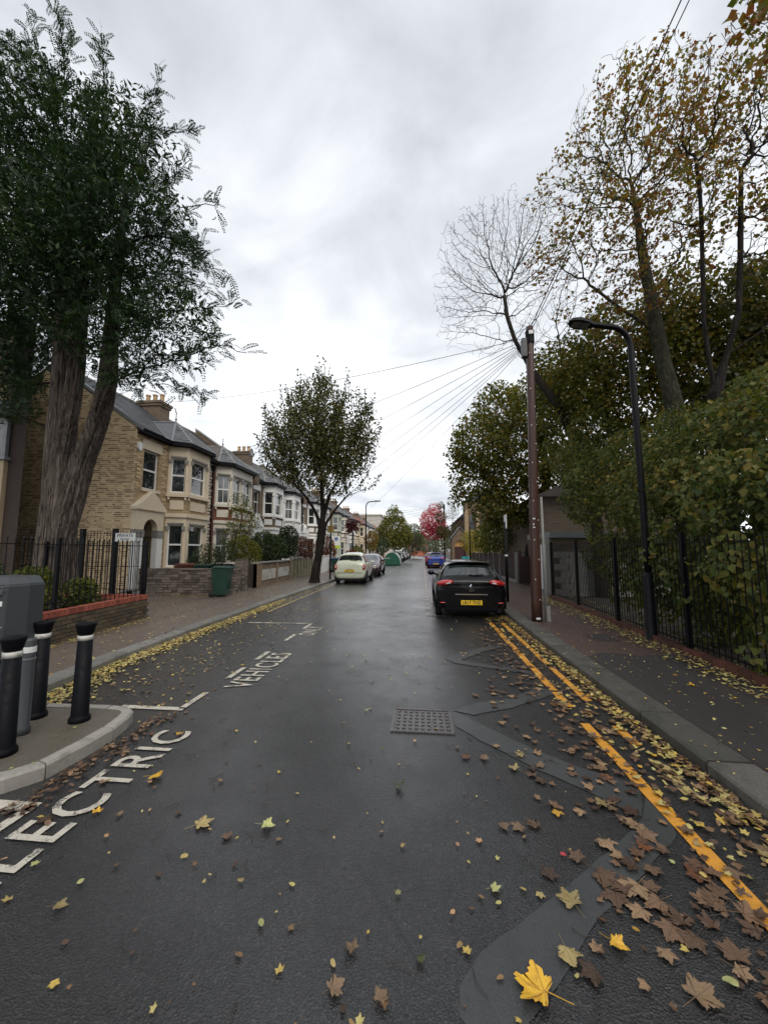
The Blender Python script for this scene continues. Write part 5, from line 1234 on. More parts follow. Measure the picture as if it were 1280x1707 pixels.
def on_panel(u, z0, z1, w_, off=.008):   # a small plate on the oblique right-hand panel
    a = Vector((.02, -.246)); b = Vector((.19, -.146)); d_ = (b-a).normalized(); n_ = Vector((d_.y, -d_.x)); p = a+d_*u
    q = MB(); rot_prism(q, [tuple(p+n_*.001), tuple(p+d_*w_+n_*.001), tuple(p+d_*w_+n_*off), tuple(p+n_*off)][::-1], z0, z1, cx_, cy_); return q
on_panel(.12, 1.19, 1.235, .05, .004).build('sticker', M_SIGNW, cg); on_panel(.065, 1.30, 1.335, .10, .035).build('vent_hood', M_LEAD, cg)
q = MB()
for k_ in range(3): q.v += []; 
for u in (.02, .16): on_ = on_panel(u, 1.355, 1.365, .012, .006); q.add(on_.v, on_.f)
q.build('bolt', M_CHROME, cg)
def on_front(u0, u1, z0, z1, off=.006): q = MB(); a = Vector((-.30, -.16)); b = Vector((-.12, -.24)); d_ = (b-a).normalized(); n_ = Vector((d_.y, -d_.x)); rot_prism(q, [tuple(a+d_*u0+n_*.001), tuple(a+d_*u1+n_*.001), tuple(a+d_*u1+n_*off), tuple(a+d_*u0+n_*off)][::-1], z0, z1, cx_, cy_); return q
MB().obox((cx_+.02, cy_-.245, 1.04), (.004, .006, .60), rad(30)).build('door_seam', M_SHUT, cg); MB().lathe([(.014, 0), (.014, .008)], 12, (cx_+.165, cy_-.235, 1.0), axis='y').build('lock', M_CHROME, cg)
on_front(.02, .15, .84, 1.29, .004).build('label_border', M_MAG, cg); on_front(.03, .142, .88, 1.23, .007).build('label', M_SIGNW, cg)
sp_ = empty('charger_feeder_post', (-3.5, 3.18, .1), 'slim dark grey post with a white sticker between the bollards', 'post')
MB().lathe([(.055, 0), (.055, .06), (.046, .07), (.046, .80), (.04, .82)], 16, (-3.50, 3.20, .1)).build('post', M_CHG, sp_, smooth=True)
MB().lathe([(.049, 0), (.049, .05)], 16, (-3.50, 3.20, .80)).build('sticker', M_SIGNW, sp_); MB().lathe([(.05, 0), (.05, .012)], 16, (-3.50, 3.20, .74)).build('band', M_LEAD, sp_)
# telegraph pole
M_POLE = PM('wet_red_brown_creosoted_wood', (.062, .025, .017), .36, .4, 6, .5, 40, st=(1, 1, .06), grime=((.015, .008, .006), 4, .5), bd=.01)
tp_ = empty('telegraph_pole', (2.56, 9.24, .11), 'wet red-brown wooden telegraph pole on the right pavement with a grey cable duct', 'telegraph pole')
q = MB(); zz = [.0+.4*k for k in range(18)]+[7.05]; q.tube([(2.56+.013*z, 9.24, ZP+z) for z in zz], [.120-.0052*z for z in zz], 20); q.build('pole', M_POLE, tp_, smooth=True)
MB().lathe([(.10, 0), (.105, .03), (.105, .30), (.11, .32), (.08, .36)], 14, (2.65, 9.24, 6.72)).build('pole_cap', M_BLACKP, tp_); MB().box(2.60, 2.70, 9.12, 9.16, 6.93, 7.02).build('cap_plate', M_SIGNW, tp_)
MB().box(2.44, 2.56, 9.15, 9.30, 6.38, 6.85).build('junction_box', M_CHG, tp_, bevel=.01)
MB().tube([(2.745, 9.20, ZP), (2.76, 9.22, 1.5), (2.755, 9.23, 2.95)], [.034, .032, .03], 10).build('cable_duct', M_GREY, tp_, smooth=True); MB().obox((2.80, 9.2, .28), (.09, .05, .34)).build('duct_foot', M_GREY, tp_)
q = MB()
for k_ in range(14): z = .5+.45*k_; q.obox((2.56+.013*z+.045*(-1)**k_, 9.115+.001*k_, z+.1), (.012, .014, .03))
q.build('staple', M_SIGNW, tp_)
for z, w_ in ((2.42, .05), (2.29, .025), (2.22, .04)): MB().box(2.52, 2.52+w_, 9.105, 9.125, z, z+.028).build('label_plate', M_SIGNW, tp_)
MB().box(2.51, 2.60, 9.095, 9.108, .16, .205).build('paint_mark', M_SIGNW, tp_)
MB().tube([(2.72, 9.2, 5.55), (2.82, 9.18, 5.57), (2.93, 9.18, 5.54)], .014, 6).build('hook', M_BLACKM, tp_)
# right street lamp
sl = empty('street_lamp', (4.06, 7.5, .11), 'near black street lamp on the right with a swan-neck and flat lantern head', 'street lamp')
MB().lathe([(.105, 0), (.10, .02), (.092, .03), (.085, 1.12), (.062, 1.20)], 20, (4.06, 7.5, ZP)).build('base', M_BLACKM, sl, smooth=True)
q = MB(); pt_ = [(4.06, 7.5, 1.28)]+[(4.06-.004*k, 7.5, 1.3+.44*k) for k in range(1, 10)]
cz = 5.62; pt_ += [(4.02-.36+.36*math.cos(a), 7.5-.10*(1-math.cos(a)), cz+.36*math.sin(a)) for a in [k*math.pi/16 for k in range(0, 9)]]+[(3.4, 7.34, 5.99), (3.28, 7.31, 5.99)]
q.tube(pt_, [.056]*10+[.05]*(len(pt_)-10), 14); q.build('column', M_BLACKM, sl, smooth=True)
q = MB(); sec = []
for t_, w_, h0, h1 in ((0, .035, -.03, .035), (.12, .06, -.035, .05), (.28, .13, -.045, .075), (.48, .155, -.04, .085), (.66, .12, -.035, .06), (.74, .05, -.025, .01)):
    X_, Y_ = 3.36-.80*t_, 7.325-.24*t_; sec.append([(X_, Y_-w_, 5.99+h0), (X_, Y_-w_*.95, 5.99+h0+.02), (X_, Y_-w_*.5, 5.99+h1*.85), (X_, Y_, 5.99+h1), (X_, Y_+w_*.5, 5.99+h1*.85), (X_, Y_+w_*.95, 5.99+h0+.02), (X_, Y_+w_, 5.99+h0)])
vs = [p for s_ in sec for p in s_]; q.add(vs, [(i*7+k, i*7+(k+1) % 7, (i+1)*7+(k+1) % 7, (i+1)*7+k) for i in range(5) for k in range(7)]+[tuple(range(7)), tuple(range(35, 42))[::-1]]); q.build('lantern', M_BLACKM, sl, smooth=True)
q = MB()
for t0, t1 in ((.24, .44), (.46, .66)): 
    f_ = lambda t_, s_: (3.36-.80*t_, 7.325-.24*t_+s_*.105, 5.943); q.add([f_(t0, -1), f_(t1, -.8), f_(t1, .8), f_(t0, 1)], [(0, 1, 2, 3)])
q.build('diffuser', M_LEAD, sl)
# far lamp on the left
fl2 = empty('street_lamp', (-5.35, 36, .11), 'thin grey street lamp standing far down the left pavement', 'street lamp')
q = MB(); q.tube([(-5.35, 36, .1), (-5.35, 36, 5.9)]+[(-5.35+.45-.45*math.cos(a), 36, 5.9+.45*math.sin(a)) for a in [k*math.pi/12 for k in range(1, 7)]]+[(-4.5, 36, 6.36)], [.07]+[.05]*8, 8); q.build('column', M_BLACKM, fl2, smooth=True)
MB().prism([(-4.6, 6.32), (-3.95, 6.36), (-3.97, 6.43), (-4.5, 6.46)], 35.88, 36.12, 'xz').build('lantern', M_LEAD, fl2)
# sign posts
def post_sign(label, x, y, h, bw, bh, bmat, along, zc=None, r=.038, sticker=None):
    s_ = empty('sign_post', (x, y, .11), label, 'sign post'); MB().tube([(x, y, ZP), (x, y, h)], r, 10).build('pole', M_BLACKM, s_, smooth=True); zc = zc or h-bh/2
    q = MB(); q.box(x-.012-(0 if along else bw/2), x+.012+(0 if along else bw/2), y-.012-(bw/2 if along else .03), y+.012+(bw/2 if along else -.03), zc-bh/2, zc+bh/2); q.build('sign_plate', bmat, s_)
    if sticker: MB().tube([(x, y, sticker), (x, y, sticker+.06)], r+.003, 10).build('sticker', M_SIGNW, s_)
    return s_
post_sign('black parking sign post with a pale plate, just left of the telegraph pole', 2.62, 12.57, 2.62, .30, .44, M_SIGNW, True, 2.62, .045, 1.52)
post_sign('thin dark pole rising behind the black hatchback roof on the right', 2.74, 23, 3.1, .02, .1, M_LEAD, True)
M_YS = PM('faded_yellow_sign', (.50, .34, .10), .5, .08, 4); M_LIMS = PM('lime_sign_panel', (.50, .62, .05), .5, .05, 4)
post_sign('black post with a square yellow sign beside the cream hatchback', -5.2, 21.4, 3.1, .36, .38, M_YS, False, 2.92, .045)
fs_ = empty('for_sale_board', (-7.2, 33, .1), 'estate agent board, white over lime green, in a front garden behind the street tree', 'sign board')
MB().box(-7.55, -7.48, 33, 33.06, .1, 3.1).build('post', M_OFFW, fs_); MB().box(-7.9, -7.15, 32.93, 32.98, 2.15, 2.95).build('board', M_WST, fs_); MB().box(-7.9, -7.15, 32.92, 32.985, 1.90, 2.14).build('slip_board', M_LIMS, fs_)
q = MB(); q.lathe([(.16, 0), (.16, .01)], 16, (-7.5, 32.92, 2.72), axis='y'); q.build('logo', PM('blue_logo_print', (.10, .18, .40), .5), fs_)
# far telegraph pole
ft = empty('telegraph_pole', (3.3, 60, .11), 'far dark telegraph pole rising beside the pink tree', 'telegraph pole')
MB().tube([(3.3, 60, .1), (3.3, 60, 8.9)], [.15, .11], 10).build('pole', M_POLE, ft); MB().lathe([(.15, 0), (.15, .7)], 10, (3.3, 60, 8.1)).build('junction_ring', M_BLACKP, ft)
post_sign('slim pale sign post by the far telegraph pole', 2.7, 48, 2.9, .05, .2, M_LEAD, False)
# wheelie bins
M_BING = PM('dark_green_bin_plastic', (.008, .040, .027), .5, .12, 4, .1, 60, grime=((.03, .045, .03), 5, .6)); M_BINB = PM('brown_bin_plastic', (.12, .035, .022), .5, .12, 4); M_BINU = PM('blue_bin_lid', (.03, .09, .22), .5, .1, 4)
def wheelie(label, x, y, rz, body, lid, z=.11, open_=0):
    b = empty('wheelie_bin', (0, 0, 0), label, 'wheelie bin', 'wheelie bins at the front gardens')
    q = MB(); v = []
    for z_, a, c in ((.0+.06, .215, .20), (.9, .275, .29), (.97, .285, .31)): v += [(-a, -c, z_), (a, -c, z_), (a, c, z_), (-a, c, z_)]
    q.add(v, [(3, 2, 1, 0), (8, 9, 10, 11)]+[(i*4+k, i*4+(k+1) % 4, (i+1)*4+(k+1) % 4, (i+1)*4+k) for i in range(2) for k in range(4)]); q.build('body', body, b, bevel=.02)
    q = MB(); q.box(-.305, .305, -.34, .33, .98, 1.02); q.prism([(-.27, 1.02), (.27, 1.02), (.2, 1.055), (-.2, 1.055)], -.30, .28, 'xz'); o = q.build('lid', lid, b, bevel=.012); o.rotation_euler = (open_, 0, 0)
    q = MB(); q.tube([(-.26, .36, .95), (.26, .36, .95)], .018, 8); q.build('handle', body, b)
    for s_ in (-1, 1): q = MB(); q.lathe([(.02, -.025), (.095, -.025), (.10, 0), (.095, .025), (.02, .025)], 16, (s_*.26, .25, .10), axis='x'); q.build('wheel', M_TYRE, b, smooth=True)
    q = MB()
    for k_ in (-.12, 0, .12): q.box(k_-.012, k_+.012, -.262, -.235, .25, .8)
    q.build('rib', body, b)
    b.location = (x, y, z); b.rotation_euler = (0, 0, rz); return b
wheelie('green wheelie bin with crumpled lid standing out on the pavement before the garden wall', -7.0, 12.98, rad(100), M_BING, M_BING, open_=.03)
wheelie('brown-lidded food waste wheelie bin behind the stone-coursed garden wall', -9.05, 14.0, 0, M_BINB, M_BINB, .16)
wheelie('green wheelie bin directly right of the brown bin behind the wall', -8.3, 14.05, .1, M_BING, M_BING, .14); wheelie('green wheelie bin with black lid tucked under the garden shrubs', -7.65, 14.2, -.1, M_BING, M_BLACKP, .14)
wheelie('blue-lidded wheelie bin beside the white meter cupboard', -6.55, 28.6, rad(90), M_BING, M_BINU)
wheelie('dark green wheelie bin behind the cream hatchback', -6.5, 29.5, rad(90), M_BING, M_BING)
# ---------------------------------------------------------------- overhead wires
def wire(a, b, sag, label, r=.0065, grp='telephone wires'):
    pts_ = [(a[0]+(b[0]-a[0])*t, a[1]+(b[1]-a[1])*t, a[2]+(b[2]-a[2])*t-sag*4*t*(1-t)) for t in [k/24 for k in range(25)]]
    tag(MB().tube(pts_, r, 5).build('telephone_wire', M_BLACKP, None), label, 'wire', grp)
top = (2.62, 9.24, 6.9)
for k_, (e_, s_, w_) in enumerate([((-13.4, 17.4, 9.1), .35, 'topmost wire crossing to the nearest chimney'), ((-10.3, 17.7, 6.3), .25, 'wire from the pole to the eaves of the second house'), ((-10.3, 22.4, 6.3), .3, 'wire from the pole to the eaves of the third house'),
        ((-10.3, 27.4, 6.3), .3, 'wire from the pole to the white house eaves'), ((-10.3, 32.3, 6.3), .35, 'wire from the pole passing high right of the street tree'), ((-10.3, 37.2, 6.3), .4, 'wire from the pole, one of a close pair right of the street tree'), ((-10.3, 42.1, 6.3), .4, 'wire from the pole, lower of the close pair right of the street tree'), ((-10.3, 56.8, 6.3), .5, 'lowest wire slanting from the pole toward the far houses')]):
    wire((top[0]-.02*k_, top[1], top[2]-.04*k_), e_, s_, w_)
wire((2.66, 9.24, 7.12), (8.2, -3.2, 19.5), .1, 'left of two wires rising from the pole over the plane trees', .011); wire((2.70, 9.24, 7.1), (8.45, -3.2, 19.5), .16, 'right of two wires rising from the pole over the plane trees', .009)
for k_, y_ in enumerate((47, 52, 61, 70, 80)): wire((3.3, 60, 8.7-.08*k_), (-10.3, y_, 6.3), .3, ('topmost', 'second', 'middle', 'fourth', 'lowest')[k_]+' of five thin far wires fanning left from the far telegraph pole', .014, 'far telephone wires')
# ---------------------------------------------------------------- garden shrubs and far trees
bush('young_tree', 'slender young tree with thin yellowing leaves in front of the second house', 'tree', [(-8.5,17,3.9,.5),(-8.3,17,3.1,.75),(-8.6,17,2.4,.7),(-8.1,16.8,3.3,.5)], L_LIME, 1500, .10, (-8.4, 17, .1), nb=260, shell=.2)
bush('green_bush', 'bright yellow-green rounded bush over the rubble wall pillar', 'bush', [(-8.1,16.6,1.75,.62),(-7.9,16.9,1.55,.6)], L_LIME, 5200, .07, (-8.1, 16.7, .1))
bush('laurel_bush', 'dark green laurel bush behind the panelled garden wall', 'bush', [(-8.0,18.9,1.9,.75),(-7.9,19.8,1.8,.7)], L_BUSH, 4200, .12, (-8, 19.3, .1))
bush('laurel_bush', 'taller upright dark bush just right of the laurel behind the garden wall', 'bush', [(-7.9,21.6,2.0,.7),(-7.9,22,2.6,.55)], L_BUSH, 3200, .12, (-7.9, 21.7, .1))
bush('red_bush', 'russet red-brown bush above the concrete panel wall', 'bush', [(-7.9,24.4,1.9,.75),(-7.8,25.6,1.8,.65)], L_RED, 4600, .09, (-7.8, 25, .1))
bush('red_bush', 'reddish shrub showing just right of the street tree trunk', 'bush', [(-7.6,29.5,2.1,.75),(-7.5,30.5,1.6,.6)], L_RED, 2200, .12, (-7.6, 30, .1))
bush('rose_bush', 'leggy dark shrub with small leaves beside the bins of the first house', 'bush', [(-8.9,15.2,1.45,.55),(-8.2,15.4,1.7,.5),(-8.5,15.0,1.2,.5),(-9.4,15.3,1.2,.4)], L_BUSH, 1900, .085, (-8.7, 15.2, .1), shell=.2)
bush('planter_shrub', 'low green shrub in the planter behind the charging point', 'bush', [(-7.6,6.9,.95,.42),(-7.3,7.6,.75,.36),(-8.4,7.6,.95,.4),(-7.1,6.4,.8,.3),(-7.6,8.0,.8,.3)], L_HEDGE, 4200, .085, (-7.6, 7.2, .5), shell=.2)
bush('planter_shrub', 'green shrub at the far left of the planter behind the railings', 'bush', [(-9.2,7.2,1.1,.45),(-10.0,7.2,1.0,.5),(-8.9,6.5,.9,.35)], L_BUSH, 3200, .085, (-9.5, 7.2, .5), shell=.2)
bush('garden_shrub', 'yellow-green shrub behind the far parked cars on the left', 'bush', [(-6.8,39,1.5,.7),(-6.9,40.4,1.4,.7)], L_LIME, 1500, .16, (-6.8, 39.5, .1)); bush('garden_shrub', 'small dark red shrub at the foot of the palm', 'bush', [(-7.0,37.2,1.2,.6)], L_RED, 800, .14, (-7, 37.2, .1))
bush('garden_shrub', 'dark evergreen shrub behind the cycle hangar', 'bush', [(-6.2,56,2.4,1.3),(-6.3,60,2.6,1.3)], L_BUSH, 2200, .22, (-6.2, 58, .1))
bush('small_tree', 'small russet-green street tree right of the far lamp post', 'tree', [(-6.2,46,3.0,.85),(-6.2,46,2.3,.7),(-6.1,46,3.6,.5)], L_AUT, 1500, .17, (-6.2, 46, .1), shell=.2)
bush('lime_tree', 'broad cone-shaped yellow-green tree standing over the cycle hangar', 'tree', [(-4.6,62,4.9,2.5),(-4.6,62,6.9,1.6),(-4.7,62,8.3,.8),(-3.3,62,4.1,1.7),(-6.0,62,4.2,1.8),(-4.3,60.5,3.6,1.8)], L_FARG, 9000, .30, (-4.5, 62, .1), nb=500, shell=.4)
bush('willow_tree', 'dull grey-green drooping tree at the end of the road', 'tree', [(-2.2,88,5.2,2.6),(-2.4,88,3.2,2.4),(-.9,88,3.6,1.6)], L_FARD, 4500, .34, (-2, 88, .1), nb=300)
bush('acer_tree', 'bright pink-red autumn tree on the right beyond the parked cars', 'tree', [(1.5,60,6.3,2.0),(1.4,60,5.0,1.7),(1.9,60,8.0,1.1),(2.4,60,5.0,1.6),(1.0,60,6.3,1.3)], L_PINK, 5000, .24, (2.0, 60, .1), nb=400, shell=.3)
bush('poplar_tree', 'thin upright olive tree just right of the pink tree', 'tree', [(2.7,57,6.6,.9),(2.6,57,8.3,.6),(2.9,57,4.6,1.0)], L_DARK, 1500, .20, (2.8, 57, .1), nb=300, shell=.1)
bush('birch_tree', 'wispy half-bare birch between the far telegraph pole and the church', 'tree', [(4.2,55,6.8,1.0),(4.0,55,8.4,.6),(4.6,55,4.6,1.3),(3.6,55,4.2,1.0)], L_DARK, 1700, .16, (4.2, 55, .1), nb=500, shell=.1)
bush('hawthorn_tree', 'olive-green tree over the brown board fence', 'tree', [(5.3,26,3.0,1.5),(4.9,28,2.6,1.3),(5.4,24,3.3,1.3),(5.0,30,2.7,1.2)], L_HEDGE, 7500, .15, (5.4, 26, .1), nb=400, shell=.3)
bush('yellow_shrub', 'yellow-leaved shrub beyond the end of the board fence', 'bush', [(4.9,35,2.2,1.2),(4.6,37,2.6,1.1)], L_YELL, 2200, .18, (4.8, 36, .1))
bush('far_bush', 'dark hedge in front of the orange end building', 'bush', [(2.2,120,2.6,3.0),(4.5,110,3.2,3.0)], L_FARD, 2500, .5, (3, 118, .1))
# a distant belt of trees closing the view
C = np.concatenate([ellipsoid_pts([(x, 185+R.uniform(-6, 10), 4+R.uniform(0, 3), R.uniform(6, 9), 5, R.uniform(4.5, 7))], 1500, .5) for x in range(-120, 130, 9)])
V, F = leaf_quads(C, rng.normal(size=C.shape), 1.0); tag(np_mesh('distant_trees', V, F, L_FARD), 'belt of distant trees beyond the end of the road', 'trees', None, 'stuff')
# red palm
pm = empty('cordyline_palm', (-7.0, 38, .1), 'dark red spiky cordyline palm in a front garden', 'palm'); MB().tube([(-7, 38, .1), (-6.98, 38, 2.2), (-7.02, 38, 4.2)], [.10, .08, .07], 8).build('trunk', BARKD, pm)
q = MB()
for k_ in range(150):
    a = R.uniform(0, 6.28); e_ = R.uniform(-.9, 1.3); L_ = R.uniform(.7, 1.05); d_ = Vector((math.cos(a)*math.cos(e_), math.sin(a)*math.cos(e_), math.sin(e_))); s_ = d_.cross(Vector((0, 0, 1))).normalized()*.03; c_ = Vector((-7.02, 38, 4.25+R.uniform(-.5, .35)))
    q.add([c_-s_, c_+s_, c_+d_*L_*.6+s_-Vector((0, 0, .05)), c_+d_*L_-Vector((0, 0, .25)), c_+d_*L_*.6-s_-Vector((0, 0, .05))], [(0, 1, 2, 3, 4)])
q.build('fronds', PM('dark_red_frond', (.09, .025, .03), .5, .2, 4, 0), pm)
# gathering of people's clutter by the church: a teal awning-like table and pale boards
tb = empty('market_table', (5.2, 44, .1), 'teal-covered trestle table by the church porch', 'table'); MB().box(4.3, 6.0, 43.6, 44.4, .95, 1.05).build('table_top', PM('teal_cloth', (.02, .22, .25), .6), tb); MB().box(4.3, 6.0, 43.6, 43.62, .55, .95).build('cloth_front', MATS['teal_cloth'], tb)
for a in (4.35, 5.9): MB().box(a, a+.05, 43.7, 44.3, 0, .95).build('leg', M_GREY, tb)
BIGTOP = [(-9.6,8,16.2,.4),(-9.3,8,15.3,.5),(-8.3,8,15.2,.3),(-8.2,8,14.2,.5),(-6.1,7.8,13.6,.25),(-6.5,8,13.1,.5),(-5.3,7.6,11.6,.3),(-5.7,7.8,11.1,.5),(-4.4,7.4,9.6,.2),(-4.8,7.5,9.1,.4),(-4.0,7.3,7.3,.3),(-4.4,7.4,7.8,.4),(-3.4,7,5.6,.2),(-3.7,7.1,5.5,.25),(-4.7,7.4,5.2,.3),(-4.4,7.3,4.7,.15),(-12.0,8.5,16.3,.8),(-11.3,8.5,15.0,.8),(-10.5,8.2,16.2,.5),(-6.8,8,11.2,.9),(-5.3,7.6,8.3,.6),(-4.6,7.3,6.2,.5)]
# --- the great evergreen beyond the railings, left
def wood_trunk(name, limbs, mat, parent, n=96):
    """fluted fibrous trunk limbs: each limb a list of (x, y, z, r)"""
    mb = MB()
    for li, pts in enumerate(limbs):
        q = []
        P_ = np.array(pts, float); t = np.linspace(0, len(P_)-1, int(len(P_)*7)); 
        for a in t:
            i = int(min(a, len(P_)-1.001)); f_ = a-i; i0, i1, i2, i3 = max(i-1, 0), i, i+1, min(i+2, len(P_)-1)
            q.append(.5*((2*P_[i1])+(-P_[i0]+P_[i2])*f_+(2*P_[i0]-5*P_[i1]+4*P_[i2]-P_[i3])*f_**2+(-P_[i0]+3*P_[i1]-3*P_[i2]+P_[i3])*f_**3))
        vs = []; ph = R.uniform(0, 6)
        for k, c in enumerate(q):
            z = c[2]
            for j in range(n):
                th_ = j*2*math.pi/n
                w = .075*math.sin(5*th_+ph+z*.35)+.06*math.sin(9*th_+ph*2-z*.5)+.05*math.sin(16*th_+z*.8)+.035*math.sin(29*th_+ph+z*.5)
                w += .035*abs(math.sin(11*th_+1.5*math.sin(z*1.1+ph)))
                flare = max(0, 1-z/1.6)*.35*(.6+.4*math.sin(5*th_+ph))
                rr = c[3]*.74*(1+w+flare)+R.uniform(-.008, .008)
                vs.append((c[0]+rr*math.cos(th_), c[1]+rr*math.sin(th_), z))
        fs = [(i*n+k, i*n+(k+1) % n, (i+1)*n+(k+1) % n, (i+1)*n+k) for i in range(len(q)-1) for k in range(n)]
        fs.append(tuple((len(q)-1)*n+k for k in range(n))); mb.add(vs, fs)
    return mb.build(name, mat, parent, smooth=True)
M_REDBARK = BARKM('fibrous_red_brown_bark', (.030, .022, .018), (.125, .102, .086), (.24, .205, .18), 22, .08, .08, .40, .60)
bt = empty('evergreen_tree', (-9.3, 9.0, .1), 'huge dark evergreen tree with a fluted red-brown trunk behind the left railings', 'tree')
wood_trunk('trunk', [[(-9.35, 9, 0, .56), (-9.33, 9, 1.5, .50), (-9.35, 9, 2.6, .47), (-9.40, 9, 3.7, .43), (-9.45, 9, 4.7, .40), (-9.5, 9, 6.2, .36), (-9.65, 9, 8.0, .28), (-9.7, 8.9, 10.5, .2), (-9.6, 8.8, 13, .08)],
    [(-9.28, 9.0, 1.0, .10), (-9.22, 8.98, 1.9, .33), (-9.0, 8.95, 2.9, .36), (-8.72, 8.9, 3.9, .31), (-8.35, 8.8, 4.7, .27), (-8.02, 8.7, 5.8, .26), (-7.9, 8.6, 7.0, .22), (-7.6, 8.3, 9.0, .14), (-7.4, 8.2, 11.0, .05)],
    [(-9.35, 8.95, 3.6, .06), (-9.25, 8.85, 4.4, .22), (-9.05, 8.75, 5.3, .26), (-8.9, 8.7, 6.6, .22), (-8.7, 8.5, 8.5, .15), (-8.6, 8.4, 11, .06)],
    [(-8.25, 8.7, 4.7, .05), (-8.1, 8.6, 5.2, .15), (-7.85, 8.5, 5.65, .16), (-7.72, 8.45, 5.95, .14)]], M_REDBARK, bt)
blobs = [(-10.1,8,14.3,.8),(-9.3,8,15.1,.55),(-8.2,8,14.0,.6),(-9.7,8.3,12.4,1.9),(-7.3,8,12.0,1.15),(-10.7,8.5,10.9,2.3),(-7.4,8,9.3,1.9),(-5.7,7.6,9.1,.75),(-5.3,7.6,7.9,.8),(-8.0,8,8.0,1.6),
         (-5.5,7.6,6.7,1.0),(-4.4,7.1,6.0,.55),(-11.2,9,7.2,1.1),(-11.6,9,5.9,.9),(-6.5,8,6.0,.75),(-5.6,7.7,5.3,.4),(-7.0,7.2,10.8,1.0),(-9.0,7.5,9.0,1.6),(-11.8,9.3,9.0,1.6),(-6.6,7.8,10.2,.9),(-4.9,7.4,8.4,.6),(-4.3,7.2,6.9,.5),(-12.4,9.6,6.6,1.2),(-12.6,10,8.5,1.6),(-10.4,8.2,5.9,.8),(-7.0,8,6.6,1.0),(-6.9,8,5.7,.7),(-7.6,8.2,6.2,.7)]+BIGTOP
A = ellipsoid_pts(blobs, 3600, .3)
st = [(-9.45, 9, 4.7), (-9.5, 9, 6.2), (-9.65, 9, 8.0), (-9.7, 8.9, 10.5), (-9.6, 8.8, 12.6), (-8.35, 8.8, 4.7), (-8.02, 8.7, 5.8), (-7.9, 8.6, 7.0), (-7.6, 8.3, 9.0), (-8.9, 8.7, 6.6), (-8.7, 8.5, 8.5), (-8.6, 8.4, 10.6)]
P, pr = colonize(st, [-1, 0, 1, 2, 3, -1, 5, 6, 7, -1, 9, 10], A, .2, 2.2, .32, wob=.14, trop=(0, 0, .02), cap=11000)
r = radii(P, pr, .007, 2.35); r[:12] = .02
mask = np.arange(len(P)) >= 12; r2 = np.minimum(r, .09)
branch_mesh('branches', P, pr, r2, BARKD, bt, n=5, sel=mask)
C, D = twig_sites(P, pr, np.where(mask, r, 9), .026, 3, .06)
V, F = frond_quads(C, D, .36, 10, .026, .074)
print('yew fronds', len(C), len(F)); np_mesh('foliage', V, F, L_YEW, bt)
# inner gloom of small sprays
C2 = ellipsoid_pts([b for b in blobs if b[3] > .9], 26000, 0)
V, F = leaf_quads(C2, rng.normal(size=C2.shape), .16, .35); np_mesh('foliage', V, F, L_YEW, bt)

# --- the vase-shaped street tree on the left pavement
root = empty('street_tree', (-5.4, 19.2, .1), 'leafy vase-shaped street tree with a dark leaning trunk on the left pavement', 'tree')
wood = [[(-5.45, 19, -.05, .40), (-5.42, 19, .22, .27), (-5.36, 19, .7, .235), (-5.22, 19, 1.5, .22), (-5.1, 19, 2.5, .24), (-5.02, 19, 3.0, .24)],
        [(-5.08, 19, 2.7, .14), (-4.95, 19, 3.6, .13), (-4.7, 19, 4.5, .11), (-4.2, 19, 5.4, .07)],
        [(-5.1, 19, 2.6, .15), (-5.35, 19, 3.5, .12), (-5.9, 19, 4.4, .10), (-6.5, 19.1, 5.0, .07)],
        [(-5.05, 19, 2.8, .17), (-5.05, 19, 3.8, .15), (-5.15, 19.1, 5.0, .12), (-5.2, 19.2, 6.3, .08)],
        [(-5.0, 19.1, 2.9, .11), (-4.55, 19.3, 3.7, .09), (-3.9, 19.4, 4.5, .06)]]
wood_trunk('trunk', wood, BARKD, root, n=18)
st = [(-4.2, 19, 5.4), (-6.5, 19.1, 5.0), (-5.2, 19.2, 6.3), (-3.9, 19.4, 4.5), (-4.7, 19, 4.5), (-5.9, 19, 4.4), (-5.15, 19.1, 5.0), (-5.05, 18.9, 3.8)]
blobs = [(-7.1,19,7.9,1.2),(-5.4,19,9.3,1.5),(-3.8,19,8.7,1.25),(-6.3,19,6.6,1.8),(-4.0,19,6.8,1.6),(-2.9,19,7.4,.8),(-7.6,19,6.3,.9),(-5.0,19,5.6,1.5),(-3.2,19,5.5,.6),(-5.6,18.3,7.6,1.5),(-4.7,20.2,7.4,1.6),(-8.0,19,7.2,.8),(-6.4,19,9.4,.9),(-2.6,19,8.3,.7)]
A = ellipsoid_pts(blobs, 700, .3)
P, pr = colonize(st, [-1]*8, A, .32, 2.6, .6, wob=.12, trop=(0, 0, .25), cap=3500)
r = radii(P, pr, .012, 2.3); branch_mesh('branches', P, pr, np.minimum(r, .09), BARKD, root, n=5)
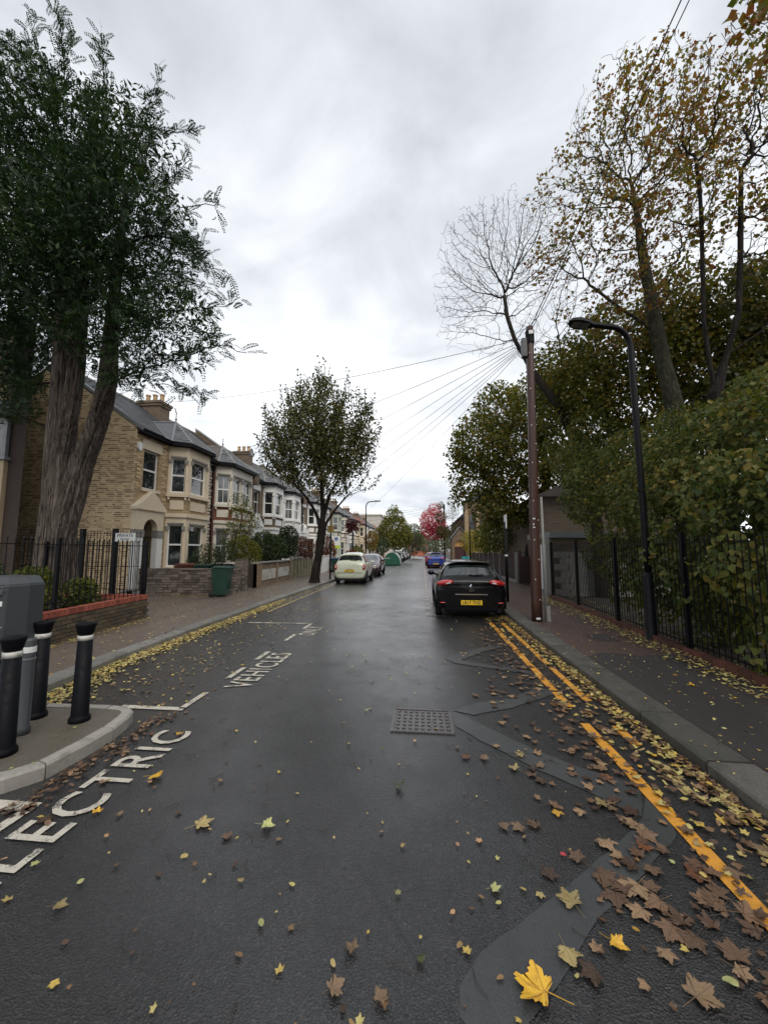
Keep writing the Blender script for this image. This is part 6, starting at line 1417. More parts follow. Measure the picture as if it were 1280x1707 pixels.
# long upright leafy shoots
tips = [i for i in range(len(P)) if r[i] < .034 and P[i][2] > 4.6]; R.shuffle(tips); tips = tips[:720]
SP = []; SQ = []; SRr = []; LC = []; LD = []
for i in tips:
    c = P[i]; out = (c-np.array([-5.1, 19, 3.2])); out /= np.linalg.norm(out); d = out*.5+np.array([0, 0, .75])+rng.normal(size=3)*.12; L_ = R.uniform(.45, 1.25)
    # shoots stop at the crown's ragged outline
    pts_ = [c+d*L_*t+np.array([0, 0, .12*t*t]) for t in (0, .33, .66, 1)]
    b = len(SP)
    for k, p in enumerate(pts_): SP.append(p); SQ.append(-1 if k == 0 else b+k-1); SRr.append(.011*(1-k*.22))
    for t in np.arange(.05, 1.0, .055): LC.append(c+d*L_*t+rng.normal(size=3)*.035); LD.append(d+rng.normal(size=3))
for a in [((-3.9,19.4,4.5), (-3.0,19.2,5.2), (-2.45,19.1,6.3), (-2.2,19,7.4)), ((-3.9,19.4,4.5), (-3.1,19.2,4.75), (-2.5,19.1,4.95), (-2.1,19,5.5)), ((-4.2,19,5.4), (-3.2,19,6.2), (-2.5,19,7.2), (-2.0,19,8.0)),
          ((-4.2,19,5.4), (-3.4,19,7.0), (-2.75,19,8.6), (-2.55,19,9.4)), ((-6.5,19.1,5.), (-7.4,19,5.8), (-8.1,19,6.9), (-8.6,19,7.6))]:
    b = len(SP)
    for k, p in enumerate(a): SP.append(np.array(p)); SQ.append(-1 if k == 0 else b+k-1); SRr.append(.02-.004*k)
    for k in range(3):
        for t in np.arange(0, 1, .035 if k else .1): LC.append(np.array(a[k])*(1-t)+np.array(a[k+1])*t+rng.normal(size=3)*.05); LD.append(rng.normal(size=3)+np.array([0, 0, .5]))
branch_mesh('shoots', np.array(SP), np.array(SQ), np.array(SRr), BARKD, root, n=4)
C, D = twig_sites(P, pr, r, .06, 16, .14)
C2 = ellipsoid_pts(blobs, 15000, .1); C = np.concatenate([C, C2]); D = np.concatenate([D, rng.normal(size=C2.shape)])
C = np.concatenate([C, np.array(LC)]); D = np.concatenate([D, np.array(LD)])
V, F = leaf_quads(C, D, .15, .62); print('street leaves', len(C)); np_mesh('foliage', V, F, L_STREET, root)

# --- trees behind the right-hand railings
o = tree('bare_tree', 'bare leafless tree leaning left over the telegraph pole, all fine grey twigs',
     [(6.2,14.2,.1),(6.0,14.1,3.2),(5.75,14.1,4.9),(5.3,14,6.0),(4.87,13.7,6.7),(4.4,13.5,7.25),(4.05,13.4,7.7),(3.6,13.2,8.35),(3.25,13.1,9.0),(3.0,13,9.8),(2.92,13,10.6),(5.1,13.9,7.6),(5.0,13.8,9.0)],
     [-1,0,1,2,3,4,5,6,7,8,9,3,11], {0:.24,1:.2,2:.19,3:.17,4:.13,5:.125,6:.12,7:.10,8:.09,9:.075,10:.06,11:.08,12:.06},
     [(1.9,13,12.4,1.35),(3.1,13,13.0,1.3),(1.5,13,10.9,1.2),(2.7,13,11.1,1.4),(1.3,12.6,9.6,.85),(3.8,13,12.2,1.2),(2.2,12.6,8.9,.8),(4.4,13,13.0,1.2),(.9,12.8,10.0,.5),(4.6,13.2,10.6,1.0),(4.4,13.2,11.8,1.2),(3.6,13,10.2,1.1),(4.9,13.3,9.4,1.0),(1.0,12.6,9.0,.5),(3.3,12.8,8.9,.7),(5.2,13.4,12.4,1.0),(2.4,13,13.8,.7)],
     6000, None, 0, 0, .02, BARK, step=.14, di=1.6, dk=.16, tip=.0042, ex=2.5, wob=.17, twigs=BARKT, cap=24000, trop=(-.04, 0, .16), shell=.15)
o = tree('plane_tree', 'tall plane tree with pale green-grey trunk and sparse autumn leaves behind the street lamp',
     [(7.1,11,.1),(7.08,11,2.5),(7.1,11,4.6),(6.98,11,5.4),(6.85,11,6.2),(6.72,11,7.0),(6.63,11,7.8),(6.54,11,8.8),(6.45,11,9.6),(6.39,11,10.3),(6.31,11,11.6),(6.2,11,8.2),(5.6,11,8.7),(5.0,11,9.3),(7.0,11,9.2),(7.4,11,10.2)],
     [-1,0,1,2,3,4,5,6,7,8,9,6,11,12,7,14], {0:.34,1:.30,2:.27,3:.22,4:.205,5:.19,6:.18,7:.155,8:.14,9:.12,10:.08,11:.085,12:.075,13:.06,14:.085,15:.07},
     [(6.3,11,14.4,1.9),(5.0,11,12.9,1.35),(7.5,11,15.0,1.3),(5.3,11,10.8,1.5),(7.0,11,11.6,1.6),(4.5,11,10.5,.9),(6.1,11,8.8,1.4),(7.9,11,13.0,1.4),(4.2,11,11.8,.9),(4.0,11,10.2,.9),(4.6,11,8.9,.9),(3.9,11.3,12.6,.7)],
     5200, L_AUT, .115, 3, .0095, BARKG, step=.15, di=1.7, dk=.19, tip=.0048, ex=2.4, wob=.30, spread=.06, clumpy=-.25, cap=20000, twigs=BARKT)
o = tree('plane_tree', 'twin-stemmed plane tree with dark wet stems and rusty leaves at the right edge',
     [(6.56,9,.1),(6.56,9,2.5),(6.56,9,4.05),(6.54,9,5.2),(6.48,9,6.0),(6.44,9,6.9),(6.51,9,8.2),(6.58,9,9.4),(6.61,9,10.5),(6.85,9,6.1),(7.1,8.9,7.0),(7.25,8.9,8.3),(7.35,8.9,9.4),(7.45,8.9,10.5),(7.6,9,6.6),(8.2,9,7.3)],
     [-1,0,1,2,3,4,5,6,7,3,9,10,11,12,9,14], {0:.24,1:.2,2:.17,3:.15,4:.105,5:.095,6:.085,7:.075,8:.06,9:.10,10:.09,11:.08,12:.065,13:.05,14:.06,15:.05},
     [(7.3,9,11.8,1.2),(7.8,9,13.0,1.1),(8.2,9,10.6,1.0),(6.5,9,10.0,1.0),(7.4,9,9.0,1.0),(7.0,8.8,13.2,.8),(8.6,9,12.2,1.1),(8.8,9,9.2,1.0),(7.4,8,12.6,.7),(6.1,9,11.8,.7)],
     4000, L_AUT, .11, 4, .009, BARKD, step=.15, di=1.6, dk=.20, tip=.0048, ex=2.4, wob=.30, spread=.06, clumpy=-.3, cap=18000, twigs=BARKT)
# a bough that reaches in over the top right corner
o = tree('overhanging_tree', 'leafy bough tip hanging into view at the top right corner',
     [(7.6,5.5,.1),(7.6,5.5,5),(7.4,5.6,8),(6.9,5.8,9.6),(6.4,5.9,10.4)], [-1,0,1,2,3], {0:.2,1:.15,2:.1,3:.05,4:.03},
     [(5.6,6,10.6,.5),(6.2,6,10.3,.6),(6.2,6,9.3,.5),(6.6,6,11,.7)], 220, L_AUT, .15, 7, .010, BARKD, step=.15, di=1.4, dk=.2, tip=.005)
o = tree('maple_tree', 'broad dark green and yellow maple spreading over the brown board fence behind the telegraph pole',
     [(5.6,21,.1),(5.7,21,1.6),(5.9,21,2.9),(6.3,21,4.2),(6.6,21,5.4),(6.5,21,7.2),(6.4,21,9.2),(5.2,21.2,3.6),(4.5,21.4,4.6),(3.8,21.5,5.6),(5.6,21,5.0),(5.0,21,6.4)],
     [-1,0,1,2,3,4,5,2,7,8,3,10], {0:.42,1:.36,2:.32,3:.27,4:.23,5:.18,6:.12,7:.15,8:.12,9:.09,10:.12,11:.1},
     [(4.4,22,9.9,1.5),(3.4,22,7.8,1.9),(5.1,21,6.8,2.1),(6.1,20,9.1,1.8),(2.9,22,5.7,1.4),(4.7,21,4.4,1.6),(6.6,20,5.9,1.5),(2.0,22,6.9,.8),(7.2,18.5,9.6,1.8),(3.9,21.5,4.0,1.3),(2.2,22,4.6,.7)],
     2200, L_MAPLE, .19, 9, .022, BARKD, step=.28, di=2.4, dk=.40, tip=.008, ex=2.3, wob=.2, extra=13000, spread=.2)
o = tree('understorey_tree', 'yellowing middle-height tree filling the gap between the lamp post and the telegraph pole',
     [(7.0,13.4,.1),(6.8,13.4,2.4),(6.5,13.3,4.2),(6.3,13.2,5.4),(6.1,13.1,6.8)], [-1,0,1,2,3], {0:.16,1:.13,2:.11,3:.09,4:.07},
     [(5.9,13.4,7.3,1.3),(7.0,13,6.8,1.3),(5.0,14,8.2,1.2),(5.9,13,5.9,1.1),(7.6,12.4,7.6,1.2),(7.7,12.2,8.7,1.0),(4.7,14.2,6.8,.9),(6.6,13.4,9.0,1.2),(7.2,12.6,5.2,1.1),(5.4,14,5.2,1.0),(6.0,13.2,4.2,.9),(8.2,12.4,9.8,1.1)],
     1500, L_MAPLE, .15, 9, .018, BARKD, step=.24, di=2, dk=.36, tip=.006, wob=.22, extra=10000, spread=.18)
o = tree('sycamore_tree', 'dense dark olive tree crown at the right edge behind the plane trees',
     [(10.2,12.6,.1),(10.0,12.5,3),(9.6,12.3,5.4),(9.4,12.2,7.2)], [-1,0,1,2], {0:.25,1:.2,2:.16,3:.12},
     [(9.9,12,8.9,1.6),(8.6,12.3,7.2,1.4),(9.4,11.6,6.0,1.5),(11,12,7.4,1.9),(8.4,12.6,8.6,1.0),(11.2,12.6,9.6,1.5),(8.3,12,5.6,1.1)],
     900, L_DARK, .17, 8, .016, BARKD, step=.3, di=2.2, dk=.48, tip=.008, extra=15000)
# --- the overgrown hedge behind and through the railings
hb = [(4.7,10.5,3.5,.8),(5.1,9.6,3.9,.8),(4.8,8.7,2.8,.8),(5.2,8.2,3.3,.9),(4.95,7.4,2.1,.85),(5.5,7.1,3.5,.95),(5.1,6.5,2.2,.9),(4.75,5.9,1.2,.6),(4.6,6.8,1.0,.5),(4.6,7.8,1.1,.45),(6.2,7.2,4.1,.9),(4.6,11.4,3.2,.7),(4.7,9.4,2.2,.45),
      (5.9,9.0,4.1,.9),(5.6,11,3.9,.9),(6.6,10.5,4.2,1.1),(5.4,5.6,2.6,.9),(6.4,5.8,3.6,1.0),(5.0,4.8,1.3,.7),(5.7,4.4,2.2,.9),(6.6,4.4,3.2,1.1),(5.2,4.9,.7,.7),(5.3,6.1,.8,.7),(5.4,7.4,.8,.7),(4.6,7.2,2.9,.5),(5.5,8.6,1.3,.8),(7.3,8.6,4.5,1.0),(4.35,6.6,1.3,.5),(4.3,7.4,1.6,.4),(4.3,5.6,1.5,.5),(4.3,8.0,1.0,.3),(4.4,6.0,2.6,.6),(4.4,7.6,2.6,.5),(4.5,9,2.9,.6),(4.3,10.4,3.3,.6),(4.3,5.2,.6,.45),(4.8,8.6,.9,.65),(4.8,9.4,1.4,.65),(4.7,7.0,.5,.5),(4.9,10.2,2.2,.75),(4.9,9.9,.8,.5),(5.0,11.2,1.6,.6),(4.5,11.2,2.9,.5),(4.9,11.6,3.9,.8),(4.8,12.2,4.3,.8),(5.4,13.0,4.5,1.0),(5.5,12.6,5.3,.9),(5.0,12.4,3.0,.5)]
root = empty('overgrown_hedge', (5.6, 7.5, 0), 'overgrown hedge of broad leaves bulging over and through the right railings', 'hedge')
A = ellipsoid_pts(hb, 1500); st = [(5.4, y, .1) for y in (4.6, 5.6, 6.6, 7.6, 8.6, 9.8, 11.0)]
P, pr = colonize(st, [-1]*7, A, .2, 2.2, .3, wob=.2, cap=5000); r = radii(P, pr, .005, 2.4); branch_mesh('stems', P, pr, np.minimum(r, .05), BARK, root, n=4)
C = ellipsoid_pts(hb, 78000, .7); C = C[(C[:, 2] > .1)]; gap_ = np.sin(C[:, 0]*5.1+C[:, 2]*3.2)+np.sin(C[:, 1]*4.3-C[:, 2]*4.1+1.7)+np.sin(C[:, 1]*7.7+C[:, 0]*2+C[:, 2]*6)+rng.normal(size=len(C))*.6; C = C[gap_ > -.75]
cen = np.array([5.9, 7.6, 2.0]); Dh = C-cen; Dh[:, 2] *= .4
n = len(C); s = .09*rng.uniform(.4, 1.4, n)*np.where(C[:, 1] < 8, 1, .8)
def heart_leaves(C, D, s):
    n = len(C); D = D/(np.linalg.norm(D, axis=1)[:, None]+1e-9)
    D = D*.5+rng.normal(size=(n, 3))*.45+np.array([0, 0, -.75]); D /= np.linalg.norm(D, axis=1)[:, None]
    Nn = np.array([-.75, -.45, .35])+rng.normal(size=(n, 3))*.5; W = np.cross(D, Nn); W /= np.linalg.norm(W, axis=1)[:, None]+1e-9; U = np.cross(W, D); s = s[:, None]
    pts = [(0, 0, 0), (.28, .42, .06), (.62, .30, .03), (1.05, 0, -.08), (.62, -.30, .03), (.28, -.42, .06)]
    V = np.stack([C+D*s*a+W*s*b+U*s*c for a, b, c in pts], 1).reshape(-1, 3)
    b0 = (np.arange(n)*6)[:, None, None]; F = (b0+np.array([[0, 1, 2, 3], [0, 3, 4, 5]])[None]).reshape(-1, 4)
    return V, F
V, F = heart_leaves(C, Dh, s); np_mesh('foliage', V, F, L_HEDGE, root)

# unseen trees added behind the camera to darken the foreground and the reflections
bb_ = [(x, y, z, r_) for x, y, z, r_ in [(7.5,-8,8,3.5),(9,-15,7,4),(6.8,-9,3.5,2.5),(0,-40,7,6),(-12,-38,7,6),(12,-36,7,6),(22,-25,7,7),(30,-5,7,7)]]
C = np.concatenate([ellipsoid_pts([b], int(260*b[3]**2), .6) for b in bb_]); V, F = leaf_quads(C, rng.normal(size=C.shape), .55, .7)
tag(np_mesh('light_blocker_trees', V, F, L_DARK), 'unseen mass of trees added behind the photographer to block sky light', 'trees', None, 'stuff')
# ---------------------------------------------------------------- fallen leaves
def maple_outline(k):
    rr = random.Random(k); lobes = [(-1.95, .62), (-.98, .90), (0, 1.0), (.98, .90), (1.95, .62)]; full = [(-2.85, .22)]
    for i, (a, r_) in enumerate(lobes):
        w = .34
        full += [(a-w, r_*.66), (a-w*.62, r_*.84), (a-w*.42, r_*.76), (a-.10, r_*.90), (a, r_), (a+.10, r_*.90), (a+w*.42, r_*.76), (a+w*.62, r_*.84), (a+w, r_*.66)]
        if i < 4: full.append(((a+lobes[i+1][0])/2, .58+.08*rr.random()))
    full.append((2.85, .22)); return [(rr.uniform(.95, 1.05)*r_*math.sin(a), rr.uniform(.95, 1.05)*r_*math.cos(a)+.1) for a, r_ in full]
def oval_outline(k):
    rr = random.Random(k); return [((.34+.05*rr.random())*math.sin(t)*(1-.18*math.cos(t)), .62*math.cos(t)) for t in [j*2*math.pi/10 for j in range(10)]]
def leaf_geo(k, kind='maple', curl=.25, stalk=True):
    rr = random.Random(k*7+1); o = maple_outline(k) if kind == 'maple' else oval_outline(k); n = len(o)
    c1, c2, ph = rr.uniform(-1, 1)*curl, rr.uniform(.2, 1)*curl, rr.uniform(0, 6)
    o = [(x*(1-rr.choice([0, 0, 0, .25])*rr.random()), y*(1-rr.choice([0, 0, 0, .25])*rr.random())) for x, y in o]
    def Z(x, y): return c2*(x*x)*.9+c1*(y*y)*.5+.07*curl*4*math.sin(5*x+ph)*math.cos(4*y+ph)
    inner = [(x*.5, y*.5) for x, y in o]; v = [(0, 0, Z(0, 0))]+[(x, y, Z(x, y)) for x, y in inner]+[(x, y, Z(x, y)) for x, y in o]
    f = [(0, 1+(i+1) % n, 1+i) for i in range(n)]+[(1+i, 1+(i+1) % n, 1+n+(i+1) % n, 1+n+i) for i in range(n)]
    if stalk:
        s = [(0, -.02), (.04*c1, -.45), (.25*c1, -.9)]; b = len(v)
        for i, (x, y) in enumerate(s): z = .02+.05*i*curl; v += [(x-.014, y, z), (x+.014, y, z), (x, y, z+.022)]
        for i in range(2):
            for a_ in range(3): f.append((b+i*3+a_, b+i*3+(a_+1) % 3, b+i*3+3+(a_+1) % 3, b+i*3+3+a_))
    zmin = min(p[2] for p in v); return [(x, y, z-zmin) for x, y, z in v], f
def LEAFMAT(name, c, rough=.42, vein=None, stops=None, blot=(.09, .04, .018), amt=.5):
    m, t, p, o = nt(name); v = coords(t)
    if stops: g_ = N(t, 'ShaderNodeNewGeometry'); base = ramp(t, g_.outputs['Random Per Island'], stops); vv = v; ns = 60
    else:
        oi = N(t, 'ShaderNodeObjectInfo'); base = mixc(t, 1, c, ramp(t, oi.outputs['Random'], [(0, .6), (1, 1.25)]), 'MULTIPLY'); ns = 2.5
    col = mixc(t, ramp(t, noise(t, v, ns, 5, .65, .5), [(.48, 0), (.72, amt)]), base, blot)
    if not stops:   # veins running out along the lobes
        sp = N(t, 'ShaderNodeSeparateXYZ'); t.links.new(v, sp.inputs[0]); an = mth(t, 'ARCTAN2', sp.outputs[0], sp.outputs[1])
        fr = mth(t, 'ABSOLUTE', mth(t, 'SUBTRACT', mth(t, 'FRACT', mth(t, 'ADD', mth(t, 'DIVIDE', an, .98), .5)), .5))
        ln = N(t, 'ShaderNodeVectorMath', operation='LENGTH'); t.links.new(v, ln.inputs[0])
        vd = mth(t, 'MULTIPLY', fr, ln.outputs['Value']); col = mixc(t, ramp(t, vd, [(.012, .55), (.03, 0)]), col, scl(blot, .8))
    t.links.new(col, p.inputs['Base Color']); p.inputs['Roughness'].default_value = rough; p.inputs['Specular IOR Level'].default_value = .5
    bump(t, p, noise(t, v, ns*3, 4), .3, .02 if not stops else .003); MATS[name] = m; return m
LC_ = {'yellow': LEAFMAT('yellow_fallen_leaf', (.62, .36, .03), blot=(.30, .12, .03), amt=.7), 'pale': LEAFMAT('pale_green_fallen_leaf', (.42, .43, .17), blot=(.30, .27, .09)), 'straw': LEAFMAT('straw_fallen_leaf', (.40, .31, .13), blot=(.22, .13, .05)),
       'brown': LEAFMAT('brown_fallen_leaf', (.17, .10, .058), blot=(.07, .04, .025)), 'tan': LEAFMAT('tan_fallen_leaf', (.24, .155, .088), blot=(.14, .085, .05)), 'dark': LEAFMAT('wet_dark_brown_leaf', (.095, .055, .034), .3, blot=(.035, .02, .014)),
       'rust': LEAFMAT('rusty_orange_leaf', (.18, .075, .03), blot=(.11, .04, .02)), 'green': LEAFMAT('dark_green_fallen_leaf', (.075, .105, .03), blot=(.16, .13, .03)), 'red': LEAFMAT('pink_red_fallen_leaf', (.50, .04, .06), blot=(.3, .05, .05)), 'peach': LEAFMAT('peach_fallen_leaf', (.50, .29, .15), blot=(.3, .15, .08))}
proto = {}
def lproto(kind, k, col, curl):
    key = (kind, k, col, curl)
    if key not in proto:
        v, f = leaf_geo(k, kind, curl, kind == 'maple'); me = bpy.data.meshes.new('fallen_leaf'); me.from_pydata(v, [], f); me.polygons.foreach_set('use_smooth', [True]*len(f)); me.materials.append(LC_[col]); proto[key] = me
    return proto[key]
def put(x, y, z, kind, col, size, label, group=None, rz=None, curl=.25, tilt=.06):
    me = lproto(kind, R.randrange(10), col, curl); o = inst(me, 'fallen_leaf', (x, y, z+.002), None, (R.uniform(-tilt, tilt), R.uniform(-tilt, tilt), R.uniform(0, 6.28) if rz is None else rz), (size/2*R.uniform(.9, 1.1), size/2, size/2))
    return tag(o, label, 'leaf', group)
hand = [  # x, y, kind, colour, size, heading, curl, label
 (-.18,2.92,'maple','green',.11,.5,.7,'curled dark green leaf standing up in the middle of the road'), (-.99,2.46,'maple','pale',.12,4.9,.4,'pale yellow-green sycamore leaf in the open left half of the road'),
 (1.16,2.86,'maple','straw',.13,5.6,.4,'straw leaf with a raised curved stalk near the yellow line'), (.84,2.39,'maple','brown',.13,.6,.1,'flat mid-brown leaf at the end of the diagonal patch, left of the tan one'),
 (1.03,2.53,'maple','tan',.14,3.4,.25,'tan sycamore leaf with crisp lobes on the edge of the trench patch'), (.76,2.41,'oval','red',.06,1,.4,'small pink-red leaf beside the brown leaf cluster'),
 (.90,2.30,'maple','brown',.20,3.9,.1,'largest flat brown sycamore leaf with long stalk across the trench patch'), (.70,2.10,'maple','straw',.17,.3,.25,'dull straw leaf lying on the near trench patch edge'),
 (1.06,2.24,'maple','tan',.19,2.3,.08,'long tan leaf, upper end of the brown trail right of the patch'), (1.12,2.16,'maple','brown',.18,2.0,.05,'wet brown leaf in the middle of the trail right of the patch'), (1.10,2.03,'maple','brown',.17,2.4,.05,'wet brown leaf at the lower end of the trail right of the patch'),
 (1.17,1.99,'maple','brown',.15,2.2,.05,'brown leaf with stalk just right of the lower trail'), (.585,1.87,'maple','straw',.13,3.3,.5,'folded golden-brown leaf on the near trench patch'), (.80,1.93,'maple','yellow',.11,4.2,.35,'bright yellow leaf on dark asphalt right of the patch'),
 (.445,1.70,'maple','yellow',.22,1.1,.3,'big orange-yellow leaf with red stalk at the bottom of the picture'), (-.31,1.78,'maple','tan',.09,.8,.5,'small tan leaf near the bottom centre'), (-.37,1.63,'maple','tan',.10,5.3,.4,'peach-tan leaf at the bottom centre, left of its twin'), (-.18,1.61,'maple','tan',.09,5.8,.4,'peach-tan leaf at the bottom centre, right of its twin'),
 (-2.03,2.87,'maple','yellow',.15,4.8,.4,'golden leaf with upright stalk right of the painted letters'), (-1.40,2.43,'maple','straw',.17,5.4,.05,'flattened olive-brown leaf with long stalk left of centre'), (-1.16,2.35,'maple','brown',.10,1.0,.15,'small brown leaf beside the flattened olive one'),
 (-.02,1.77,'maple','green',.06,1.0,.5,'tiny green and brown leaf at the bottom, right of centre'), (1.35,2.82,'maple','dark',.17,1,.05,'dark brown leaf pulp on the patch edge by the yellow line'), (1.35,2.50,'maple','brown',.12,1.5,.3,'brown folded leaf on the patch near the yellow line'), (1.42,2.32,'maple','rust',.17,.4,.1,'rusty brown leaf just left of the yellow line'),
 (1.33,2.42,'oval','pale',.06,.4,.4,'small pale leaf on top of the rusty leaf'), (.67,1.80,'maple','dark',.13,1.9,.1,'dark reddish leaf below the yellow one'), (1.18,1.81,'oval','pale',.09,1.1,.6,'curled pale green leaf at the bottom right'), (.85,2.77,'maple','yellow',.09,2.9,.3,'olive-yellow leaf above the brown trio in mid road'),
 (.68,2.63,'maple','brown',.13,.7,.1,'rightmost of the brown trio in mid road'), (.58,2.62,'maple','tan',.13,2.2,.1,'middle leaf of the brown trio in mid road'), (.47,2.62,'maple','tan',.10,3.5,.3,'pinkish tan leaf left of the brown trio'), (.70,3.25,'maple','straw',.12,.7,.3,'straw leaf touching the narrow trench patch'),
 (-.14,2.07,'maple','pale',.05,0,.3,'tiny pale green leaf low in mid road'), (.33,2.15,'maple','pale',.08,4.9,.3,'mint-green leaf left of the wide trench patch'), (-.75,1.86,'oval','pale',.07,.6,.4,'pale oval leaf low left of centre'), (-.95,2.07,'oval','straw',.06,1.5,.4,'small tan oval leaf left of centre'), (-1.76,1.98,'oval','pale',.07,.1,.3,'grey-green oval leaf near the painted E'),
 (-1.75,1.84,'maple','straw',.09,5.1,.3,'yellow leaf with stalk below the painted letters'), (.80,3.46,'maple','straw',.11,1,.3,'straw leaf on the narrow trench patch, upper'), (.92,3.32,'maple','tan',.12,1,.1,'tan leaf on the narrow trench patch, lower'), (.46,3.40,'maple','tan',.12,4.4,.3,'two-tone tan leaf below the manhole cover'),
 (.35,3.39,'maple','rust',.12,1,.1,'rust leaf just left of the narrow trench patch'), (1.59,2.67,'maple','brown',.13,1,.1,'brown leaf lapping the near yellow line'), (-2.25,3.52,'maple','yellow',.09,.4,.3,'yellow leaf lying on the painted final C'), (-2.12,2.47,'maple','yellow',.08,.4,.3,'orange leaf stuck on the foot of the painted E'),
 (-2.38,2.36,'maple','dark',.13,.4,.05,'dark brown leaf on the painted E'), (-2.10,2.05,'maple','pale',.06,.4,.3,'pale leaf between the painted L and E'), (-.54,2.41,'oval','straw',.04,.4,.3,'little yellow oval leaf in mid road'), (.18,2.43,'oval','peach',.05,.4,.5,'little peach curled leaf in mid road'), (.12,2.0,'oval','peach',.05,2.4,.6,'peach curled leaf at the edge of the patch'),
 (1.97,4.75,'maple','red',.08,.4,.3,'red leaf in the right gutter against the kerb'), (-.35,3.46,'maple','green',.05,1,.4,'small green leaf in mid road left of the manhole'), (.93,2.0,'oval','yellow',.05,1,.3,'small yellow oval leaf on the trail'), (3.15,5.05,'maple','yellow',.12,1,.3,'orange-yellow leaf alone on the dark right pavement'), (2.66,3.9,'oval','pale',.07,1,.3,'pale green leaf on the granite kerb')]
n0 = 0
for x, y, kd, c_, s_, rz, cu, lb in hand: put(x, y, .011 if x < XR else ZP+.006, kd, c_, s_*1.05, lb, None, rz, cu); n0 += 1
# more single leaves, nearest first; those nothing tells apart share a group
def band_(y): return ', nearest the camera' if y < 2.7 else ', just short of the manhole' if y < 3.8 else ', level with the manhole' if y < 4.5 else ', beyond the manhole'
def zone_leaf(n, fx_, fy_, z, cols, sizes, where, kind=None, curl=(.05, .3)):
    for _ in range(n):
        x, y = fx_(), fy_(); c_ = R.choice(cols); kd = kind or R.choice(['maple', 'maple', 'oval']); nm = {'yellow': 'yellow', 'pale': 'pale green', 'straw': 'straw-coloured', 'brown': 'brown', 'tan': 'tan', 'dark': 'dark wet', 'rust': 'rusty', 'green': 'green', 'peach': 'peach'}[c_]
        if callable(x): x = x(y)
        sh = 'lobed' if kd == 'maple' else 'oval'; sz = R.uniform(*sizes); cu_ = R.choice(curl); nm = ('small ' if sz < sizes[0]+(sizes[1]-sizes[0])*.33 else 'large ' if sz > sizes[0]+(sizes[1]-sizes[0])*.67 else '')+('curled ' if cu_ == max(curl) else 'flat ')+nm; where2 = where+band_(y)
        put(x, y, z, kd, c_, sz, f'{nm} {sh} leaf {where2}', f'{nm} {sh} leaves {where2}', None, cu_)
zone_leaf(58, lambda: R.triangular(1.35, 2.08, 2.04), lambda: R.uniform(1.9, 5.2), .012, ['straw', 'brown', 'rust', 'dark', 'tan', 'pale', 'yellow', 'brown'], (.07, .16), 'in the right gutter')
zone_leaf(24, lambda: R.uniform(.98, 1.5), lambda: R.uniform(1.55, 2.75), .013, ['brown', 'tan', 'dark', 'brown'], (.11, .20), 'matted by the wide patch', 'maple', (.03, .10))
zone_leaf(24, lambda: R.uniform(1.66, 2.08), lambda: R.uniform(1.7, 3.4), .016, ['brown', 'dark', 'straw', 'tan', 'pale'], (.10, .17), 'heaped in the near gutter', 'maple', (.08, .3))
zone_leaf(24, lambda: R.uniform(.6, 1.5), lambda: R.uniform(2.0, 5.5), .010, ['brown', 'dark', 'rust', 'tan', 'brown'], (.09, .19), 'over the trench patches', 'maple', (.03, .12))
zone_leaf(22, lambda: R.uniform(-2.4, .6), lambda: R.uniform(1.7, 7), .010, ['pale', 'peach', 'straw', 'tan'], (.035, .07), 'in the open road')
zone_leaf(24, lambda: R.triangular(-2.75, -2.2, -2.72), lambda: R.uniform(2.3, 4.1), .010, ['dark', 'brown', 'tan', 'rust', 'dark'], (.05, .10), 'by the build-out kerb')
zone_leaf(20, lambda: R.uniform(-4.3, -2.9), lambda: R.uniform(2.6, 3.75), ZP, ['pale', 'straw'], (.03, .055), 'on the build-out concrete')
zone_leaf(26, lambda: R.uniform(2.5, 4.0), lambda: R.uniform(3.0, 6.5), ZP+.005, ['pale', 'straw', 'yellow'], (.04, .085), 'on the dark right pavement')
zone_leaf(20, lambda: R.uniform(-4.4, -2.8), lambda: R.uniform(4.1, 6.5), .010, ['brown', 'straw', 'tan', 'dark'], (.05, .10), 'in the first left parking bay')
# the rest: numberless small leaves, one drift per material
def leaf_stuff(name, pts, sizes, stops, label, flat=.18, kinds=('maple', 'oval')):
    VV = []; FF3 = []; FF4 = []; base = 0
    ge = [leaf_geo(k, kd, .3, False) for k in range(4) for kd in kinds]
    # simplify: outline fan only
    tm = []
    for v, f in ge:
        v = np.array(v); n = (len(v)-1)//2; o = v[1+n:][::1]; m = len(o); vv = np.concatenate([v[:1], o]); ff = np.array([(0, 1+(i+1) % m, 1+i) for i in range(m)]); tm.append((vv, ff))
    for p, s_ in zip(pts, sizes):
        vv, ff = tm[R.randrange(len(tm))]; a = R.uniform(0, 6.28); tx, ty = R.gauss(0, flat), R.gauss(0, flat); c, s2 = math.cos(a), math.sin(a)
        q = vv*s_*.5; X_ = q[:, 0]*c-q[:, 1]*s2; Y_ = q[:, 0]*s2+q[:, 1]*c; Z_ = q[:, 2]+np.maximum(X_*tx+Y_*ty, -.004)
        VV.append(np.stack([X_+p[0], Y_+p[1], Z_+p[2]], 1)); FF3.append(ff+base); base += len(vv)
    mt = LEAFMAT(name+'_mix', (1, 1, 1), .42, stops=stops, amt=.4)
    o = np_mesh(name, np.concatenate(VV), np.concatenate(FF3), mt); tag(o, label, 'leaves', None, 'stuff'); return o
AUT = [(0, (.05, .03, .02)), (.25, (.12, .065, .035)), (.45, (.24, .14, .06)), (.6, (.38, .28, .10)), (.8, (.48, .42, .15)), (1, (.52, .34, .05))]
YEL = [(0, (.14, .08, .035)), (.2, (.30, .20, .08)), (.5, (.46, .40, .15)), (.8, (.54, .47, .16)), (1, (.55, .34, .05))]
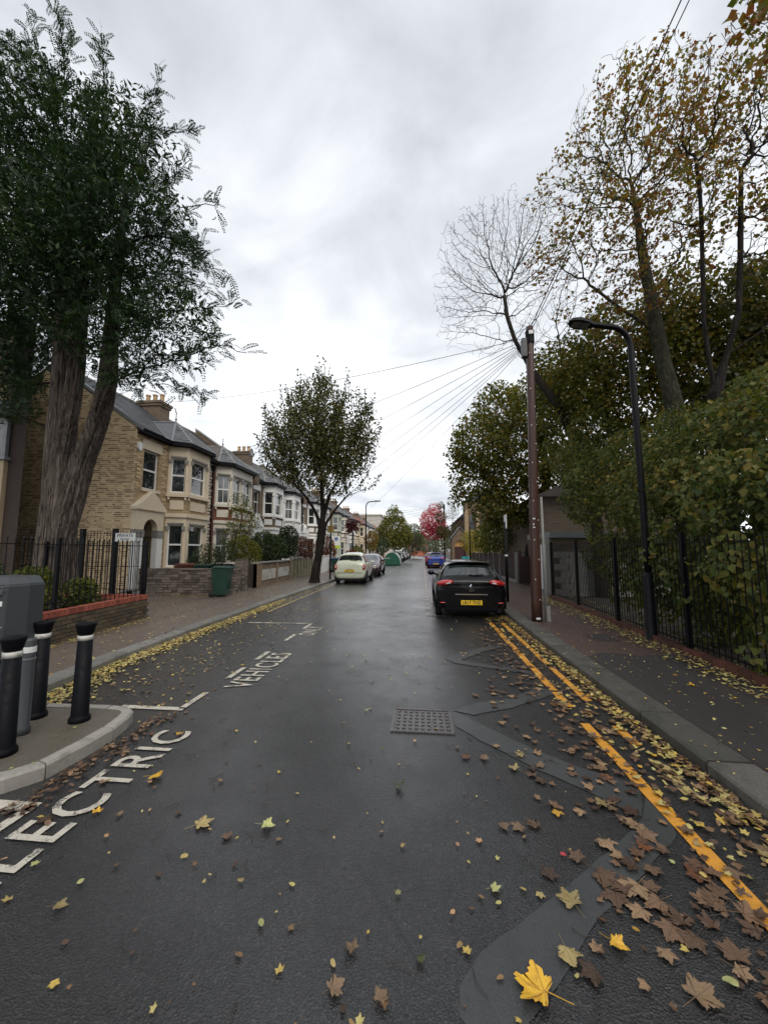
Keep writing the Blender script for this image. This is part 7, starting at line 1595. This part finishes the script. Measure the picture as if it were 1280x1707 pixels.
BRN = [(0, (.035, .022, .016)), (.4, (.085, .045, .028)), (.75, (.17, .10, .055)), (1, (.30, .19, .10))]
def gen(n, fx_, fy_, fz): out = [];[out.append((fx_(y), y, fz())) for y in [fy_() for _ in range(n)]]; return out
T = R.triangular; U = R.uniform
ptsg = gen(2600, lambda y: T(1.93, 2.11, 2.08) if R.random() < .72 else T(1.4, 2.0, 1.9), lambda: U(1.2, 10.5), lambda: U(.009, .03))+gen(900, lambda y: T(1.5, 2.11, 2.0), lambda: U(10, 38), lambda: .012)
leaf_stuff('gutter_leaves', ptsg, [U(.045, .10) for _ in ptsg], AUT, 'thick drift of fallen leaves along the right-hand gutter')
ptsg = gen(420, lambda y: T(.6, 1.7, 1.5), lambda: U(1.3, 9), lambda: .010); leaf_stuff('pulped_leaves', ptsg, [U(.04, .13) for _ in ptsg], BRN, 'flattened brown leaf pulp between the patches and the yellow lines', .02, ('maple',))
ptsg = gen(3300, lambda y: xl(y)+.01+abs(R.gauss(0, .17))*(1 if y > 5 else 1.3), lambda: U(3.9, 13), lambda: U(.01, .035))+gen(900, lambda y: xl(y)+abs(R.gauss(0, .22)), lambda: U(13, 40), lambda: .012)
leaf_stuff('gutter_leaves', ptsg, [U(.045, .095) for _ in ptsg], YEL, 'thick drift of yellow-green leaves along the left-hand gutter')
ptsg = gen(1400, lambda y: U(-4.5, 1.6), lambda: 1.5+48*R.random()**1.5, lambda: .010); leaf_stuff('road_leaves', ptsg, [U(.02, .065) for _ in ptsg], AUT, 'small leaves scattered across the wet road')
ptsg = gen(600, lambda y: T(-4.4, -2.4, -3.6), lambda: U(4.1, 14), lambda: .010); leaf_stuff('road_leaves', ptsg, [U(.03, .09) for _ in ptsg], AUT, 'leaves scattered over the electric vehicle bays')
ptsg = gen(1500, lambda y: T(3.45, rx(y)+.1, rx(y)-.12), lambda: U(2.5, 14), lambda: ZP+U(.004, .04))+gen(500, lambda y: rx(y)+U(.1, 1), lambda: U(2.5, 14), lambda: ZP+.01); leaf_stuff('pavement_leaves', ptsg, [U(.045, .095) for _ in ptsg], YEL, 'yellow leaves heaped along the foot of the right railings')
ptsg = gen(1500, lambda y: U(2.15, 4.2), lambda: U(2.0, 30), lambda: ZP+.007); leaf_stuff('pavement_leaves', ptsg, [U(.02, .06) for _ in ptsg], YEL, 'small leaves scattered over the right pavement')
ptsg = gen(2600, lambda y: U(-8.5, -4.75) if y < 12.9 else U(-7.0, -4.9), lambda: 3.9+26*R.random()**1.3, lambda: ZP+.006)+gen(500, lambda y: plx(y)+abs(R.gauss(.05, .12)), lambda: U(4, 8.7), lambda: ZP+.01)+[(U(-10.4, -7), 13.1-abs(R.gauss(0, .15)), ZP+.008) for _ in range(260)]
ptsg = [p for p in ptsg if not (p[1] < 8.8 and p[0] < plx(p[1])+.03)]
leaf_stuff('pavement_leaves', ptsg, [U(.025, .075) for _ in ptsg], YEL, 'small yellow leaves scattered over the left pavement')
ptsg = gen(260, lambda y: -2.74+abs(R.gauss(0, .10)), lambda: U(2.4, 3.95), lambda: U(.008, .03)); leaf_stuff('drifted_leaves', ptsg, [U(.03, .08) for _ in ptsg], BRN, 'brown leaf litter banked against the build-out kerb')
# twigs and grit
q = MB()
for _ in range(170):
    y = 1.5+5*R.random()**1.4; x = U(-2.4, 2.0) if R.random() < .4 else U(.7, 2.0); a = U(0, 6.28); L_ = U(.03, .12); q.tube([(x, y, .008), (x+L_*.5*math.cos(a), y+L_*.5*math.sin(a), .010+U(0, .008)), (x+L_*math.cos(a+.3), y+L_*math.sin(a+.3), .009)], .0018, 4)
tag(q.build('twigs', BARKT, None), 'thin leaf stalks and twigs strewn on the road', 'twigs', None, 'stuff')
print('objects', len(COL.objects))
